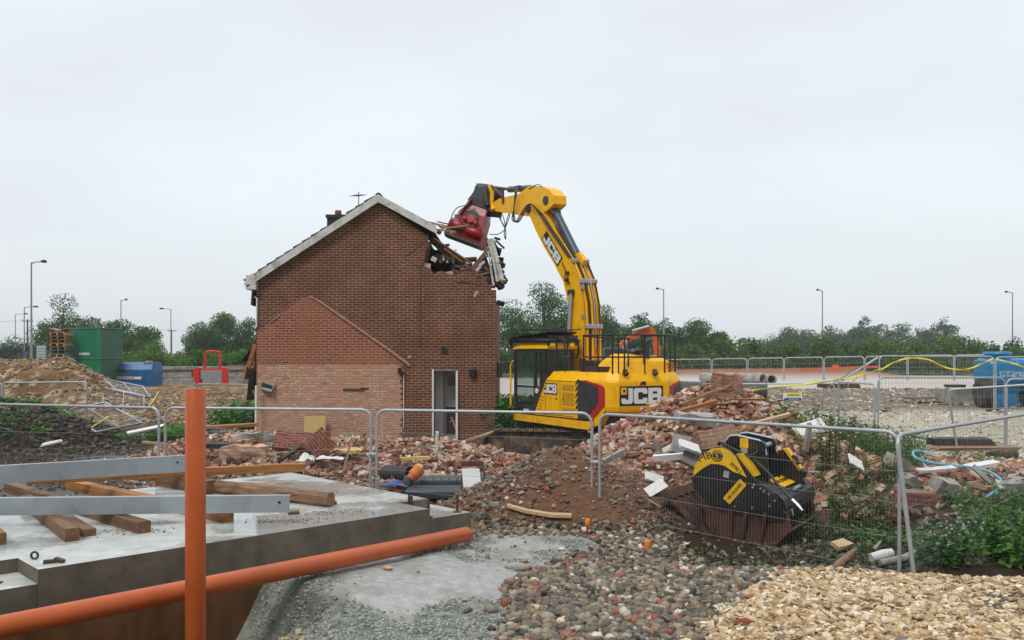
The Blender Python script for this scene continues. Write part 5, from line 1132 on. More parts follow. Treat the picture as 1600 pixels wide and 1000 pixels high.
# stick cylinder
mb = MB(); pA, pB = bp(901, 398, -.2), bp(869, 333, -.2); mb.tube([pA, pB], .12, 16); mb.tube([pB-(pB-pA).normalized()*.06, pB+(pB-pA).normalized()*.08], .14, 16); cyl_ = E('stick_cylinder', mb, M['cylgrey'])
mb = MB(); mb.tube([pB, bp(863, 321, -.2)], .06, 12); E('stick_rod', mb, M['chrome'], cyl_)
mb = MB(); mb.prism([(bp(904, 414, 0).x, bp(904, 414, 0).z), (bp(890, 396, 0).x, bp(890, 396, 0).z), (bp(898, 394, 0).x, bp(898, 394, 0).z), (bp(907, 406, 0).x, bp(907, 406, 0).z)], -.28, -.12); E('cylinder_bracket', mb, M['yellow'], boom)
# stick
so = [(866, 318), (865, 305), (858, 296), (847, 291), (828, 290), (811, 303), (781, 310), (771, 316), (768, 326), (775, 330), (815, 337), (832, 338), (846, 334), (856, 328)]
mb = MB(); q = [bp(a, b, 0.02) for a, b in so]; mb.prism([(p.x, p.z) for p in q], .03, -.43); stick = E('stick', mb, M['yellow'])
mb = MB(); p = bp(863, 314, -.2); mb.cyl(p+Vector((0, .26, 0)), p-Vector((0, .26, 0)), .13, 16); p = bp(836, 328, -.2); mb.cyl(p+Vector((0, .27, 0)), p-Vector((0, .27, 0)), .11, 16); E('pivot_pin', mb, M['charcoal'], stick)
mb = MB(); mb.tube([bp(829, 294, -.2), bp(796, 296, -.2)], .10, 14); mb.tube([bp(797, 296, -.2), bp(768, 292, -.2)], .05, 10); mb.box(bp(813, 295, -.2), (.25, .3, .16)); E('tool_cylinder', mb, M['cylgrey'], stick)
mb = MB()
for v in (.05, -.42):
    mb.tube([bp(768, 291, v), bp(786, 308, v)], .05, 8); mb.box((bp(786, 300, v)+bp(786, 312, v))/2, (.06, .05, .5))
E('tipping_link', mb, M['rust'], stick)
mb = MB(); mb.tube([bp(766, 290, .06), bp(769, 300, .06), bp(768, 316, .06), bp(771, 328, .06)], [.08, .07, .06, .09], 8); mb.tube([bp(766, 290, -.45), bp(769, 300, -.45), bp(768, 316, -.45), bp(771, 328, -.45)], [.08, .07, .06, .09], 8); E('tipping_link', mb, M['yellow'], stick)
mb = MB(); hq = [(741, 309), (747, 300), (750, 291), (756, 287), (761, 294), (770, 291), (773, 300), (771, 326), (777, 331), (776, 340), (755, 338), (747, 326)]
q = [bp(a, b, -.2) for a, b in hq]; mb.prism([(p.x, p.z) for p in q], -.02, -.38); mb.prism([(p.x*.97+.15, p.z*.99+.06) for p in q[3:9]], .12, -.52); mb.tube([bp(757, 296, .2), bp(762, 322, .2)], .10, 8); E('quick_hitch', mb, M['bblack'], stick)
# hoses
def hose(pts, r_, mat='hose', par=None, nm='hose'):
    P2 = []; n = len(pts)
    for i in range(n-1):
        p0, p1, p2, p3 = pts[max(i-1, 0)], pts[i], pts[i+1], pts[min(i+2, n-1)]
        for k in range(6):
            t = k/6; P2.append(.5*((2*p1)+(-p0+p2)*t+(2*p0-5*p1+4*p2-p3)*t*t+(-p0+3*p1-3*p2+p3)*t**3))
    P2.append(pts[-1]); mb = MB(); mb.tube(P2, r_, 7); return mb.build(nm, M[mat], par or ex)
for dv, dp in ((.09, 0), (.15, 2.5), (.21, 5)):
    hose([bp(805+dp*.5, 300, dv), bp(803, 325, dv), bp(800+dp, 342+dp*.5, dv), bp(806+dp, 346, dv), bp(815+dp, 332, dv), bp(823+dp, 321, dv), bp(832, 320, dv), bp(845+dp, 338, .12), bp(858+dp, 358, .12), bp(872+dp, 378, .10), bp(888+dp, 402, .08)], .017, par=stick)
hose([bp(826, 295, .04), bp(840, 288, .04), bp(847, 292, .04)], .012, par=stick)
for dp in (0, 5):
    hose([bp(784, 332, 0), bp(788-dp, 345, 0), bp(790, 360, 0), bp(790, 374, 0), bp(788, 362, -.1), bp(793+dp*.5, 340, -.1), bp(796, 333, -.1)], .014, par=stick)
hose([bp(775, 333, 0), bp(786, 350, 0), bp(789, 358, 0), bp(778, 366, 0), bp(765, 366, .1)], .014, par=stick)
# demolition grab
gx = Vector((.90, -.25, -.36)).normalized(); gz = Vector((.50, .10, .86)); gy = gz.cross(gx).normalized(); gz = gx.cross(gy).normalized()
GM4 = Matrix((gx, gy, gz)).transposed().to_4x4(); GM4.translation = W(739, 352, 29.6); GM4 = EMi @ GM4
grab = empty('grab', (0, 0, 0)); grab.parent = ex; bpy.data.objects.remove(grab)
mb = MB(); mb.T = GM4
mb.loft([[(-.32, -.30, .62), (.32, -.30, .62), (.32, .30, .62), (-.32, .30, .62)], [(-.40, -.36, .30), (.42, -.36, .30), (.42, .36, .30), (-.40, .36, .30)], [(-.50, -.36, -.18), (.50, -.36, -.18), (.50, .36, -.18), (-.50, .36, -.18)]])
grab = E('demolition_grab', mb, M['red'])
mb = MB(); mb.T = GM4
mb.tube([(-.60, -.42, -.30), (-.56, -.42, -.30), (-.10, -.44, -.30), (-.06, -.42, -.30)], [.16, .20, .20, .14], 14); mb.tube([(.06, -.42, -.34), (.10, -.44, -.34), (.56, -.42, -.34), (.60, -.42, -.34)], [.14, .20, .20, .16], 14)
mb.loft([[(-.62, -.5, -.32), (.62, -.5, -.32), (.62, .1, -.2), (-.62, .1, -.2)], [(-.64, -.44, -.62), (.64, -.44, -.62), (.64, .05, -.62), (-.64, .05, -.62)]]); E('jaw', mb, M['red'], grab)
mb = MB(); mb.T = GM4; mb.loft([[(-.62, .12, -.2), (.62, .12, -.2), (.62, .5, -.3), (-.62, .5, -.3)], [(-.64, .1, -.62), (.64, .1, -.62), (.64, .4, -.60), (-.64, .4, -.60)]]); E('jaw', mb, M['red'], grab)
mb = MB(); mb.T = GM4; mb.box((0, -.2, -.66), (1.30, .46, .08)); 
for k in range(9): mb.box((-.58+k*.145, -.3, -.71), (.09, .14, .06))
E('jaw_teeth', mb, M['bblack'], grab)
mb = MB(); mb.T = GM4; mb.cyl((-.02, -.40, .16), (-.02, -.30, .16), .24, 8); E('rotator_recess', mb, M['black'], grab)
mb = MB(); mb.T = GM4; mb.cyl((.0, -.46, .08), (.0, -.38, .08), .14, 10); mb.box((-.2, -.44, .02), (.14, .1, .12), bev=.02); mb.box((.2, -.44, .0), (.14, .1, .12), bev=.02); E('hose_manifold', mb, M['redtrim'], grab)
mb = MB(); mb.T = GM4; mb.box((.42, -.30, .30), (.05, .3, 1.0), Euler((0, -.12, 0))); mb.box((-.36, -.30, .40), (.05, .3, .6), Euler((0, .25, 0))); E('grab_cheek', mb, M['whiteboard'] if False else M['red'], grab)
mb = MB(); mb.T = GM4; mb.loft([[(-.36, -.34, .58), (.36, -.34, .58), (.36, .34, .58), (-.36, .34, .58)], [(-.38, -.36, .80), (.40, -.36, .80), (.40, .36, .80), (-.38, .36, .80)]]); mb.box((.05, 0, .72), (.95, .6, .10)); E('top_plate', mb, M['bblack'], grab)
g = lambda a, b, c: GM4 @ Vector((a, b, c))
hose([g(-.25, -.42, .5), g(-.42, -.6, .1), g(-.2, -.62, -.18), g(.2, -.6, -.22), g(.42, -.5, -.05)], .016, par=grab); hose([g(-.1, -.42, .55), g(-.5, -.65, .2), g(-.5, -.66, -.3), g(-.1, -.62, -.42), g(.3, -.56, -.18)], .016, par=grab)
# debris held by the grab
for i, (px_, py_, w_, h_, d_, m_, e) in enumerate(((722, 346, .50, .26, .3, 'brick_lump', .05), (722, 336, .45, .12, .3, 'oldconc', -.2), (712, 352, .9, .06, .08, 'palewood', -.1), (708, 357, 1.0, .05, .08, 'palewood', .12), (731, 329, .10, .45, .2, 'bblack', .5), (700, 350, .75, .04, .06, 'darkwood', .18))):
    mb = MB(); mb.box((0, 0, 0), (w_, d_, h_), Euler((.2, e, .3)), bev=.015); o = mb.build(['brick_chunk', 'concrete_chunk', 'batten', 'batten', 'dark_rail', 'batten'][i], M[m_]); o.location = W(px_, py_, 29.9)
    tag(o, ['lump of brickwork gripped on the left of the red grab', 'grey concrete chunk held at the top left of the red grab', 'pale batten sticking out left of the red grab', 'lower pale batten sticking out left of the red grab', 'short dark bar standing beside the grab', 'thin dark batten furthest left of the red grab'][i], ['brick', 'concrete', 'batten', 'batten', 'bar', 'batten'][i])

# operator in the cab (seen through the glass)
def skinned(name, verts, edges, radii, mat, parent, sub=1):
    me = bpy.data.meshes.new(name); me.from_pydata(verts, edges, []); o = bpy.data.objects.new(name, me); col.objects.link(o)
    m_ = o.modifiers.new('skin', 'SKIN'); 
    for i, r_ in enumerate(radii): me.skin_vertices[0].data[i].radius = (r_, r_) if me.skin_vertices else (r_, r_)
    s_ = o.modifiers.new('sub', 'SUBSURF'); s_.levels = s_.render_levels = sub
    me.materials.append(mat); o.parent = parent; return o
op = None
def ellips(mb, c, r_, n=10):
    rings = []
    for i in range(1, n):
        a = -math.pi/2+math.pi*i/n; rings.append([(c[0]+r_[0]*math.cos(a)*math.cos(t), c[1]+r_[1]*math.cos(a)*math.sin(t), c[2]+r_[2]*math.sin(a)) for t in np.linspace(0, 2*math.pi, 14, endpoint=False)])
    mb.loft(rings, smooth=True)
proot = empty('person', EM @ Vector((.55, .76, 1.47)), R(180-TH), 'operator in an orange jacket sitting inside the excavator cab', 'person')
mb = MB()
# seated body as one continuous loft: hips, waist, chest, shoulders, neck, head
prof = [(-.05, 0, 0, .13, .17), (-.06, 0, .12, .13, .17), (-.08, 0, .28, .12, .16), (-.08, 0, .42, .13, .20), (-.07, 0, .50, .10, .19), (-.06, 0, .54, .06, .07), (-.04, 0, .59, .055, .055), (-.02, 0, .63, .08, .07), (-.02, 0, .70, .10, .08), (-.02, 0, .77, .09, .075), (-.03, 0, .82, .04, .04)]
rings = [[(c_[0]+c_[3]*math.cos(t), c_[1]+c_[4]*math.sin(t), c_[2]) for t in np.linspace(0, 2*math.pi, 14, endpoint=False)] for c_ in prof]
mb.loft(rings, smooth=True)
for s_ in (1, -1):
    mb.tube([(-.07, s_*.18, .46), (-.02, s_*.23, .32), (.04, s_*.24, .2), (.18, s_*.22, .18), (.32, s_*.2, .22), (.38, s_*.2, .23)], [.07, .06, .05, .045, .035, .03], 8)
    mb.tube([(-.03, s_*.09, .02), (.2, s_*.1, .05), (.42, s_*.11, .03), (.45, s_*.11, -.2), (.47, s_*.11, -.36)], [.09, .085, .07, .06, .05], 8)
    for f_ in range(5): mb.tube([(.38, s_*(.18+.011*f_), .235), (.42, s_*(.18+.011*f_), .23), (.425, s_*(.18+.011*f_), .205)], .007, 4)
bodyo = mb.build('body', mk('hi_vis_jacket', (.75, .10, .02), .7), proot)
mb = MB(); ellips(mb, (-.02, 0, .775), (.125, .105, .085)); mb.build('helmet', M['white'], proot)

# ---------------------------------------------------------------- crusher bucket
BC = Gd(1180, 851, -.12); PHI = -33
bk = empty('crusher_bucket', BC, R(PHI), 'yellow and black jaw crusher bucket lying on dark soil behind the fence', 'crusher bucket')
BM = Matrix.Translation(BC) @ Matrix.Rotation(R(PHI), 4, 'Z'); WD = 1.55
def bq(px, py, y):
    k = (px-800)/F; c, s_ = math.cos(R(PHI)), math.sin(R(PHI)); X0 = BC.x-s_*y; Y0 = BC.y+c*y
    xx = (X0-k*Y0)/(k*s_-c); Y = Y0+s_*xx; return (xx, CAMZ-(py-HOR)/F*Y-BC.z)
def Bk(name, mb, mat, par=None): return mb.build(name, mat, par or bk)
side = [(1081, 750), (1088, 727), (1098, 709), (1112, 700), (1128, 697), (1140, 703), (1152, 715), (1180, 751), (1197, 763), (1212, 775), (1221, 790), (1226, 803), (1205, 799), (1180, 799), (1150, 797), (1118, 788), (1096, 777), (1085, 765)]
q = [bq(a, b, 0) for a, b in side]
mb = MB(); mb.prism(q, 0, .05); Bk('side_plate', mb, M['bblack'])
mb = MB(); mb.prism(q, WD-.05, WD); Bk('side_plate', mb, M['bblack'])
inner = [(1090, 745), (1096, 725), (1112, 706), (1128, 703), (1150, 722), (1178, 756), (1208, 778), (1218, 800), (1150, 790), (1100, 772)]
mb = MB(); mb.prism([bq(a, b, 0) for a, b in inner], .05, WD-.05); Bk('crusher_body', mb, M['bblack'])
low = [(1036, 772), (1060, 795), (1088, 822), (1112, 843), (1180, 853), (1212, 852), (1236, 830), (1228, 803), (1150, 799), (1096, 779), (1083, 752), (1062, 757), (1045, 770)]
q = [bq(a, b, .04) for a, b in low]
def strip(mb, pts, y0, y1, th=.03):
    for a, b in zip(pts[:-1], pts[1:]):
        a = Vector((a[0], 0, a[1])); b = Vector((b[0], 0, b[1])); n_ = Vector((-(b-a).z, 0, (b-a).x)).normalized()*th
        vs = []
        for y_ in (y0, y1):
            for p in (a, b, b+n_, a+n_): vs.append((p.x, y_, p.z))
        mb.add(vs, [(0,1,2,3), (4,5,6,7), (0,1,5,4), (1,2,6,5), (2,3,7,6), (3,0,4,7)])
mb = MB(); strip(mb, q[0:7], 0.0, WD+.05, .03); 
cheek = [bq(a, b, .04) for a, b in ((1100, 779), (1150, 799), (1228, 803), (1236, 830), (1212, 851), (1180, 852), (1112, 842), (1100, 815))]
mb.prism(cheek, .09, .14); mb.prism(cheek, WD-.14, WD-.09)
ck2 = [bq(a, b, .02) for a, b in ((1036, 772), (1060, 795), (1100, 834), (1106, 800), (1090, 775), (1083, 752), (1062, 757), (1045, 768))]
mb.prism(ck2, WD-.06, WD-.02); Bk('bucket_shell', mb, M['rust'])
mb = MB(); mb.prism([bq(a, b, .02) for a, b in ((1036, 771), (1040, 769), (1116, 842), (1110, 846))], -.01, .05); mb.prism([bq(a, b, .02) for a, b in ((1036, 771), (1040, 769), (1116, 842), (1110, 846))], WD-.05, WD+.01)
mb.prism([bq(a, b, .02) for a, b in ((1034, 770), (1044, 766), (1052, 778), (1042, 781))], -.02, WD+.02); Bk('cutting_edge', mb, M['rust'])
for k in range(5): y_ = .12+k*.25; mb = MB(); mb.prism([bq(a, b, 0) for a, b in ((1050, 778), (1096, 823), (1100, 815), (1066, 782))], y_, y_+.03); Bk('floor_rib', mb, M['rust'])
for (a, b) in (((1090, 795), (1101, 835)), ((1142, 800), (1140, 846)), ((1165, 800), (1158, 848)), ((1196, 801), (1186, 850))):
    p0, p1 = bq(*a, -.01), bq(*b, .04); mb = MB(); mb.tube([(p0[0], .02, p0[1]), (p1[0], .07, p1[1])], .035, 6); Bk('shell_rib', mb, M['rust'])
yb = [(1083, 744), (1086, 728), (1097, 711), (1112, 701), (1128, 699), (1140, 704), (1150, 714), (1167, 746), (1158, 741), (1146, 737), (1133, 728), (1122, 725), (1110, 725), (1098, 732)]
mb = MB(); mb.prism([bq(a, b, 0) for a, b in yb], -.012, -.002); Bk('yellow_band', mb, M['byellow'])
mb = MB(); mb.prism([bq(a, b, 0) for a, b in ((1147, 710), (1156, 709), (1179, 745), (1171, 748))], .10, .30); Bk('yellow_strip', mb, M['byellow'])
mb = MB(); mb.prism([bq(a, b, 1.1) for a, b in ((1218, 706), (1226, 702), (1251, 737), (1262, 757), (1210, 752))], 1.04, 1.19); Bk('far_cheek', mb, M['bblack'])
mb = MB(); mb.prism([bq(a, b, 1.1) for a, b in ((1224, 701), (1231, 700), (1252, 732), (1246, 736))], 1.05, 1.2); Bk('yellow_strip', mb, M['byellow'])
def onside(px, py, ang_deg, off=-.016): # frame on near side plate
    x_, z_ = bq(px, py, 0); a = R(ang_deg); return frame((x_, off, z_), (math.cos(a), 0, math.sin(a)), (-math.sin(a), 0, math.cos(a)))
text_on(bk, 'MB', .135, M['bblack'], onside(1102, 714, 24), 'lettering', bold=0, sx=1.3)
mb = MB(); mb.T = onside(1121, 712, 0); mb.cyl((0, 0, -.001), (0, 0, .004), .085, 24); Bk('round_emblem', mb, M['bblack'])
mb = MB(); mb.T = onside(1121, 712, 0, -.021); mb.tube([(.066*math.cos(t), .066*math.sin(t), 0) for t in np.linspace(.3, 5.9, 24)], .006, 4); Bk('emblem_ring', mb, M['byellow'])
text_on(bk, '5', .12, M['byellow'], onside(1121, 712, 0, -.023), 'lettering', bold=0)
text_on(bk, 'BF90.3', .075, M['rust'], onside(1150, 731, -42), 'lettering', bold=0)
mb = MB(); mb.T = onside(1148, 768, 50, -.004); mb.box((0, 0, 0), (.40, .13, .004)); Bk('warning_plate', mb, M['byellow'])
text_on(bk, 'MB CRUSHER', .055, M['bblack'], onside(1148, 768, 50, -.010), 'lettering', bold=0, sx=.95)
mb = MB(); mb.T = onside(1135, 741, -10, -.006); mb.box((0, 0, 0), (.085, .10, .004)); Bk('data_plate', mb, M['steel'])
# ear plates
for y_ in (.34, .86):
    a0, b0 = (1137, 684), (1198, 693)
    ear = [(1138, 706), (1134, 690), (1140, 682), (1150, 681), (1186, 689), (1194, 697), (1197, 712), (1202, 752), (1160, 742)]
    mb = MB(); mb.prism([(bq(a, b, .34)[0], bq(a, b, .34)[1]) for a, b in ear], y_, y_+.035)
    for (a, b) in ((1146, 690), (1188, 698)):
        x_, z_ = bq(a, b, .34); mb.cyl((x_, y_-.03, z_), (x_, y_+.065, z_), .085, 18)
    Bk('mounting_ear', mb, M['bblack'])
    mb = MB(); e_ = [bq(a, b, .34) for a, b in ear[1:7]]; mb.tube([(p[0], y_+.017, p[1]+.006) for p in e_], .02, 6); Bk('ear_edge', mb, M['steel'])
for (a, b) in ((1146, 690), (1188, 698)): x_, z_ = bq(a, b, .34); mb = MB(); mb.cyl((x_, .36, z_), (x_, .90, z_), .035, 12); Bk('coupling_pin', mb, M['steel'])
x_, z_ = bq(1163, 690, .34); mb = MB(); mb.m = 0; mb.box((x_, .33, z_-.02), (.13, .012, .14)); mb.m = 1; mb.box((x_, .33, z_-.14), (.10, .012, .09)); Bk('ear_label', mb, [M['byellow'], M['steel']])
# rear deck, cover and sign
mb = MB(); d0 = bq(1150, 745, .3); d1 = bq(1214, 772, .3)
mb.prism([bq(a, b, .0) for a, b in ((1150, 730), (1180, 751), (1198, 763), (1214, 776), (1222, 790), (1226, 803), (1200, 800), (1150, 790))], .04, WD-.04)
x1, z1 = bq(1216, 782, 0); mb.loft([[(x1-.38, y_, z1+.20), (x1-.04, y_, z1+.08), (x1+.06, y_, z1-.0), (x1+.09, y_, z1-.12), (x1+.06, y_, z1-.30), (x1-.3, y_, z1-.34)] for y_ in (.06, WD+.16)]); Bk('rear_cover', mb, M['bblack'])
mb = MB(); mb.loft([[(x1-.30, y_, z1+.18), (x1-.02, y_, z1+.08), (x1-.02, y_, z1+.07), (x1-.30, y_, z1+.17)] for y_ in (.05, WD+.05)]); mb.box((x1-.55, .7, z1+.30), (.5, .9, .05), Euler((0, .3, 0))); Bk('deck_plate', mb, M['charcoal'])
mb = MB(); sT = frame((x1-.17, .80, z1+.168), (0, 1, 0), (-.94, 0, .34)); mb.T = sT; mb.box((0, 0, .01), (.70, .26, .012)); Bk('brand_plate', mb, M['byellow'])
sT2 = sT.copy(); sT2.translation += Vector((.01, 0, .02)); text_on(bk, 'MB CRUSHER', .10, M['bblack'], sT2, 'lettering', bold=0)
mb = MB(); mb.tube([(x1+.02, .75, z1+.075), (x1+.03, 1.35, z1+.085)], .03, 10); Bk('cover_roll', mb, M['steel'])
for i, (a, b) in enumerate(((1179, 757), (1177, 761), (1189, 763), (1195, 766), (1202, 772), (1211, 782), (1149, 791), (1176, 793), (1203, 790), (1194, 768))):
    x_, z_ = bq(a, b, 0); mb = MB(); mb.cyl((x_, -.025, z_), (x_, .0, z_), .018, 8); Bk('bolt_head', mb, M['chrome'])
for k in range(7): mb = MB(); mb.cyl((x1-.62+.05*(k % 2), .25+k*.13, z1+.33), (x1-.62+.05*(k % 2), .25+k*.13, z1+.37), .02, 8); Bk('bolt_head', mb, M['chrome'])
B3 = lambda px, py, y_: Vector((bq(px, py, y_)[0], y_, bq(px, py, y_)[1]))
for dk in (0, 1, 2): hose([B3(1122+dk, 695, .25+.03*dk), B3(1126, 691+dk, .2), B3(1150, 703+dk, .15), B3(1170, 711+dk, .2), B3(1183, 706, .28), B3(1184, 699, .3)], .016, 'hose', bk)
hose([B3(1165, 708, .3), B3(1195, 733, .2), B3(1222, 765, .05), B3(1240, 783, -.15)], .02, 'hose', bk)
mb = MB(); mb.tube([B3(1238, 781, -.15), B3(1246, 789, -.17), B3(1254, 798, -.2)], [.028, .03, .018], 8); mb.tube([B3(1236, 795, -.1), B3(1240, 806, -.1)], [.02, .008], 8); Bk('hose_coupling', mb, M['chrome'])
mb = MB(); mb.tube([B3(1248, 726, 1.0), B3(1244, 716, 1.0), B3(1238, 712, 1.0)], .03, 8); mb.box(B3(1255, 740, 1.1), (.09, .09, .11), bev=.02); Bk('latch', mb, M['bblack'])
# ---------------------------------------------------------------- street lamps and poles
def lamp(px, ptop, Y, arm, label, hgt_px=None):
    p = W(px, 548, Y); top = W(px, ptop, Y); rt = empty('street_lamp', (p.x, Y, 0), label=label, cat='street lamp', group='street lamps along the distant road')
    h = top.z; r_ = .10
    mb = MB(); mb.tube([(p.x, Y, -.2), (p.x, Y, 1.2), (p.x, Y, h*.6), (p.x, Y, h)], [r_*1.2, r_*1.1, r_*.75, r_*.6], 8); mb.build('pole', M['lampgrey'], rt, rt.location)
    L_ = abs(arm)/F*Y; s = 1 if arm > 0 else -1
    mb = MB(); mb.tube([(p.x, Y, h-.25), (p.x+s*.08, Y, h-.05), (p.x+s*.3, Y, h+.02), (p.x+s*L_*.75, Y, h+.08)], .05, 6); a_ = mb.build('arm', M['lampgrey'], rt, rt.location)
    mb = MB(); mb.tube([(p.x+s*L_*.62, Y, h+.06), (p.x+s*L_*.72, Y, h+.10), (p.x+s*L_*.92, Y, h+.08), (p.x+s*L_, Y, h+.02)], [.06, .13, .13, .05], 8); mb.build('lamp_head', M['charcoal'], a_, (0, 0, 0)).data.transform(Matrix.Translation(-rt.location))
lamp(49, 410, 74, 24, 'tall grey street lamp, largest of the lamps on the left')
lamp(38, 480, 128, 22, 'street lamp just left of the tallest one')
lamp(24, 491, 155, 20, 'leftmost and smallest street lamp')
lamp(189, 469, 118, 10, 'street lamp directly behind the green tank')
lamp(267, 483, 140, -18, 'street lamp with its arm to the left, between the two tree groups')
lamp(1037, 452, 105, -12, 'street lamp behind the rear of the big excavator')
lamp(1285, 454, 107, -9, 'street lamp above the scrub between digger and bowser')
lamp(1582, 457, 112, -12, 'street lamp above the blue bowser at the far right')
lamp(872, 462, 148, 5, 'street lamp seen left of the raised boom')
def pole(px, ptop, Y, label, w_=.9):
    p = W(px, 548, Y); h = W(px, ptop, Y).z; rt = empty('electricity_pole', (p.x, Y, 0), label=label, cat='electricity pole')
    mb = MB(); mb.tube([(p.x, Y, -.2), (p.x, Y, h)], [.16, .12], 8); mb.build('pole', M['bark'], rt, rt.location)
    mb = MB(); mb.box((p.x, Y, h-.3), (w_*2, .12, .12)); mb.build('crossarm', M['bark'], rt, rt.location)
    mb = MB()
    for k in (-.9, 0, .9): mb.cyl((p.x+k*w_, Y, h-.24), (p.x+k*w_, Y, h+.05), .06, 6)
    mb.build('insulators', M['lampgrey'], rt, rt.location)
pole(43, 499, 150, 'brown electricity pole with a crossarm among the left street lamps')
pole(268, 515, 190, 'distant electricity pole beside the lamp with its arm to the left', .8)
mb = MB(); mb.tube([W(-40, 501, 150), W(0, 502.5, 150), W(40, 501, 150)], .02, 4); tag(mb.build('power_line', M['cable'], None, W(0, 502, 150)), 'thin power line running left from the electricity pole', 'power line')
mb = MB(); mb.tube([W(46, 501, 150), W(150, 512, 170), W(268, 516, 190), W(340, 520, 200)], .02, 4); tag(mb.build('power_line', M['cable'], None, W(150, 512, 170)), 'thin power line crossing behind the left trees', 'power line')

# ---------------------------------------------------------------- trees
def crown_mesh(name, H, Wd, seed, nl, leaf, base, lobes=50, low=.12, gap=.0, dark=.6):
    g = np.random.default_rng(seed)
    c = []
    while len(c) < lobes:
        p = g.uniform((-1, -1, 0), (1, 1, 1)); prof = math.sin(math.pi*min(1, max(0, (p[2]*.86+.14)))**.75)
        if math.hypot(p[0], p[1]) < prof*.78+.08: c.append(p)
    c = np.array(c); rad = .10+.27*g.uniform(0, 1, lobes)**1.6; rad[:lobes//4] += .08
    i = g.choice(lobes, nl, p=rad**2/np.sum(rad**2)); d = g.normal(size=(nl, 3)); d /= np.linalg.norm(d, axis=1)[:, None]; d[:, 2] = d[:, 2]*.8+.12
    rr = rad[i]*g.uniform(.55, 1.12, nl)**.6
    Rl = (Wd*.5+H*.5)*.5; rr = rad[i]*g.uniform(.25, 1.25, nl)**.45*Rl*1.15; P = np.stack([c[i, 0]*Wd*.50+d[:, 0]*rr, c[i, 1]*Wd*.50+d[:, 1]*rr, (low+(.97-low)*(c[i, 2]*.92+.02))*H+d[:, 2]*rr*.85], 1)
    P[:, 2] = np.clip(P[:, 2], low*H*.6, None)
    n = g.normal(size=(nl, 3)); n[:, 2] += .5; n /= np.linalg.norm(n, axis=1)[:, None]
    t = np.cross(n, g.normal(size=(nl, 3))); t /= np.linalg.norm(t, axis=1)[:, None]; b = np.cross(n, t)
    s = leaf*g.uniform(.45, 1.1, nl)[:, None]
    V = np.stack([P-t*s, P-b*s*.55, P+t*s, P+b*s*.55], 1).reshape(-1, 3)
    F_ = np.arange(nl*4).reshape(-1, 4)
    lobec = g.uniform(.72, 1.25, (lobes, 1)); col_ = np.array(base)[None]*lobec[i]*g.uniform(.7, 1.3, (nl, 1))*np.array([1, 1, 1])+g.uniform(0, .012, (nl, 1))*np.array([[1, .8, 0]])
    o = npmesh(name, V, F_, M['leaf'], np.repeat(col_, 4, 0)); me = o.data; bpy.data.objects.remove(o)
    return me, c, rad
def tree(px, py_top, Y, w_px, label, seed, base=(.028, .062, .022), base_py=None, group='trees beyond the road', nl=13000, zbase=0, name='tree', cat='tree', low=.13, leaf=None, lobes=64):
    p = W(px, 548, Y); H = W(px, py_top, Y).z-zbase; Wd = w_px/F*Y
    rt = empty(name, (p.x, Y, zbase), label=label, cat=cat, group=group)
    me, c, rad = crown_mesh('crown', H, Wd, seed, nl, leaf or max(.10, 1.9/F*Y), base, lobes, low)
    o = bpy.data.objects.new('crown', me); col.objects.link(o); o.parent = rt
    mb = MB(); tr = max(.08, H*.028); rr = random.Random(seed)
    mb.tube([(0, 0, -.3), (rr.uniform(-.1, .1), 0, H*.25), (rr.uniform(-.2, .2), rr.uniform(-.2, .2), H*.55), (0, 0, H*.56)], [tr*1.3, tr, tr*.7, tr*.15], 7)
    for k in range(7):
        q = c[k]; e = Vector((q[0]*Wd/2, q[1]*Wd/2, (low+(1-low)*q[2])*H)); s0 = Vector((0, 0, min(e.z*.6, H*.5))); mb.tube([s0, s0.lerp(e, .5)+Vector((0, 0, .03*H)), e], [tr*.5, tr*.35, tr*.12], 5)
    mb.build('trunk', M['bark'], rt)
    return rt
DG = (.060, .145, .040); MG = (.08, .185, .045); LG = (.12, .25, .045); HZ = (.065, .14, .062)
tree(98, 462, 122, 80, 'tall dark tree with a pointed top left of the green tank', 1, DG, lobes=60)
tree(140, 488, 118, 90, 'broad dark tree rising above the green tank', 2, DG, nl=11000)
tree(176, 486, 125, 70, 'dark tree behind the lamp above the green tank', 3, DG)
tree(215, 497, 120, 80, 'rounded tree right of the lamp above the blue tank', 4, MG)
tree(240, 523, 108, 45, 'light green small tree above the blue tank', 5, LG, nl=3000)
tree(318, 494, 118, 72, 'tree with an open crown left of the house', 6, (.07, .165, .048))
tree(352, 485, 122, 78, 'largest rounded tree just left of the house', 7, (.065, .155, .045), nl=11000)
tree(392, 490, 125, 70, 'tree partly hidden behind the left wall of the house', 8, DG)
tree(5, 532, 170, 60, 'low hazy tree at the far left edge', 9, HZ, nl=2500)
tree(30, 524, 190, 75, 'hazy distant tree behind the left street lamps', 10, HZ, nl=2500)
tree(800, 452, 110, 70, 'tree just right of the house wall', 11, DG, nl=10000)
tree(850, 436, 118, 95, 'tallest tree, seen left of the raised boom', 12, (.060, .145, .040), nl=15000, lobes=80)
tree(905, 450, 122, 90, 'dark tree directly behind the boom', 13, DG, nl=12000)
tree(945, 458, 124, 56, 'dark tree on the right side of the boom', 14, DG)
tree(1000, 470, 116, 66, 'tree above the orange digger arm', 15, (.065, .155, .042))
tree(1045, 488, 118, 60, 'tree right of the lamp behind the excavator', 16, DG)
tree(1085, 486, 120, 72, 'rounded tree above the rear of the big excavator', 17, (.065, .155, .045))
tree(1118, 505, 122, 50, 'lower tree at the right end of the near tree group', 18, MG)
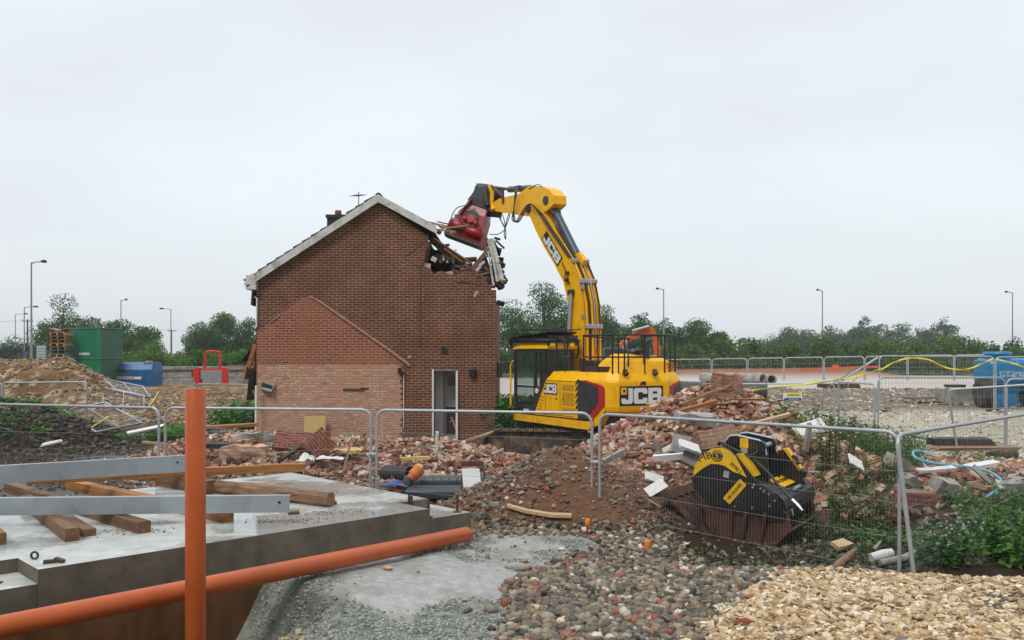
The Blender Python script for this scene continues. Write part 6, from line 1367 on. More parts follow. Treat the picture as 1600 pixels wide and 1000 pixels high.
for i, (px_, py_, w_, Y_) in enumerate(((1200, 520, 70, 260), (1232, 508, 50, 255), (1258, 508, 60, 250), (1300, 503, 70, 250), (1325, 506, 50, 255), (1350, 487, 40, 240), (1372, 502, 55, 245), (1405, 500, 60, 240), (1448, 495, 52, 235), (1478, 491, 60, 230))):
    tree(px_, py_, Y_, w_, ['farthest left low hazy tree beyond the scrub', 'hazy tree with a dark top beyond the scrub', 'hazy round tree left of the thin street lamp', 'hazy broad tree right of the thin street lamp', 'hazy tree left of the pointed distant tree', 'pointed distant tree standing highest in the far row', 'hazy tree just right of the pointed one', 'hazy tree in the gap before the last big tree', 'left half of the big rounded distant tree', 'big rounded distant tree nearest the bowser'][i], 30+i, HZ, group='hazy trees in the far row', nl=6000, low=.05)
for i, (px_, py_, w_) in enumerate(((1520, 513, 24), (1551, 514, 20), (1322, 520, 26), (1160, 524, 30), (1600, 528, 30), (1250, 526, 26), (1430, 528, 30))):
    tree(px_, py_, 112, w_, ['small conifer left of the far right lamp', 'small conifer right beside the far right lamp', 'bushy sapling rising above the middle of the scrub', 'sapling at the left end of the long scrub belt', 'sapling at the right edge behind the bowser', 'sapling left of the thin street lamp', 'sapling above the scrub left of the conifers'][i], 50+i, MG, group='saplings above the scrub belt', nl=1500, name='sapling', lobes=14, low=.1)
# scrub belts (one mass each)
def scrub(px0, px1, Y, top, n, label, seed, cols, hj=.25):
    g = np.random.default_rng(seed); a = W(px0, 548, Y).x; b = W(px1, 548, Y).x; ht = CAMZ-(top-HOR)/F*Y
    nb = int((b-a)/1.6); bx = np.linspace(a, b, nb)+g.uniform(-.8, .8, nb); by = Y+g.uniform(-2.5, 3, nb); bh = ht*(1+g.uniform(-hj, hj*.7, nb)); br_ = g.uniform(1.1, 2.2, nb)
    i = g.integers(0, nb, n); d = g.normal(size=(n, 3)); d /= np.linalg.norm(d, axis=1)[:, None]; rr = g.uniform(.6, 1.1, n)
    z_ = np.abs(d[:, 2])*rr; P = np.stack([bx[i]+d[:, 0]*rr*br_[i], by[i]+d[:, 1]*rr*br_[i], bh[i]*(.12+.85*g.uniform(0, 1, n)**.8*z_**.35)], 1)
    nn = g.normal(size=(n, 3)); nn[:, 2] += .6; nn /= np.linalg.norm(nn, axis=1)[:, None]; t = np.cross(nn, g.normal(size=(n, 3))); t /= np.linalg.norm(t, axis=1)[:, None]; b_ = np.cross(nn, t)
    s = (.0018*Y*g.uniform(.5, 1.3, n))[:, None]; V = np.stack([P-t*s, P-b_*s*.6, P+t*s, P+b_*s*.6], 1).reshape(-1, 3)
    cc = np.array(cols)[g.integers(0, len(cols), nb)][i]*g.uniform(.7, 1.3, (n, 1))
    tag(npmesh('scrub', V, np.arange(n*4).reshape(-1, 4), M['leaf'], np.repeat(cc, 4, 0)), label, 'scrub', kind='stuff')
scrub(1040, 1680, 103, 529, 48000, 'long belt of green scrub behind the far road', 1, [(.085, .18, .04), (.07, .145, .035), (.11, .20, .045), (.09, .145, .05)], .3)
scrub(1040, 1680, 99, 549, 14000, 'low weeds in front of the scrub belt on the right', 2, [(.09, .15, .045), (.11, .15, .055)], .2)
scrub(770, 1050, 95, 535, 16000, 'green scrub behind the excavator cab', 3, [(.085, .18, .04), (.065, .14, .035)], .3)
scrub(-60, 420, 100, 550, 20000, 'green hedge of scrub on the left beyond the tanks', 4, [(.07, .16, .03), (.09, .19, .03), (.055, .12, .03)], .3)
scrub(190, 420, 88, 545, 16000, 'bright green undergrowth above the concrete wall', 5, [(.08, .19, .025), (.10, .2, .03)], .2)
scrub(-60, 110, 140, 536, 7000, 'hazy scrub at the far left horizon', 6, [(.03, .06, .035)], .3)

# ---------------------------------------------------------------- tanks, blocks and far things on the left
rt = empty('green_tank', W(140, 616, 55), label='tall dull green steel tank with a small white label behind the spoil heap', cat='steel tank'); L0 = rt.location
gz0 = g1(L0.x, 55)-.2; gt = W(100, 514.5, 55).z
xa, xb_, xc = W(106, 548, 55).x, W(158, 548, 53.6).x, W(187, 548, 55.6).x
pl = [(xa, 55), (xb_, 53.6), (xc+.1, 55.8), (xc-1.0, 57.6), (xa+.2, 57.4)]
mb = MB(); mb.m = 0; n = 5
vs = [(*p, gz0) for p in pl]+[(*p, gt) for p in pl]
for i in range(n): mb.m = 1 if i == 1 else 0; mb.add(vs, [(i, (i+1) % n, n+(i+1) % n, n+i)])
mb.m = 0; mb.add(vs, [tuple(range(n, 2*n))]); mb.build('tank_shell', [M['green'], M['green2']], rt, L0)
for zz in (gt+.02, W(100, 561, 55).z):
    mb = MB(); mb.tube([Vector((*p_, zz)) for p_ in pl], .05, 5, closed=True); mb.build('rim', M['green2'], rt, L0)
e_ = (Vector((*pl[1], 0))-Vector((*pl[0], 0))).normalized(); fr_ = frame(Vector((*pl[0], 0)).lerp(Vector((*pl[1], 0)), .50)+Vector((0, 0, W(130, 553, 54).z))-L0, e_, (0, 0, 1))
mb = MB(); mb.T = fr_; mb.box((0, 0, .012), (.95, .14, .02)); mb.build('tank_label', M['white'], rt)
mb = MB(); mb.T = fr_
for k in range(9): mb.box((-.36+k*.09, 0, .026), (.05, .06, .006))
mb.build('label_marks', M['lampgrey'], rt)
# pallets: separate things in a stack
pb = W(96, 572, 54); 
for k in range(11):
    mb = MB(); zz = pb.z-.3+k*.215
    for q in range(5): mb.box((0, -.45+q*.22, .16), (.82, .12, .022))
    for q in (-.42, 0, .42): mb.box((q, 0, .09), (.09, 1.0, .11)); mb.box((q*1.0, 0, .015), (.10, 1.0, .022))
    o = mb.build('pallet', M['blue'] if k == 5 else M[['timber2', 'palewood', 'ppmix'][k % 3]]); o.location = (pb.x+random.uniform(-.05, .05), pb.y, zz); o.rotation_euler = (0, 0, random.uniform(-.06, .06)); 
    names = ['lowest pallet of the stack beside the green tank', 'second pallet from the bottom of the stack by the green tank', 'third pallet from the bottom of the stack by the green tank', 'fourth pallet from the bottom, below the blue one', 'fifth pallet from the bottom, just beneath the blue one', 'blue pallet in the middle of the stack', 'pallet resting directly on the blue one', 'second pallet above the blue one', 'third pallet from the top of the stack by the green tank', 'second pallet from the top of the stack by the green tank', 'topmost pallet of the stack by the green tank']
    tag(o, names[k], 'pallet', 'pallets stacked beside the green tank')
mb = MB(); mb.box((pb.x-.1, pb.y, pb.z+2.15), (1.0, .9, .05), Euler((0, .25, 0))); mb.box((pb.x+.1, pb.y, pb.z+2.12), (.8, .9, .04), Euler((0, -.35, 0))); tag(mb.build('broken_board', M['ppmix'], None, (pb.x, pb.y, pb.z+2.1)), 'broken red-brown boards on top of the pallet stack', 'board')
# blue tank
bx0, bx1 = W(187, 548, 56).x-.5, W(235, 548, 55).x; zb = W(200, 603, 56).z; zt = W(200, 566, 56).z
rt = empty('blue_tank', ((bx0+bx1)/2, 56, zb), label='battered blue steel tank with a white strip beside the green tank', cat='steel tank'); L0 = rt.location
mb = MB(); prof = [(55.2, zb), (55.2, zt-.45), (55.35, zt-.12), (55.7, zt), (56.6, zt), (56.9, zt-.2), (56.9, zb)]
mb.prism(prof, bx0, bx1, 'yz'); mb.build('tank_shell', M['blue'], rt, L0)
mb = MB(); mb.box(((bx0+bx1)/2, 55.18, zb+.52), (1.55, .03, .16)); mb.build('white_strip', M['white'], rt, L0)
mb = MB()
for k in range(8): mb.box((bx0+.75+k*.14, 55.16, zb+.52), (.08, .02, .07))
mb.build('strip_marks', M['black'], rt, L0)
mb = MB(); mb.loft([[(bx0+.3, 55.19, zb+.85), (bx0+1.35, 55.19, zb+.85), (bx0+1.2, 55.19, zb+1.05), (bx0+.3, 55.19, zb+1.15)], [(bx0+.3, 55.185, zb+.85), (bx0+1.35, 55.185, zb+.85), (bx0+1.2, 55.185, zb+1.05), (bx0+.3, 55.185, zb+1.15)]]); mb.build('rust_patch', M['rust'], rt, L0)
mb = MB(); mb.tube([(bx1-.5, 55.3, zt-.06), (bx1-.5, 55.7, zt+.05), (bx1-.5, 56.5, zt+.05)], .05, 6); mb.box((bx1-.2, 55.6, zt-.02), (.3, .25, .06)); mb.build('strap', M['oldconc'], rt, L0)
# concrete retaining wall blocks
for i, (a, b, t_, bo) in enumerate(((235, 300, 573, 603), (300, 352, 573, 602), (352, 402, 573, 601))):
    Y_ = 60; A_, B_ = W(a, t_, Y_), W(b, t_, Y_); zb_ = W(a, bo+4, Y_).z
    mb = MB(); L_ = B_.x-A_.x
    mb.box(((A_.x+B_.x)/2, Y_+.5, A_.z-.10), (L_-.02, 1.1, .2)); mb.box(((A_.x+B_.x)/2, Y_+.55, A_.z-.45), (L_-.1, .95, .48)); mb.box(((A_.x+B_.x)/2, Y_+.5, (A_.z-.72+zb_)/2), (L_-.02, 1.1, A_.z-.72-zb_))
    tag(mb.build('concrete_block', M['oldconc'], None, ((A_.x+B_.x)/2, Y_, zb_)), ['long grey concrete block beside the blue tank', 'grey concrete block behind the red steel frame', 'grey concrete block ending behind the house corner'][i], 'concrete block', 'concrete blocks in a row left of the house')
mb = MB(); mb.box(W(378, 572, 59), (1.6, .4, .12)); tag(mb.build('flat_timber', M['ppmix'], None, W(378, 572, 59)), 'dark flat timber lying on top of the concrete block by the house', 'timber')
# red steel frame
Y_ = 57; rt = empty('red_frame', W(332, 600, Y_), label='bright red steel lifting frame clamped round a grey block', cat='steel frame'); L0 = rt.location
mb = MB()
for (a, b) in (((320, 576), (321, 551)), ((344, 576), (343, 551)), ((321, 551), (326, 549)), ((326, 549), (338, 549)), ((338, 549), (343, 551))): mb.tube([W(*a, Y_), W(*b, Y_)], .09, 6)
mb.build('arch', M['hazred'], rt, L0)
for s_, x_ in ((-1, 311), (1, 352)):
    mb = MB(); p = W(x_, 586, Y_); q_ = [(-.12, -.6), (.12, -.6), (.12, .42), (.30*-s_ if False else .1, .48), (-.1, .48), (-.32*1 if s_ < 0 else -.12, .25)] ; q_ = [(s_*-a if s_ > 0 else a, b) for a, b in q_]
    mb.prism([(p.x+a, p.z+b) for a, b in q_], Y_-.3, Y_+.3); mb.build('clamp_plate', M['hazred'], rt, L0)
mb = MB(); mb.box(W(332, 577, Y_), (1.7, .2, .12)); mb.build('crossbar', M['hazred'], rt, L0)
mb = MB(); mb.box(W(332, 585, Y_), (1.35, .5, .55)); mb.build('gripped_block', M['lampgrey'], rt, L0)
# distant panel and purple disc
rt = empty('panel_sign', W(64, 560, 90), label='pale blue panelled sign board beyond the spoil heap', cat='sign'); mb = MB(); mb.box(W(64.5, 550, 90), (.9, .08, 1.3))
mb.build('board', M['paleblue'], rt, rt.location); mb = MB()
for k in range(4): mb.box(W(64.5, 543+k*4.5, 89.9), (.92, .06, .03))
mb.build('seams', M['white'], rt, rt.location); mb = MB(); mb.tube([W(61, 552, 90.1), W(61, 592, 90.1)], .04, 6); mb.tube([W(68, 552, 90.1), W(68, 592, 90.1)], .04, 6); mb.build('post', M['lampgrey'], rt, rt.location)
rt = empty('round_sign', W(39, 558, 85), label='purple round sign on a post by the left street lamps', cat='sign'); mb = MB(); p = W(39, 553.5, 85); mb.cyl(p, p+Vector((0, .06, 0)), .20, 16); mb.build('disc', M['purple'], rt, rt.location); mb = MB(); mb.tube([p+Vector((0, .08, .1)), p+Vector((0, .08, -2.4))], .04, 6); mb.build('post', M['lampgrey'], rt, rt.location)

# ---------------------------------------------------------------- second, orange excavator behind
Y_ = 44; rt = empty('orange_excavator', W(985, 610, Y_), label='orange excavator with a bent arm standing behind the yellow one', cat='excavator'); L0 = rt.location
def flat(pts, d, Y=Y_): return [(W(a, b, Y).x, W(a, b, Y).z) for a, b in pts], Y-d/2, Y+d/2
mb = MB(); mb.prism(*flat([(965, 575), (964, 552), (967, 538), (976, 529), (990, 520), (1004, 512), (1013, 509), (1019, 513), (1023, 524), (1014, 524), (1004, 524), (990, 530), (980, 536), (976, 546), (973, 556), (970, 575)], .35)); mb.build('boom', M['orange'], rt, L0)
mb = MB(); mb.prism(*flat([(1013, 511), (1020, 511), (1028, 528), (1031, 545), (1030, 560), (1024, 562), (1022, 545), (1018, 527)], .28)); mb.build('stick', M['orange'], rt, L0)
mb = MB(); mb.tube([W(988, 517, Y_-.3), W(1014, 510, Y_-.3)], .07, 8); mb.tube([W(970, 552, Y_-.3), W(980, 532, Y_-.3)], .06, 8); mb.build('hydraulic_cylinder', M['steel'], rt, L0)
bz = g1(L0.x, Y_)
mb = MB(); mb.box((L0.x, Y_+.3, bz+1.35), (2.6, 2.2, .9), bev=.12); mb.build('body', M['orange'], rt, L0)
mb = MB(); mb.box((L0.x-.9, Y_-.3, bz+1.9), (.9, 1.0, 1.3), bev=.08); mb.build('cab', M['charcoal'], rt, L0)
for s_ in (-1, 1): mb = MB(); mb.box((L0.x, Y_+.3+s_*.95, bz+.4), (3.2, .45, .7), bev=.2); mb.build('track', M['track'], rt, L0)

# ---------------------------------------------------------------- pipes and brick lump on the right
hpipe('corrugated_pipe', 'long grey corrugated plastic pipe lying behind the brick heap', 'pipe', W(1046, 608, 37)+Vector((0, 0, 0)), W(1199, 613, 36), .36, M['pipegrey'], seg=24, ribs=34)
hpipe('concrete_pipe', 'grey concrete pipe with a long barrel and dark open mouth', 'pipe', W(1120, 590, 76), W(1192, 592, 72), .45, M['oldconc'], 'concrete pipes by the far road', seg=24, wall=.1)
hpipe('concrete_pipe', 'short pale concrete pipe end right of the longer one', 'pipe', W(1180, 590, 76), W(1206, 593, 72), .42, M['oldconc'], 'concrete pipes by the far road', seg=24, wall=.1)
hpipe('concrete_pipe', 'dark concrete pipe half hidden behind the stacked bricks', 'pipe', W(1100, 590, 74), W(1118, 592, 71), .44, M['oldconc'], 'concrete pipes by the far road', seg=24, wall=.1)
hpipe('twinwall_pipe', 'black ribbed pipe lying across the gravel behind the orange stub', 'pipe', (-1.9, 15.9, .36), (-.18, 15.75, .40), .13, M['pipegrey'], seg=24, ribs=12)
p = W(690, 762, 15.0); mb = MB(); mb.box((p.x, 15.2, .30), (1.25, .5, .16), Euler((.05, 0, .02)), bev=.03); tag(mb.build('grey_trough', M['pipegrey'], None, (p.x, 15.2, .2)), 'long dark grey plastic box below the black ribbed pipe', 'plastic box')
# white panel on rusty bracket
rt = empty('propped_board', Gd(738, 770, .35), label='white panel propped in a rusty bracket on the gravel', cat='panel'); L0 = rt.location; Yp = L0.y
mb = MB(); a = W(721, 733, Yp+.15); b = W(749, 733, Yp+.15); c_ = W(753, 769, Yp); d_ = W(725, 769, Yp); t_ = Vector((0, .03, .005)); mb.add([a, b, c_, d_, a+t_, b+t_, c_+t_, d_+t_], [(0,1,2,3), (7,6,5,4), (0,1,5,4), (1,2,6,5), (2,3,7,6), (3,0,4,7)]); mb.build('panel', M['white'], rt, L0)
mb = MB()
mb.tube([W(722, 721, Yp+.3), W(722, 770, Yp+.1)], .02, 6); mb.tube([W(754, 721, Yp+.3), W(757, 745, Yp+.2), W(760, 770, Yp+.1)], [.02, .025, .04], 6); mb.box(W(738, 726, Yp+.3), (.34, .05, .05)); mb.tube([W(722, 722, Yp+.3), W(754, 722, Yp+.3)], .014, 6); mb.cyl(W(758, 753, Yp+.05), W(758, 753, Yp+.15), .05, 10); mb.build('bracket', M['rust'], rt, L0)
# black pipe sheet and blue sheet
hpipe('black_pipe_end', 'short black pipe end lying beside the fence legs', 'pipe', (-2.35, 16.7, .42), (-1.83, 16.2, .46), .15, M['felt'], seg=20)
def sheet(name, c, w_, d_, h_, mat, label, cat, seed, nx_=14):
    g = np.random.default_rng(seed); xs = np.linspace(-1, 1, nx_); V = []
    X_, Y2 = np.meshgrid(xs, xs); hh = (fbm(X_*1.3+seed, Y2*1.3, seed, 2)-.3)*h_*(1.2-X_**2*.5-Y2**2*.5); 
    ed = 1+.12*(fbm(X_*3, Y2*3+9, seed+5, 2)-.5)*2
    V = np.stack([X_*w_/2*ed, Y2*d_/2*ed, hh], 2).reshape(-1, 3); id_ = np.arange(nx_*nx_).reshape(nx_, nx_)
    F_ = np.stack([id_[:-1, :-1].ravel(), id_[:-1, 1:].ravel(), id_[1:, 1:].ravel(), id_[1:, :-1].ravel()], 1)
    o = npmesh(name, V, F_, mat, loc=c); md = o.modifiers.new('thick', 'SOLIDIFY'); md.thickness = .01; return tag(o, label, cat)
sheet('blue_sheet', Vector((-1.98, 15.3, .40)), .40, .4, .18, M['tarpblue'], 'crumpled blue plastic sheet beside the orange pipe stub', 'plastic sheet', 3)
sheet('white_sheet', W(517, 717, 18.3), .55, .4, .16, M['whiteboard'], 'crumpled white sheet on the rubble in front of the house', 'plastic sheet', 5)
sheet('yellow_sheet', W(545, 703, 19.5), .6, .4, .14, M['osb'], 'torn yellow foam sheet on the rubble left of the fence legs', 'sheet', 6)
sheet('white_sheet', W(478, 720, 17.5), .3, .3, .3, M['whiteboard'], 'small white scrap at the right end of the orange plank', 'plastic sheet', 8)
# brickwork lumps
M['brick_crown'] = brickmat('dusty_brick_lump', '#8d5a45', '#77483a', '#9c8672', stain='#a98e78', stain_amt=.6, bump=.8, ms=.012)
def lump(c, dims, e, label, mat='brick_lump', seed=0, name='brickwork_lump', cat='brickwork', group=None):
    g = random.Random(seed); mb = MB(); x, y, z = [d/2 for d in dims]; n = max(3, int(dims[0]/.12)); rings = []
    for i in range(n+1):
        t = -x+2*x*i/n; j = lambda s=.028: g.uniform(-s, s); st = .0375 if i % 2 else -.0375; xx = t+(st if i in (0, n) else 0)
        rings.append([(xx+j(), -y+j(), -z+j()), (xx+j(), y+j(), -z+j()), (xx+j(), y+j(), 0+j()), (xx+j(), y+j(), z+j(.04)), (xx+j(), -y+j(), z+j(.04)), (xx+j(), -y+j(), 0+j(.01))])
    mb.loft(rings); o = mb.build(name, M[mat]); o.location = c; o.rotation_euler = e; return tag(o, label, cat, group)
lump(W(463, 690, 19.5), (.86, .12, .46), (-.75, .08, .05), 'red slab of fallen brickwork leaning on the rubble in front of the house', seed=1)
lump(W(497, 694, 19.3), (.42, .12, .55), (-.55, .9, .1), 'tilted red brickwork slab with upright bricks, right of the larger fallen slab', seed=2)
lump(W(1140, 595, 18.6), (.50, .34, .26), (.1, .05, .3), 'stacked lump of brickwork crowning the big heap', 'brick_crown', 3)
lump(W(1136, 611, 18.5), (.46, .36, .24), (0, -.15, .6), 'lower mortared brick lump just under the crowning one', 'brick_crown', 4)
lump(W(1118, 688, 15.2), (.62, .3, .36), (-.5, -.15, .2), 'broken piece of brick wall just above the crusher bucket', 'brick_crown', 5)
lump(W(1085, 655, 16.6), (.62, .4, .18), (.1, .1, .1), 'flat grey concrete slab piece on the heap under the fence rail', 'oldconc', 6, 'concrete_piece', 'concrete')
lump(W(382, 705, 18.5), (.85, .3, .24), (0, 0, .1), 'long mortared brick block on rubble right of the upright pipe', 'brick_buff', 7)
lump(W(395, 683, 20.6), (.75, .35, .2), (0, -.12, .3), 'weathered concrete block on the rubble at the house corner', 'oldconc', 8, 'concrete_piece', 'concrete')
lump(W(430, 685, 20.5), (.40, .35, .25), (0, -.1, .2), 'grey stone block left of the fallen red brickwork', 'oldconc', 9, 'concrete_piece', 'concrete')
for i, (px_, py_, Y_, dm, e, m_, lb) in enumerate((
    (1078, 698, 14.6, (.36, .04, .30), (1.2, .35, .1), 'whiteboard', 'white angular board piece above the left shoulder of the crusher bucket'),
    (1024, 768, 14.3, (.34, .03, .24), (1.1, -.5, .1), 'whiteboard', 'white broken board lying left of the crusher bucket mouth'),
    (1022, 747, 14.7, (.30, .03, .18), (.9, .3, .1), 'whiteboard', 'white board scrap just above the larger one by the bucket'),
    (1048, 714, 14.9, (.62, .06, .10), (.2, -.06, .1), 'white', 'long white strip lying on the brick heap left of the bucket'),
    (1063, 695, 15.3, (.30, .05, .34), (-.4, .3, .1), 'oldconc', 'grey broken board standing between white pieces on the heap'),
    (1078, 716, 14.6, (.26, .06, .24), (-.5, .5, .1), 'oldconc', 'grey-green board piece touching the bucket shoulder'),
    (1050, 697, 15.5, (.34, .04, .08), (.4, -.45, .1), 'whiteboard', 'thin white splinter on the heap above the long white strip'),
    (958, 714, 15.8, (.42, .10, .10), (.2, -.45, .1), 'oldconc', 'pale grey lintel piece at the left foot of the heap'),
    (1268, 668, 16.0, (.55, .3, .05), (.6, -.25, .2), 'whiteboard', 'white slab tilted in the weeds right of the heap'),
    (1262, 683, 15.8, (.08, .08, .5), (.1, .12, .3), 'oldconc', 'mossy pale post standing in the weeds right of the heap'),
    (1337, 722, 14.8, (.26, .03, .24), (.9, .5, .2), 'whiteboard', 'white board piece left of the tied fence legs'),
    (1465, 733, 15.6, (.75, .12, .05), (.3, -.05, .2), 'whiteboard', 'pale board below the blue pipe loop'),
    (1533, 727, 16.0, (.62, .15, .07), (.3, -.12, .2), 'white', 'white plank end right of the blue pipe loop'),
    (1568, 760, 14.4, (.26, .04, .2), (.9, .4, .3), 'white', 'white scrap beside the lower end of the blue pipe'),
    (1535, 742, 15.2, (.08, .05, .4), (.6, -.6, .2), 'oldconc', 'dark grey board edge tilted under the blue pipe'),
    (1420, 752, 14.9, (.34, .3, .22), (.2, .4, .6), 'oldconc', 'grey broken block in the middle of the right rubble'),
    (1478, 760, 14.5, (.42, .3, .24), (.3, .3, .2), 'oldconc', 'large grey-brown concrete chunk right of the middle block'),
    (1430, 776, 13.9, (.55, .3, .16), (.1, .1, .1), 'brick_lump', 'orange-brown brick block at the front of the right rubble'),
    (1585, 762, 14.4, (.5, .3, .25), (.1, -.1, .4), 'oldconc', 'grey concrete block at the right edge of the rubble'),
    (1400, 725, 15.4, (.4, .3, .3), (.3, .5, .6), 'oldconc', 'upright grey chunk behind the tied fence legs'),
    (1200, 656, 15.6, (.9, .09, .05), (.1, -.2, .3), 'palewood', 'pale timber lath lying above the bucket ears'),
    (1095, 620, 17.6, (.9, .05, .05), (.1, -.35, .2), 'ppmix', 'brown roof timber sticking up on the heap'),
    (1090, 635, 17.4, (.75, .08, .07), (.1, -.25, .1), 'timber2', 'orange-brown timber piece on the heap below the crowning bricks'),
    (1165, 624, 18.0, (.8, .06, .04), (.1, .02, .2), 'timber2', 'thin orange board pointing right on top of the heap'),
    (960, 748, 15.3, (.03, .03, .5), (.1, -.55, 0), 'palewood', 'thin stick standing in the soil heap'),
    (925, 760, 14.6, (.35, .04, .03), (.1, .3, 0), 'palewood', 'short pale stick lying on the soil heap'),
    (1032, 796, 13.9, (.45, .02, .02), (0, .55, 0), 'osb', 'thin yellow cane below the white boards'),
    (80, 692, 24, (.5, .2, .04), (.2, -.2, .1), 'whiteboard', 'white scrap on the dark mud at the left'),
    (226, 671, 26, (1.0, .3, .04), (.2, -.2, .1), 'white', 'white boards lying left of the upright pipe'),
    (240, 692, 22.5, (.55, .08, .06), (.0, .1, .1), 'palewood', 'pale batten on the mud left of the upright pipe'),
    (5, 645, 26, (.5, .3, .08), (.2, .3, .1), 'palewood', 'tan board corner on the dark mound at the left edge'),
    (648, 716, 17.6, (.55, .10, .06), (.0, -.02, .1), 'osb', 'yellow timber offcut on the rubble below the doorway'),
    (542, 715, 18.0, (.05, .05, .55), (.1, .25, .1), 'palewood', 'pale splintered stick standing in the rubble left of the fence legs'),
    (682, 694, 19.6, (.06, .06, .5), (.1, .05, .1), 'whiteboard', 'white upright strip in the rubble before the doorway'),
    (742, 684, 21.5, (.9, .05, .04), (.1, -.3, .2), 'palewood', 'long pale lath leaning in the rubble right of the doorway'),
    (352, 666, 23.5, (1.6, .18, .08), (.1, -.05, .1), 'timber2', 'long orange timber on the rubble left of the house corner'),
    (345, 672, 22.5, (1.4, .16, .06), (.1, .05, -.1), 'darkwood', 'dark beam on the rubble left of the house corner'),
    (345, 679, 21.2, (.5, .3, .14), (.1, .05, -.1), 'felt', 'black plastic lump on the rubble right of the upright pipe'),
    (340, 696, 19.2, (.9, .2, .1), (.1, .02, -.1), 'felt', 'black flat object on rubble close to the upright pipe'),
    (457, 706, 18.3, (.45, .15, .04), (.4, -.6, -.1), 'felt', 'black strip tilted in front of the fallen red brickwork'),
    (554, 683, 22.5, (.5, .1, .06), (.1, .02, -.1), 'grnplastic', 'green plastic strip against the foot of the gable'),
    (1500, 690, 20.8, (1.35, .45, .16), (0, 0, .05), 'rubber', 'dark paver stack lying on pallets in front of the bowser'),
    (1520, 700, 20.4, (2.0, .6, .07), (0, 0, .05), 'ppmix', 'thin brown pallet boards beneath the dark paver stack'),
    (1310, 603, 31, (1.3, .6, .14), (0, 0, .1), 'darkwood', 'dark flat stack of boards on the brown yard'),
    (1450, 622, 36, (2.0, .8, .04), (0, 0, .1), 'darkwood', 'flat dark sheet on the ground left of the bowser'),
    (1492, 603, 38, (.7, .5, .12), (0, 0, .1), 'felt', 'dark stack beside the left end of the bowser'),
    (1315, 850, 12.4, (.22, .2, .05), (.2, -.2, .3), 'palewood', 'small flat board on the dark soil below the bucket'))):
    p = W(px_, py_, Y_); g0 = g1(p.x, p.y)
    if m_ in ('whiteboard', 'oldconc', 'white') and dm[1] < .07 and e[0] > .35: e = (-e[0], e[1], e[2])
    if p.z < g0+dm[2]*.2 and not (py_ < 720 and 900 < px_ < 1260): p.z = g0+max(dm[2]*.35, .03)
    if m_ == 'oldconc' and dm[1] >= .2: lump(p, (dm[0]*.85, dm[1]*.85, dm[2]*.8), e, lb, 'oldconc', i, 'concrete_piece', 'concrete piece'); continue
    mb = MB(); x, y, z = [d/2 for d in dm]; g_ = random.Random(i); j = lambda s=.14: 1+g_.uniform(-s, s)
    vs = [(sx*x*j(), sy*y*j(), sz*z*j()) for sx in (-1, 1) for sy in (-1, 1) for sz in (-1, 1)]
    mb.add(vs, [(0,1,3,2), (4,6,7,5), (0,4,5,1), (2,3,7,6), (0,2,6,4), (1,5,7,3)])
    nm = {'whiteboard': 'board_piece', 'white': 'white_strip', 'oldconc': 'concrete_piece', 'brick_lump': 'brick_block', 'palewood': 'wood_piece', 'timber2': 'timber_piece', 'ppmix': 'timber_piece', 'osb': 'yellow_offcut', 'felt': 'black_scrap', 'darkwood': 'dark_board', 'rubber': 'paver_stack', 'grnplastic': 'green_strip'}[m_]
    o = mb.build(nm, M[m_]); o.location = p; o.rotation_euler = e; tag(o, lb, nm.replace('_', ' '))

# ---------------------------------------------------------------- rubble bricks
PAL = [(.25, .10, .062), (.33, .155, .096), (.44, .27, .18), (.15, .058, .04), (.50, .36, .26), (.33, .27, .21), (.20, .08, .053), (.58, .49, .39)]
PW = [17, 20, 19, 10, 16, 9, 10, 7]
CUB = (np.array([(a, b, c) for a in (-1, 1) for b in (-1, 1) for c in (-1, 1)], float), np.array([(0,1,3,2), (4,6,7,5), (0,4,5,1), (2,3,7,6), (0,2,6,4), (1,5,7,3)]))
def reg_main(n):
    P = rng.uniform((.2, 13.8), (8.2, 22.6), (n, 2)); h = np.maximum(heap(P[:, 0], P[:, 1], 4.35, 19.1, 3.5, 3.4, 2.0, nz=.16, s=23), heap(P[:, 0], P[:, 1], 3.0, 17.3, 2.6, 2.3, 1.25, nz=.2, s=24))
    return P[(h > .02) & ((P[:, 0] > 1.9) | (P[:, 1] > 15.9))]
def reg_mid(n):
    P = rng.uniform((-9.5, 17.2), (1.0, 24.9), (n, 2)); h = heap(P[:, 0], P[:, 1], -1.6, 20.6, 3.2, 2.2, .62, s=11)+heap(P[:, 0], P[:, 1], -5.6, 21.2, 3.4, 2.4, .62, s=12)+heap(P[:, 0], P[:, 1], -7.4, 20.6, 2.2, 1.8, .3, s=14)
    return P[h+rng.uniform(0, .03, len(P)) > .035]
def reg_right(n):
    P = rng.uniform((4.3, 13.6), (13.5, 18.6), (n, 2)); h = heap(P[:, 0], P[:, 1], 8.2, 16.0, 4.4, 2.4, .5, nz=.3, s=25)+heap(P[:, 0], P[:, 1], 5.6, 15.6, 1.6, 1.6, .4, s=26)
    return P[h > .05]
def brickset(name, P, label, big=1.0, frag=.45, small=False, seed=0):
    n = len(P); L_ = rng.uniform(frag, 1, n)*.1075*big; sz = np.stack([L_, .051*big*rng.uniform(.8, 1.05, n), .033*big*rng.uniform(.85, 1.1, n)], 1)
    if small: sz = sz*rng.uniform(.25, .7, (n, 1))
    z_ = ground(P[:, 0], P[:, 1])+rng.uniform(-.01, .07, n)*big
    c = pick(PAL, PW, n, .25)
    return tag(scatter(name, CUB, np.stack([P[:, 0], P[:, 1], z_], 1), sz, c, M['rub'], tilt=.75, jit=.07), label, 'rubble', kind='stuff')
brickset('brick_rubble', reg_main(5200), 'mass of broken bricks making up the big heap beside the excavator')
brickset('brick_rubble', reg_main(5200), 'small brick fragments filling the big heap', small=True)
brickset('brick_rubble', reg_mid(5600), 'band of broken bricks along the foot of the house')
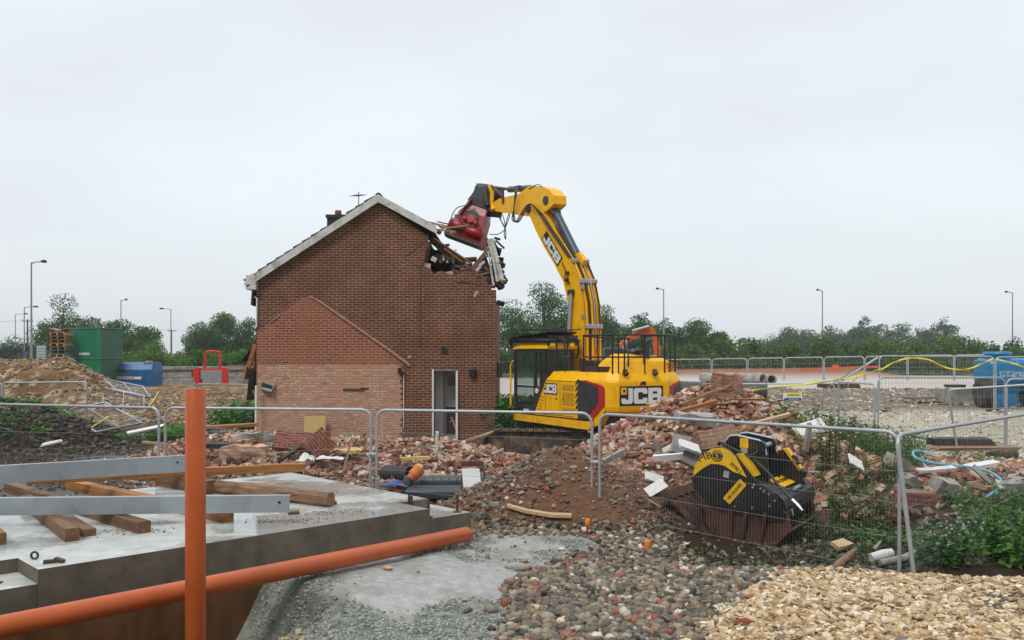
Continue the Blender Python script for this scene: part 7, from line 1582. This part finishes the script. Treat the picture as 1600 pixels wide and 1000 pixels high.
brickset('brick_rubble', reg_mid(9000), 'small brick fragments and dust lumps along the foot of the house', small=True)
brickset('brick_rubble', reg_right(1500), 'bed of broken bricks on the right beyond the fence', big=1.2)
brickset('brick_rubble', reg_right(2500), 'small fragments in the right-hand rubble', small=True)
def chunks(reg, n, label):
    P = reg(n*3)[:n]; m = len(P); s = rng.uniform(.05, .15, m)**1.0; sz = np.stack([s*rng.uniform(.9, 1.8, m), s, s*rng.uniform(.35, .8, m)], 1)
    return tag(scatter('rubble_chunks', ICO1, np.stack([P[:, 0], P[:, 1], ground(P[:, 0], P[:, 1])+s*.4], 1), sz, pick([(.36, .31, .25), (.44, .39, .33), (.32, .15, .1), (.5, .4, .3), (.24, .2, .17)], [4, 3, 4, 2, 2], m), M['rub'], tilt=.6, jit=.16), label, 'rubble', kind='stuff')
chunks(reg_main, 150, 'larger broken chunks of masonry in the big heap'); chunks(reg_mid, 110, 'larger chunks of masonry in the rubble before the house'); chunks(reg_right, 130, 'larger chunks of concrete and masonry in the right-hand rubble')
for reg, n_, lb in ((reg_main, 140, 'splintered battens and sticks through the big heap'), (reg_mid, 170, 'splintered battens and sticks through the rubble before the house'), (reg_right, 70, 'splintered wood through the right-hand rubble')):
    P = reg(n_*3)[:n_]; m = len(P); L_ = rng.uniform(.1, .42, m); sz = np.stack([L_, rng.uniform(.008, .035, m), rng.uniform(.006, .018, m)], 1)
    tag(scatter('splinters', CUB, np.stack([P[:, 0], P[:, 1], ground(P[:, 0], P[:, 1])+rng.uniform(.03, .10, m)], 1), sz, pick([(.50, .34, .19), (.42, .25, .12), (.62, .52, .40), (.12, .08, .05)], [5, 4, 3, 3], m), M['rub'], tilt=.5, jit=.02), lb, 'wood', kind='stuff')
P = pts_in(900, -8, 1.0, 14.5, 18.5, lambda x, y: (1-slabmask(x, y))*sst(14, 16.5, y)*.8)
brickset('brick_rubble', P, 'scattered brick bits on the stony ground behind the slab', small=True)
# individual bricks: the largest in view
BM_ = []
for k in range(10):
    g_ = random.Random(k+50); L_ = [.1075, .1075, .08, .06, .1075, .09, .07, .1075, .12, .1][k]; mb = MB(); mb.box((0, 0, 0), (L_*2, .1025, .065 if k != 8 else .05), bev=.006)
    if k in (4, 7): mb.m = 1; mb.box((0, 0, .034), (L_*1.9, .095, .012), bev=.003)
    mb.v = [(x+g_.uniform(-.006, .006)+(g_.uniform(-.03, .01) if (x > L_*.8 and k in (2, 3, 5, 6)) else 0), y+g_.uniform(-.004, .004), z+g_.uniform(-.004, .004)) for x, y, z in mb.v]
    base_ = [(.27, .10, .06), (.34, .15, .09), (.40, .24, .16), (.20, .07, .05), (.31, .13, .08), (.44, .32, .23), (.24, .09, .06), (.37, .18, .11), (.33, .28, .23), (.29, .12, .07)][k]
    key = 'brickc%d' % k; M[key] = mk('brick_colour', base_, .85, var=.3, scale=18, bump=.4, dirt='#b5a08a', dirt_amt=.55, dirt_scale=14, dirt_lo=.52, objrand=.3)
    o = mb.build('loose_brick', [M[key], M['oldconc']]); BM_.append(o.data); bpy.data.objects.remove(o)
BCOL = ['dark red', 'orange-red', 'tan', 'deep red-brown', 'mortar-capped red', 'buff', 'dull red', 'mortar-capped orange', 'grey concrete', 'rusty red']
def indiv(P, where, group, big=1.0):
    z_ = ground(P[:, 0], P[:, 1])
    for i, (x_, y_) in enumerate(P):
        k = random.randrange(10); o = bpy.data.objects.new('loose_brick', BM_[k]); col.objects.link(o)
        s = big*random.uniform(.9, 1.15); o.scale = (s, s, s); o.location = (x_, y_, z_[i]+random.uniform(.04, .10)*big); o.rotation_euler = (random.gauss(0, .5), random.gauss(0, .5), random.uniform(0, 6.28))
        tag(o, '%s brick %s' % (BCOL[k], where(x_, y_, z_[i])), 'brick', group)
def w_main(x, y, z): return ('near the top' if z > 1.3 else 'halfway up' if z > .7 else 'near the foot')+' of the big heap, '+('on its side toward the excavator' if x < 3.2 else 'directly above the crusher bucket' if x < 5 else 'on its weedy right side')
def w_right(x, y, z): return 'in the right-hand rubble '+('nearest the crusher bucket' if x < 6.6 else 'behind the tied fence legs' if x < 8.4 else 'around the blue pipe loop' if x < 10.4 else 'at the right edge')+(', front row' if y < 15.6 else ', back row')
def w_mid(x, y, z): return 'in the rubble band before the house, '+('left of the fallen brickwork slab' if x < -5.6 else 'between fallen slab and fence legs' if x < -3.4 else 'below the doorway' if x < -1.2 else 'beside the excavator track')
def front(P, key, n): return P[np.argsort(key(P))][:n]
Pm = reg_main(900); Pm = Pm[Pm[:, 1]+0*Pm[:, 0] < 19.5][:150]; indiv(Pm, w_main, 'bricks on the big heap', 1.12)
Pr = reg_right(260)[:80]; indiv(Pr, w_right, 'bricks in the right-hand rubble', 1.25)
Pd = reg_mid(500); Pd = Pd[Pd[:, 1] < 21][:70]; indiv(Pd, w_mid, 'bricks in the rubble before the house', 1.1)

# ---------------------------------------------------------------- blue bowser
Yb = 33; rt = empty('water_bowser', W(1590, 636, Yb), label='blue water bowser tank on black wheels at the right edge', cat='water bowser'); L0 = rt.location
X0 = W(1523, 590, Yb).x+.55; X1 = X0+2.9; zt = W(1560, 560, Yb).z; zb_ = W(1560, 603, Yb).z
rings = []
for (x_, s_) in ((X0, .80), (X0+.05, .92), (X0+.18, 1), (X0+.9, 1.0), (X0+.93, .975), (X0+1.0, .975), (X0+1.03, 1), (X1-.2, 1), (X1-.05, .92), (X1, .8)):
    cy_, cz_ = Yb+.62, (zt+zb_)/2; ry_, rz_ = .67*s_, (zt-zb_)/2*s_
    rings.append([(x_, cy_+ry_*max(-1, min(1, 1.25*math.cos(t)))*(1), cz_+rz_*max(-1, min(1, 1.25*math.sin(t)))) for t in np.linspace(0, 2*math.pi, 24, endpoint=False)])
mb = MB(); mb.loft(rings, smooth=False); mb.build('tank', M['bowser'], rt, L0)
mb = MB(); mb.tube([(X0+.55, Yb+.5, zt-.02), (X0+.55, Yb+.5, zt+.16)], .42, 20); mb.tube([(X0+.55, Yb+.5, zt+.14), (X0+.55, Yb+.5, zt+.22), (X0+.55, Yb+.5, zt+.25)], [.50, .50, .4], 20); mb.build('lid', M['bowser'], rt, L0)
mb = MB(); mb.box(((X0+X1)/2, Yb+.7, zb_-.12), (2.9, 1.1, .14)); mb.box((X0+.75, Yb+.35, zb_-.45), (.8, .3, .6)); mb.box((X0+1.9, Yb+.4, zb_-.5), (1.1, .3, .35)); mb.tube([(X0-.3, Yb+.3, zb_-.2), (X0+.4, Yb+.3, zb_-.25)], .05, 8); mb.build('chassis', M['bowser'], rt, L0)
for (x_, w_) in ((X0+.12, .46), (X0+1.85, .46), (X0+2.75, .46)):
    gz_ = L0.z-.02; r_ = .52; ax = (x_, Yb+.0, gz_+r_)
    mb = MB(); mb.tube([(x_-.5, Yb+.05, gz_+r_), (x_-.47, Yb+.05, gz_+r_), (x_-.1, Yb+.05, gz_+r_), (x_-.07, Yb+.05, gz_+r_)], [r_*.9, r_, r_, r_*.9], 24)
    for k in range(20): a_ = k*math.pi/10; mb.box((x_-.28, Yb+.05+math.cos(a_)*(r_+.0), gz_+r_+math.sin(a_)*(r_+.0)), (.4, .04, .05), Euler((a_, 0, 0)))
    wh = mb.build('wheel', M['rubber'], rt, L0)
    mb = MB(); mb.tube([(x_-.06, Yb+.05, gz_+r_), (x_-.03, Yb+.05, gz_+r_)], [.26, .22], 14); mb.build('rim', M['bowser'], wh, L0)
frm = frame(Vector((X0+.95, Yb-.062, W(1, 582, Yb).z))-L0, (1, 0, 0), (0, 0, 1))
text_on(rt, 'A.T.W Construction', .15, M['white'], frm, 'lettering', bold=0)
frm = frame(Vector((X0+.95, Yb-.062, W(1, 587.3, Yb).z))-L0, (1, 0, 0), (0, 0, 1)); text_on(rt, 'Tel: 01482 790 8880', .15, M['white'], frm, 'lettering', bold=0)

# blue water pipe
def curve3(pts, n=10):
    P2 = []; m = len(pts)
    for i in range(m-1):
        p0, p1, p2, p3 = pts[max(i-1, 0)], pts[i], pts[i+1], pts[min(i+2, m-1)]
        for k in range(n): t = k/n; P2.append(.5*((2*p1)+(-p0+p2)*t+(2*p0-5*p1+4*p2-p3)*t*t+(-p0+3*p1-3*p2+p3)*t**3))
    return P2+[pts[-1]]
bpz = [(1452, 711, 17.6), (1440, 705, 17.8), (1427, 706, 17.4), (1432, 716, 16.8), (1460, 724, 16.4), (1500, 728, 16.0), (1540, 735, 15.4), (1562, 748, 14.9), (1564, 760, 14.5), (1550, 771, 14.1), (1540, 778, 13.8)]
mb = MB(); mb.tube(curve3([W(*q_) for q_ in bpz]), .024, 10); tag(mb.build('blue_water_pipe', M['hosblue'], None, W(1500, 728, 16)), 'pale blue water pipe looping over the right-hand rubble', 'pipe')
mb = MB(); mb.tube(curve3([W(1418, 679, 21.6), W(1440, 684, 21.4), (W(1475, 690, 21.2))]), .03, 8); tag(mb.build('blue_water_pipe', M['hosblue'], None, W(1440, 684, 21.4)), 'short blue pipe on the grass left of the dark paver stack', 'pipe')
p = W(1490, 617, 34.5); lump(p, (1.1, .6, .5), (0, 0, .1), 'pale concrete block standing left of the bowser wheels', 'oldconc', 77, 'concrete_block', 'concrete block')
# fence feet blocks
for (px_, py_, Y_, lb) in ((1335, 704, 24.0, 'black rubber block left of the tied fence legs'), (1566, 710, 23.0, 'black rubber fence block at the foot of the clipped legs right of the blue pipe')):
    p = W(px_, py_, Y_); 
    if p.z < g1(p.x, p.y): p = Gd(px_, py_, g1(p.x, p.y)+.06)
    mb = MB(); mb.box((0, 0, 0), (.75, .24, .14), bev=.02); o = mb.build('fence_block', M['rubber']); o.location = p; tag(o, lb, 'fence block')
# sign on fence
p = W(1237, 620, 28.0); rt = empty('fence_sign', p, label='small yellow and blue safety sign hanging on the mesh fence', cat='sign'); yq = p.y-.08
mb = MB(); mb.box((p.x, yq, p.z), (.58, .02, .25)); mb.build('sign_board', M['white'], rt, p)
mb = MB(); mb.box((p.x+.04, yq-.012, p.z+.06), (.46, .006, .10)); mb.build('yellow_field', M['yellowtape'], rt, p)
mb = MB(); mb.box((p.x+.04, yq-.012, p.z-.07), (.46, .006, .09)); mb.box((p.x-.23, yq-.012, p.z-.07), (.07, .006, .07)); mb.build('blue_field', mk('sign_blue', (.01, .06, .3), .5), rt, p)
text_on(rt, 'WARNING', .075, M['black'], frame((.04, -.098, .06), (1, 0, 0), (0, 0, 1)), 'lettering', bold=0); text_on(rt, 'KEEP OUT', .07, M['white'], frame((.04, -.098, -.07), (1, 0, 0), (0, 0, 1)), 'lettering', bold=0)
p = W(1288, 640, 26.4)
mb = MB(); a = W(1305, 575, 85); mb.box(a, (.6, .1, .6)); tag(mb.build('orange_marker', M['orange'], None, a), 'small orange marker above the road near the leaning pole', 'marker')
mb = MB(); a = W(1358, 575, 96); b = W(1250, 575, 97); 
tag(beam('orange_netting', 'strip of orange netting along the far brick spoil', 'netting', W(1250, 578.5, 93), W(1375, 574.5, 93), .05, .22, M['orange']), None)

# ---------------------------------------------------------------- plants
def leafquads(P, dirs, L_, Wd_, g, droop=.3):
    """diamond leaves folded along the midrib"""
    n = len(P); d = dirs/np.linalg.norm(dirs, axis=1)[:, None]; up = g.normal(size=(n, 3))*.35+np.array([0, 0, 1]); s = np.cross(d, up); s /= np.linalg.norm(s, axis=1)[:, None]
    tip = P+d*L_[:, None]-np.array([0, 0, 1])*(droop*L_)[:, None]; mid = P+d*(L_*.45)[:, None]
    V = np.stack([P, mid-s*Wd_[:, None], tip, mid+s*Wd_[:, None]], 1).reshape(-1, 3); return V
def plant(name, c, H, rad, nstem, nleaf, LL, LW, cols, label, cat, seed, group=None, flowers=None, lean=.4, kind=None, mat='leafnear'):
    g = np.random.default_rng(seed); Vs = []; Cs = []; mb = MB(); FP = []
    for s in range(nstem):
        a = g.uniform(0, 6.28); r0 = rad*.5*math.sqrt(g.uniform()); b = Vector((r0*math.cos(a), r0*math.sin(a), 0)); h = H*g.uniform(.55, 1.0); ln = g.uniform(0, lean)*h
        a2 = a+g.uniform(-.7, .7); tp = b+Vector((ln*math.cos(a2), ln*math.sin(a2), h)); md = b.lerp(tp, .5)+Vector((0, 0, h*.08)); mb.tube([b, md, tp], [.008*H+.002, .006*H+.001, .002], 4, cap=False); FP.append(tp)
        t = g.uniform(.06, 1, nleaf); P = np.array([list(b.lerp(md, x*2) if x < .5 else md.lerp(tp, x*2-1)) for x in t])
        th = g.uniform(0, 6.28, nleaf); dr = np.stack([np.cos(th), np.sin(th), g.uniform(-.1, .7, nleaf)], 1); L_ = LL*g.uniform(.5, 1.2, nleaf)*(1.15-.6*t); Vs.append(leafquads(P, dr, L_, L_*LW, g)); cc = np.array(cols)[g.integers(0, len(cols), nleaf)]*g.uniform(.75, 1.25, (nleaf, 1)); Cs.append(np.repeat(cc, 4, 0))
    V = np.concatenate(Vs); rt = empty(name, c, label=label, cat=cat, group=group)
    npmesh('leaves', V, np.arange(len(V)).reshape(-1, 4), M[mat], np.concatenate(Cs), parent=rt)
    mb.build('stems', mk('green_stem', (.05, .08, .025), .7) if 'stemmat' not in M else M['stemmat'], rt)
    if flowers:
        mb = MB(); 
        for tp in FP:
            for k in range(2): q_ = tp+Vector(g.normal(size=3)*.035); mb.box(q_, (.022, .022, .012), Euler(tuple(g.uniform(0, 3, 3))))
        mb.build('flowers', flowers, rt)['kind'] = 'stuff'
    return rt
M['stemmat'] = mk('green_stem', (.05, .08, .025), .7); M['blueflower'] = mk('pale_blue_flower', (.36, .43, .52), .7); M['whiteflower'] = mk('white_flower', (.7, .7, .65), .7)
BG = [(.08, .20, .045), (.11, .26, .055), (.055, .14, .035)]; WG = [(.10, .16, .04), (.07, .12, .03), (.14, .17, .07)]; NG = [(.085, .24, .03), (.12, .31, .035), (.06, .17, .028)]
G_ = lambda px, py, dz=0: (lambda q: (q.x, q.y, g1(q.x, q.y)))(Gd(px, py, -.1))
plant('leafy_plant', G_(1478, 897), .62, .55, 26, 16, .15, .32, BG, 'leafy plant with small pale blue flowers just right of the tied fence legs', 'plant', 1, flowers=M['blueflower'])
plant('leafy_plant', G_(1440, 880), .45, .4, 12, 14, .13, .3, BG, 'lower leafy plant touching the tied fence legs', 'plant', 2)
plant('nettle_plant', G_(1548, 850), .8, .6, 30, 26, .13, .3, NG, 'tall bright green nettle clump near the right edge', 'plant', 3)
plant('nettle_plant', G_(1590, 900), .85, .6, 30, 26, .13, .3, NG, 'dark green nettle clump cut by the right edge', 'plant', 4)
plant('nettle_plant', G_(1512, 820), .5, .6, 22, 20, .12, .3, NG, 'light green nettles behind the blue-flowered plant', 'plant', 5)
plant('nettle_plant', G_(1600, 830), .75, .7, 30, 24, .13, .3, NG, 'green nettles behind the pair at the right edge', 'plant', 6)
plant('weed', G_(1300, 800), 1.1, .8, 14, 60, .12, .2, WG, 'tall straggly weed right of the crusher bucket', 'weed', 7, lean=.3, flowers=M['whiteflower'])
plant('weed', G_(1345, 830), .7, .8, 16, 40, .12, .2, WG, 'weedy clump left of the tied fence legs', 'weed', 8)
plant('weed', G_(1268, 840), .5, .7, 18, 26, .09, .18, WG, 'low weeds touching the right side of the crusher bucket', 'weed', 9)
plant('weed', G_(1385, 810), .6, .7, 20, 24, .09, .2, WG, 'low weeds behind the tied fence legs', 'weed', 10)
plant('weed', G_(1310, 745), 1.3, .9, 14, 70, .13, .18, WG, 'tallest feathery weed standing behind the right fence rail', 'weed', 11, lean=.22, flowers=M['whiteflower'])
def weeds(name, region, n, H, label, seed, cols, keep=lambda x, y: True, LW=.16, LL=.12, nl=8):
    g = np.random.default_rng(seed); Vs = []; Cs = []; x0, x1, y0, y1 = region
    P0 = g.uniform((x0, y0), (x1, y1), (n, 2)); P0 = P0[np.array([bool(keep(a, b)) for a, b in P0])]; zz = ground(P0[:, 0], P0[:, 1]); n = len(P0)
    for k in range(nl):
        h = H*g.uniform(.1, 1, n)*(.6+.6*_h(np.arange(n), np.arange(n)*7, seed)); jx = g.normal(0, .05+.05*k/nl, (n, 2)); P = np.stack([P0[:, 0]+jx[:, 0]*(1+h), P0[:, 1]+jx[:, 1]*(1+h), zz+h], 1)
        th = g.uniform(0, 6.28, n); dr = np.stack([np.cos(th), np.sin(th), g.uniform(0, 1.2, n)], 1); L_ = LL*g.uniform(.6, 1.4, n); Vs.append(leafquads(P, dr, L_, L_*LW, g)); Cs.append(np.repeat(np.array(cols)[g.integers(0, len(cols), n)]*g.uniform(.7, 1.3, (n, 1)), 4, 0))
    V = np.concatenate(Vs); tag(npmesh(name, V, np.arange(len(V)).reshape(-1, 4), M['leafnear'], np.concatenate(Cs)), label, name.replace('_', ' '), kind='stuff')
weeds('weeds', (6.6, 9.6, 18.6, 23.5), 1200, .8, 'tall green weeds growing right of the big brick heap', 21, WG+BG, lambda a, b: fbm(a*.7, b*.7, 5) > .40+.05*(a-6.6)+.04*(21-b)*(b < 21), nl=14)
weeds('weeds', (8.5, 16.5, 21, 24.5), 420, .22, 'low bright weeds on the chalky ground at the right', 22, NG+WG, lambda a, b: fbm(a*.6, b*.6, 6) > .55, nl=10)
weeds('grass', (-11.5, -7.4, 26, 29.8), 420, .25, 'bright grass and weeds left of the house corner', 23, NG, lambda a, b: fbm(a*.6, b*.6, 7) > .42, nl=10, LL=.2)
weeds('grass', (-8.8, -7.6, 26, 29), 300, .95, 'taller green bush of weeds beside the house corner', 24, NG, nl=14, LL=.16, LW=.3)
weeds('grass', (-14.5, -10, 26.5, 30), 350, .2, 'patchy grass along the foot of the spoil heap', 25, NG+WG, lambda a, b: fbm(a*.7, b*.7, 8) > .55, nl=8, LL=.2)
weeds('weeds', (-17.5, -13.2, 24.5, 28.5), 230, .12, 'weeds sprouting on the dark mound at the left edge', 26, NG, lambda a, b: fbm(a*.9, b*.9, 9) > .45, nl=9, LL=.18)
weeds('weeds', (-.6, 1.5, 25.5, 30), 700, 1.1, 'green weeds between the house and the excavator', 27, NG+BG, nl=14, LL=.18, LW=.25)
weeds('weeds', (4.8, 9.5, 12.0, 13.6), 420, .22, 'low dark weeds on the soil behind the right fence', 28, BG+WG, lambda a, b: fbm(a, b, 10) > .42, nl=9)
weeds('grass', (2.5, 6, 11.2, 12.8), 150, .08, 'sparse small seedlings on the dark soil', 29, NG, nl=4, LL=.06)
weeds('weeds', (5.2, 6.6, 14.2, 18), 260, .45, 'weeds growing through the rubble right of the bucket', 30, WG+BG, lambda a, b: fbm(a, b, 12) > .45, nl=12)
# crushed bottle-like pipe scrap near the fence foot
rt = empty('white_pipe_scrap', Gd(1395, 878, -.05), label='crushed white pipe scrap lying at the foot of the tied fence legs', cat='pipe scrap'); p = Vector(rt.location)
mb = MB(); mb.tube([p+Vector((-.28, 0, .05)), p+Vector((-.1, .04, .09)), p+Vector((.02, .06, .11))], [.06, .065, .05], 10); mb.build('tube', M['whiteboard'], rt, p)
mb = MB(); mb.tube([p+Vector((-.2, -.08, .0)), p+Vector((.15, -.02, .05)), p+Vector((.33, .05, .14))], [.05, .06, .02], 8); mb.tube([p+Vector((-.2, .1, .15)), p+Vector((-.1, .12, .25))], [.03, .01], 5); mb.build('fold', M['oldconc'], rt, p)
a = Gd(1300, 896, -.05); mb = MB(); mb.tube([a, a+Vector((.12, .1, .08)), a+Vector((.3, .22, .17)), a+Vector((.42, .3, .25))], [.07, .06, .05, .015], 6); tag(mb.build('root_stump', M['timber3'], None, a), 'broken brown root sticking out of the dark soil by the yellow gravel', 'root')
# far hill/background road

# ---------------------------------------------------------------- haze
hm = bpy.data.materials.new('haze'); hm.use_nodes = True; nt = hm.node_tree; nt.nodes.clear()
pv = N(nt, 'ShaderNodeVolumePrincipled'); pv.inputs['Color'].default_value = (.98, 1, 1, 1); pv.inputs['Density'].default_value = .0005; pv.inputs['Anisotropy'].default_value = .0
oo = N(nt, 'ShaderNodeOutputMaterial'); nt.links.new(pv.outputs[0], oo.inputs['Volume'])
mb = MB(); mb.box((0, 420, 7.5), (2200, 1200, 18)); hz_ = mb.build('haze', hm, None, (0, 420, 7.5)); tag(hz_, kind='stuff')
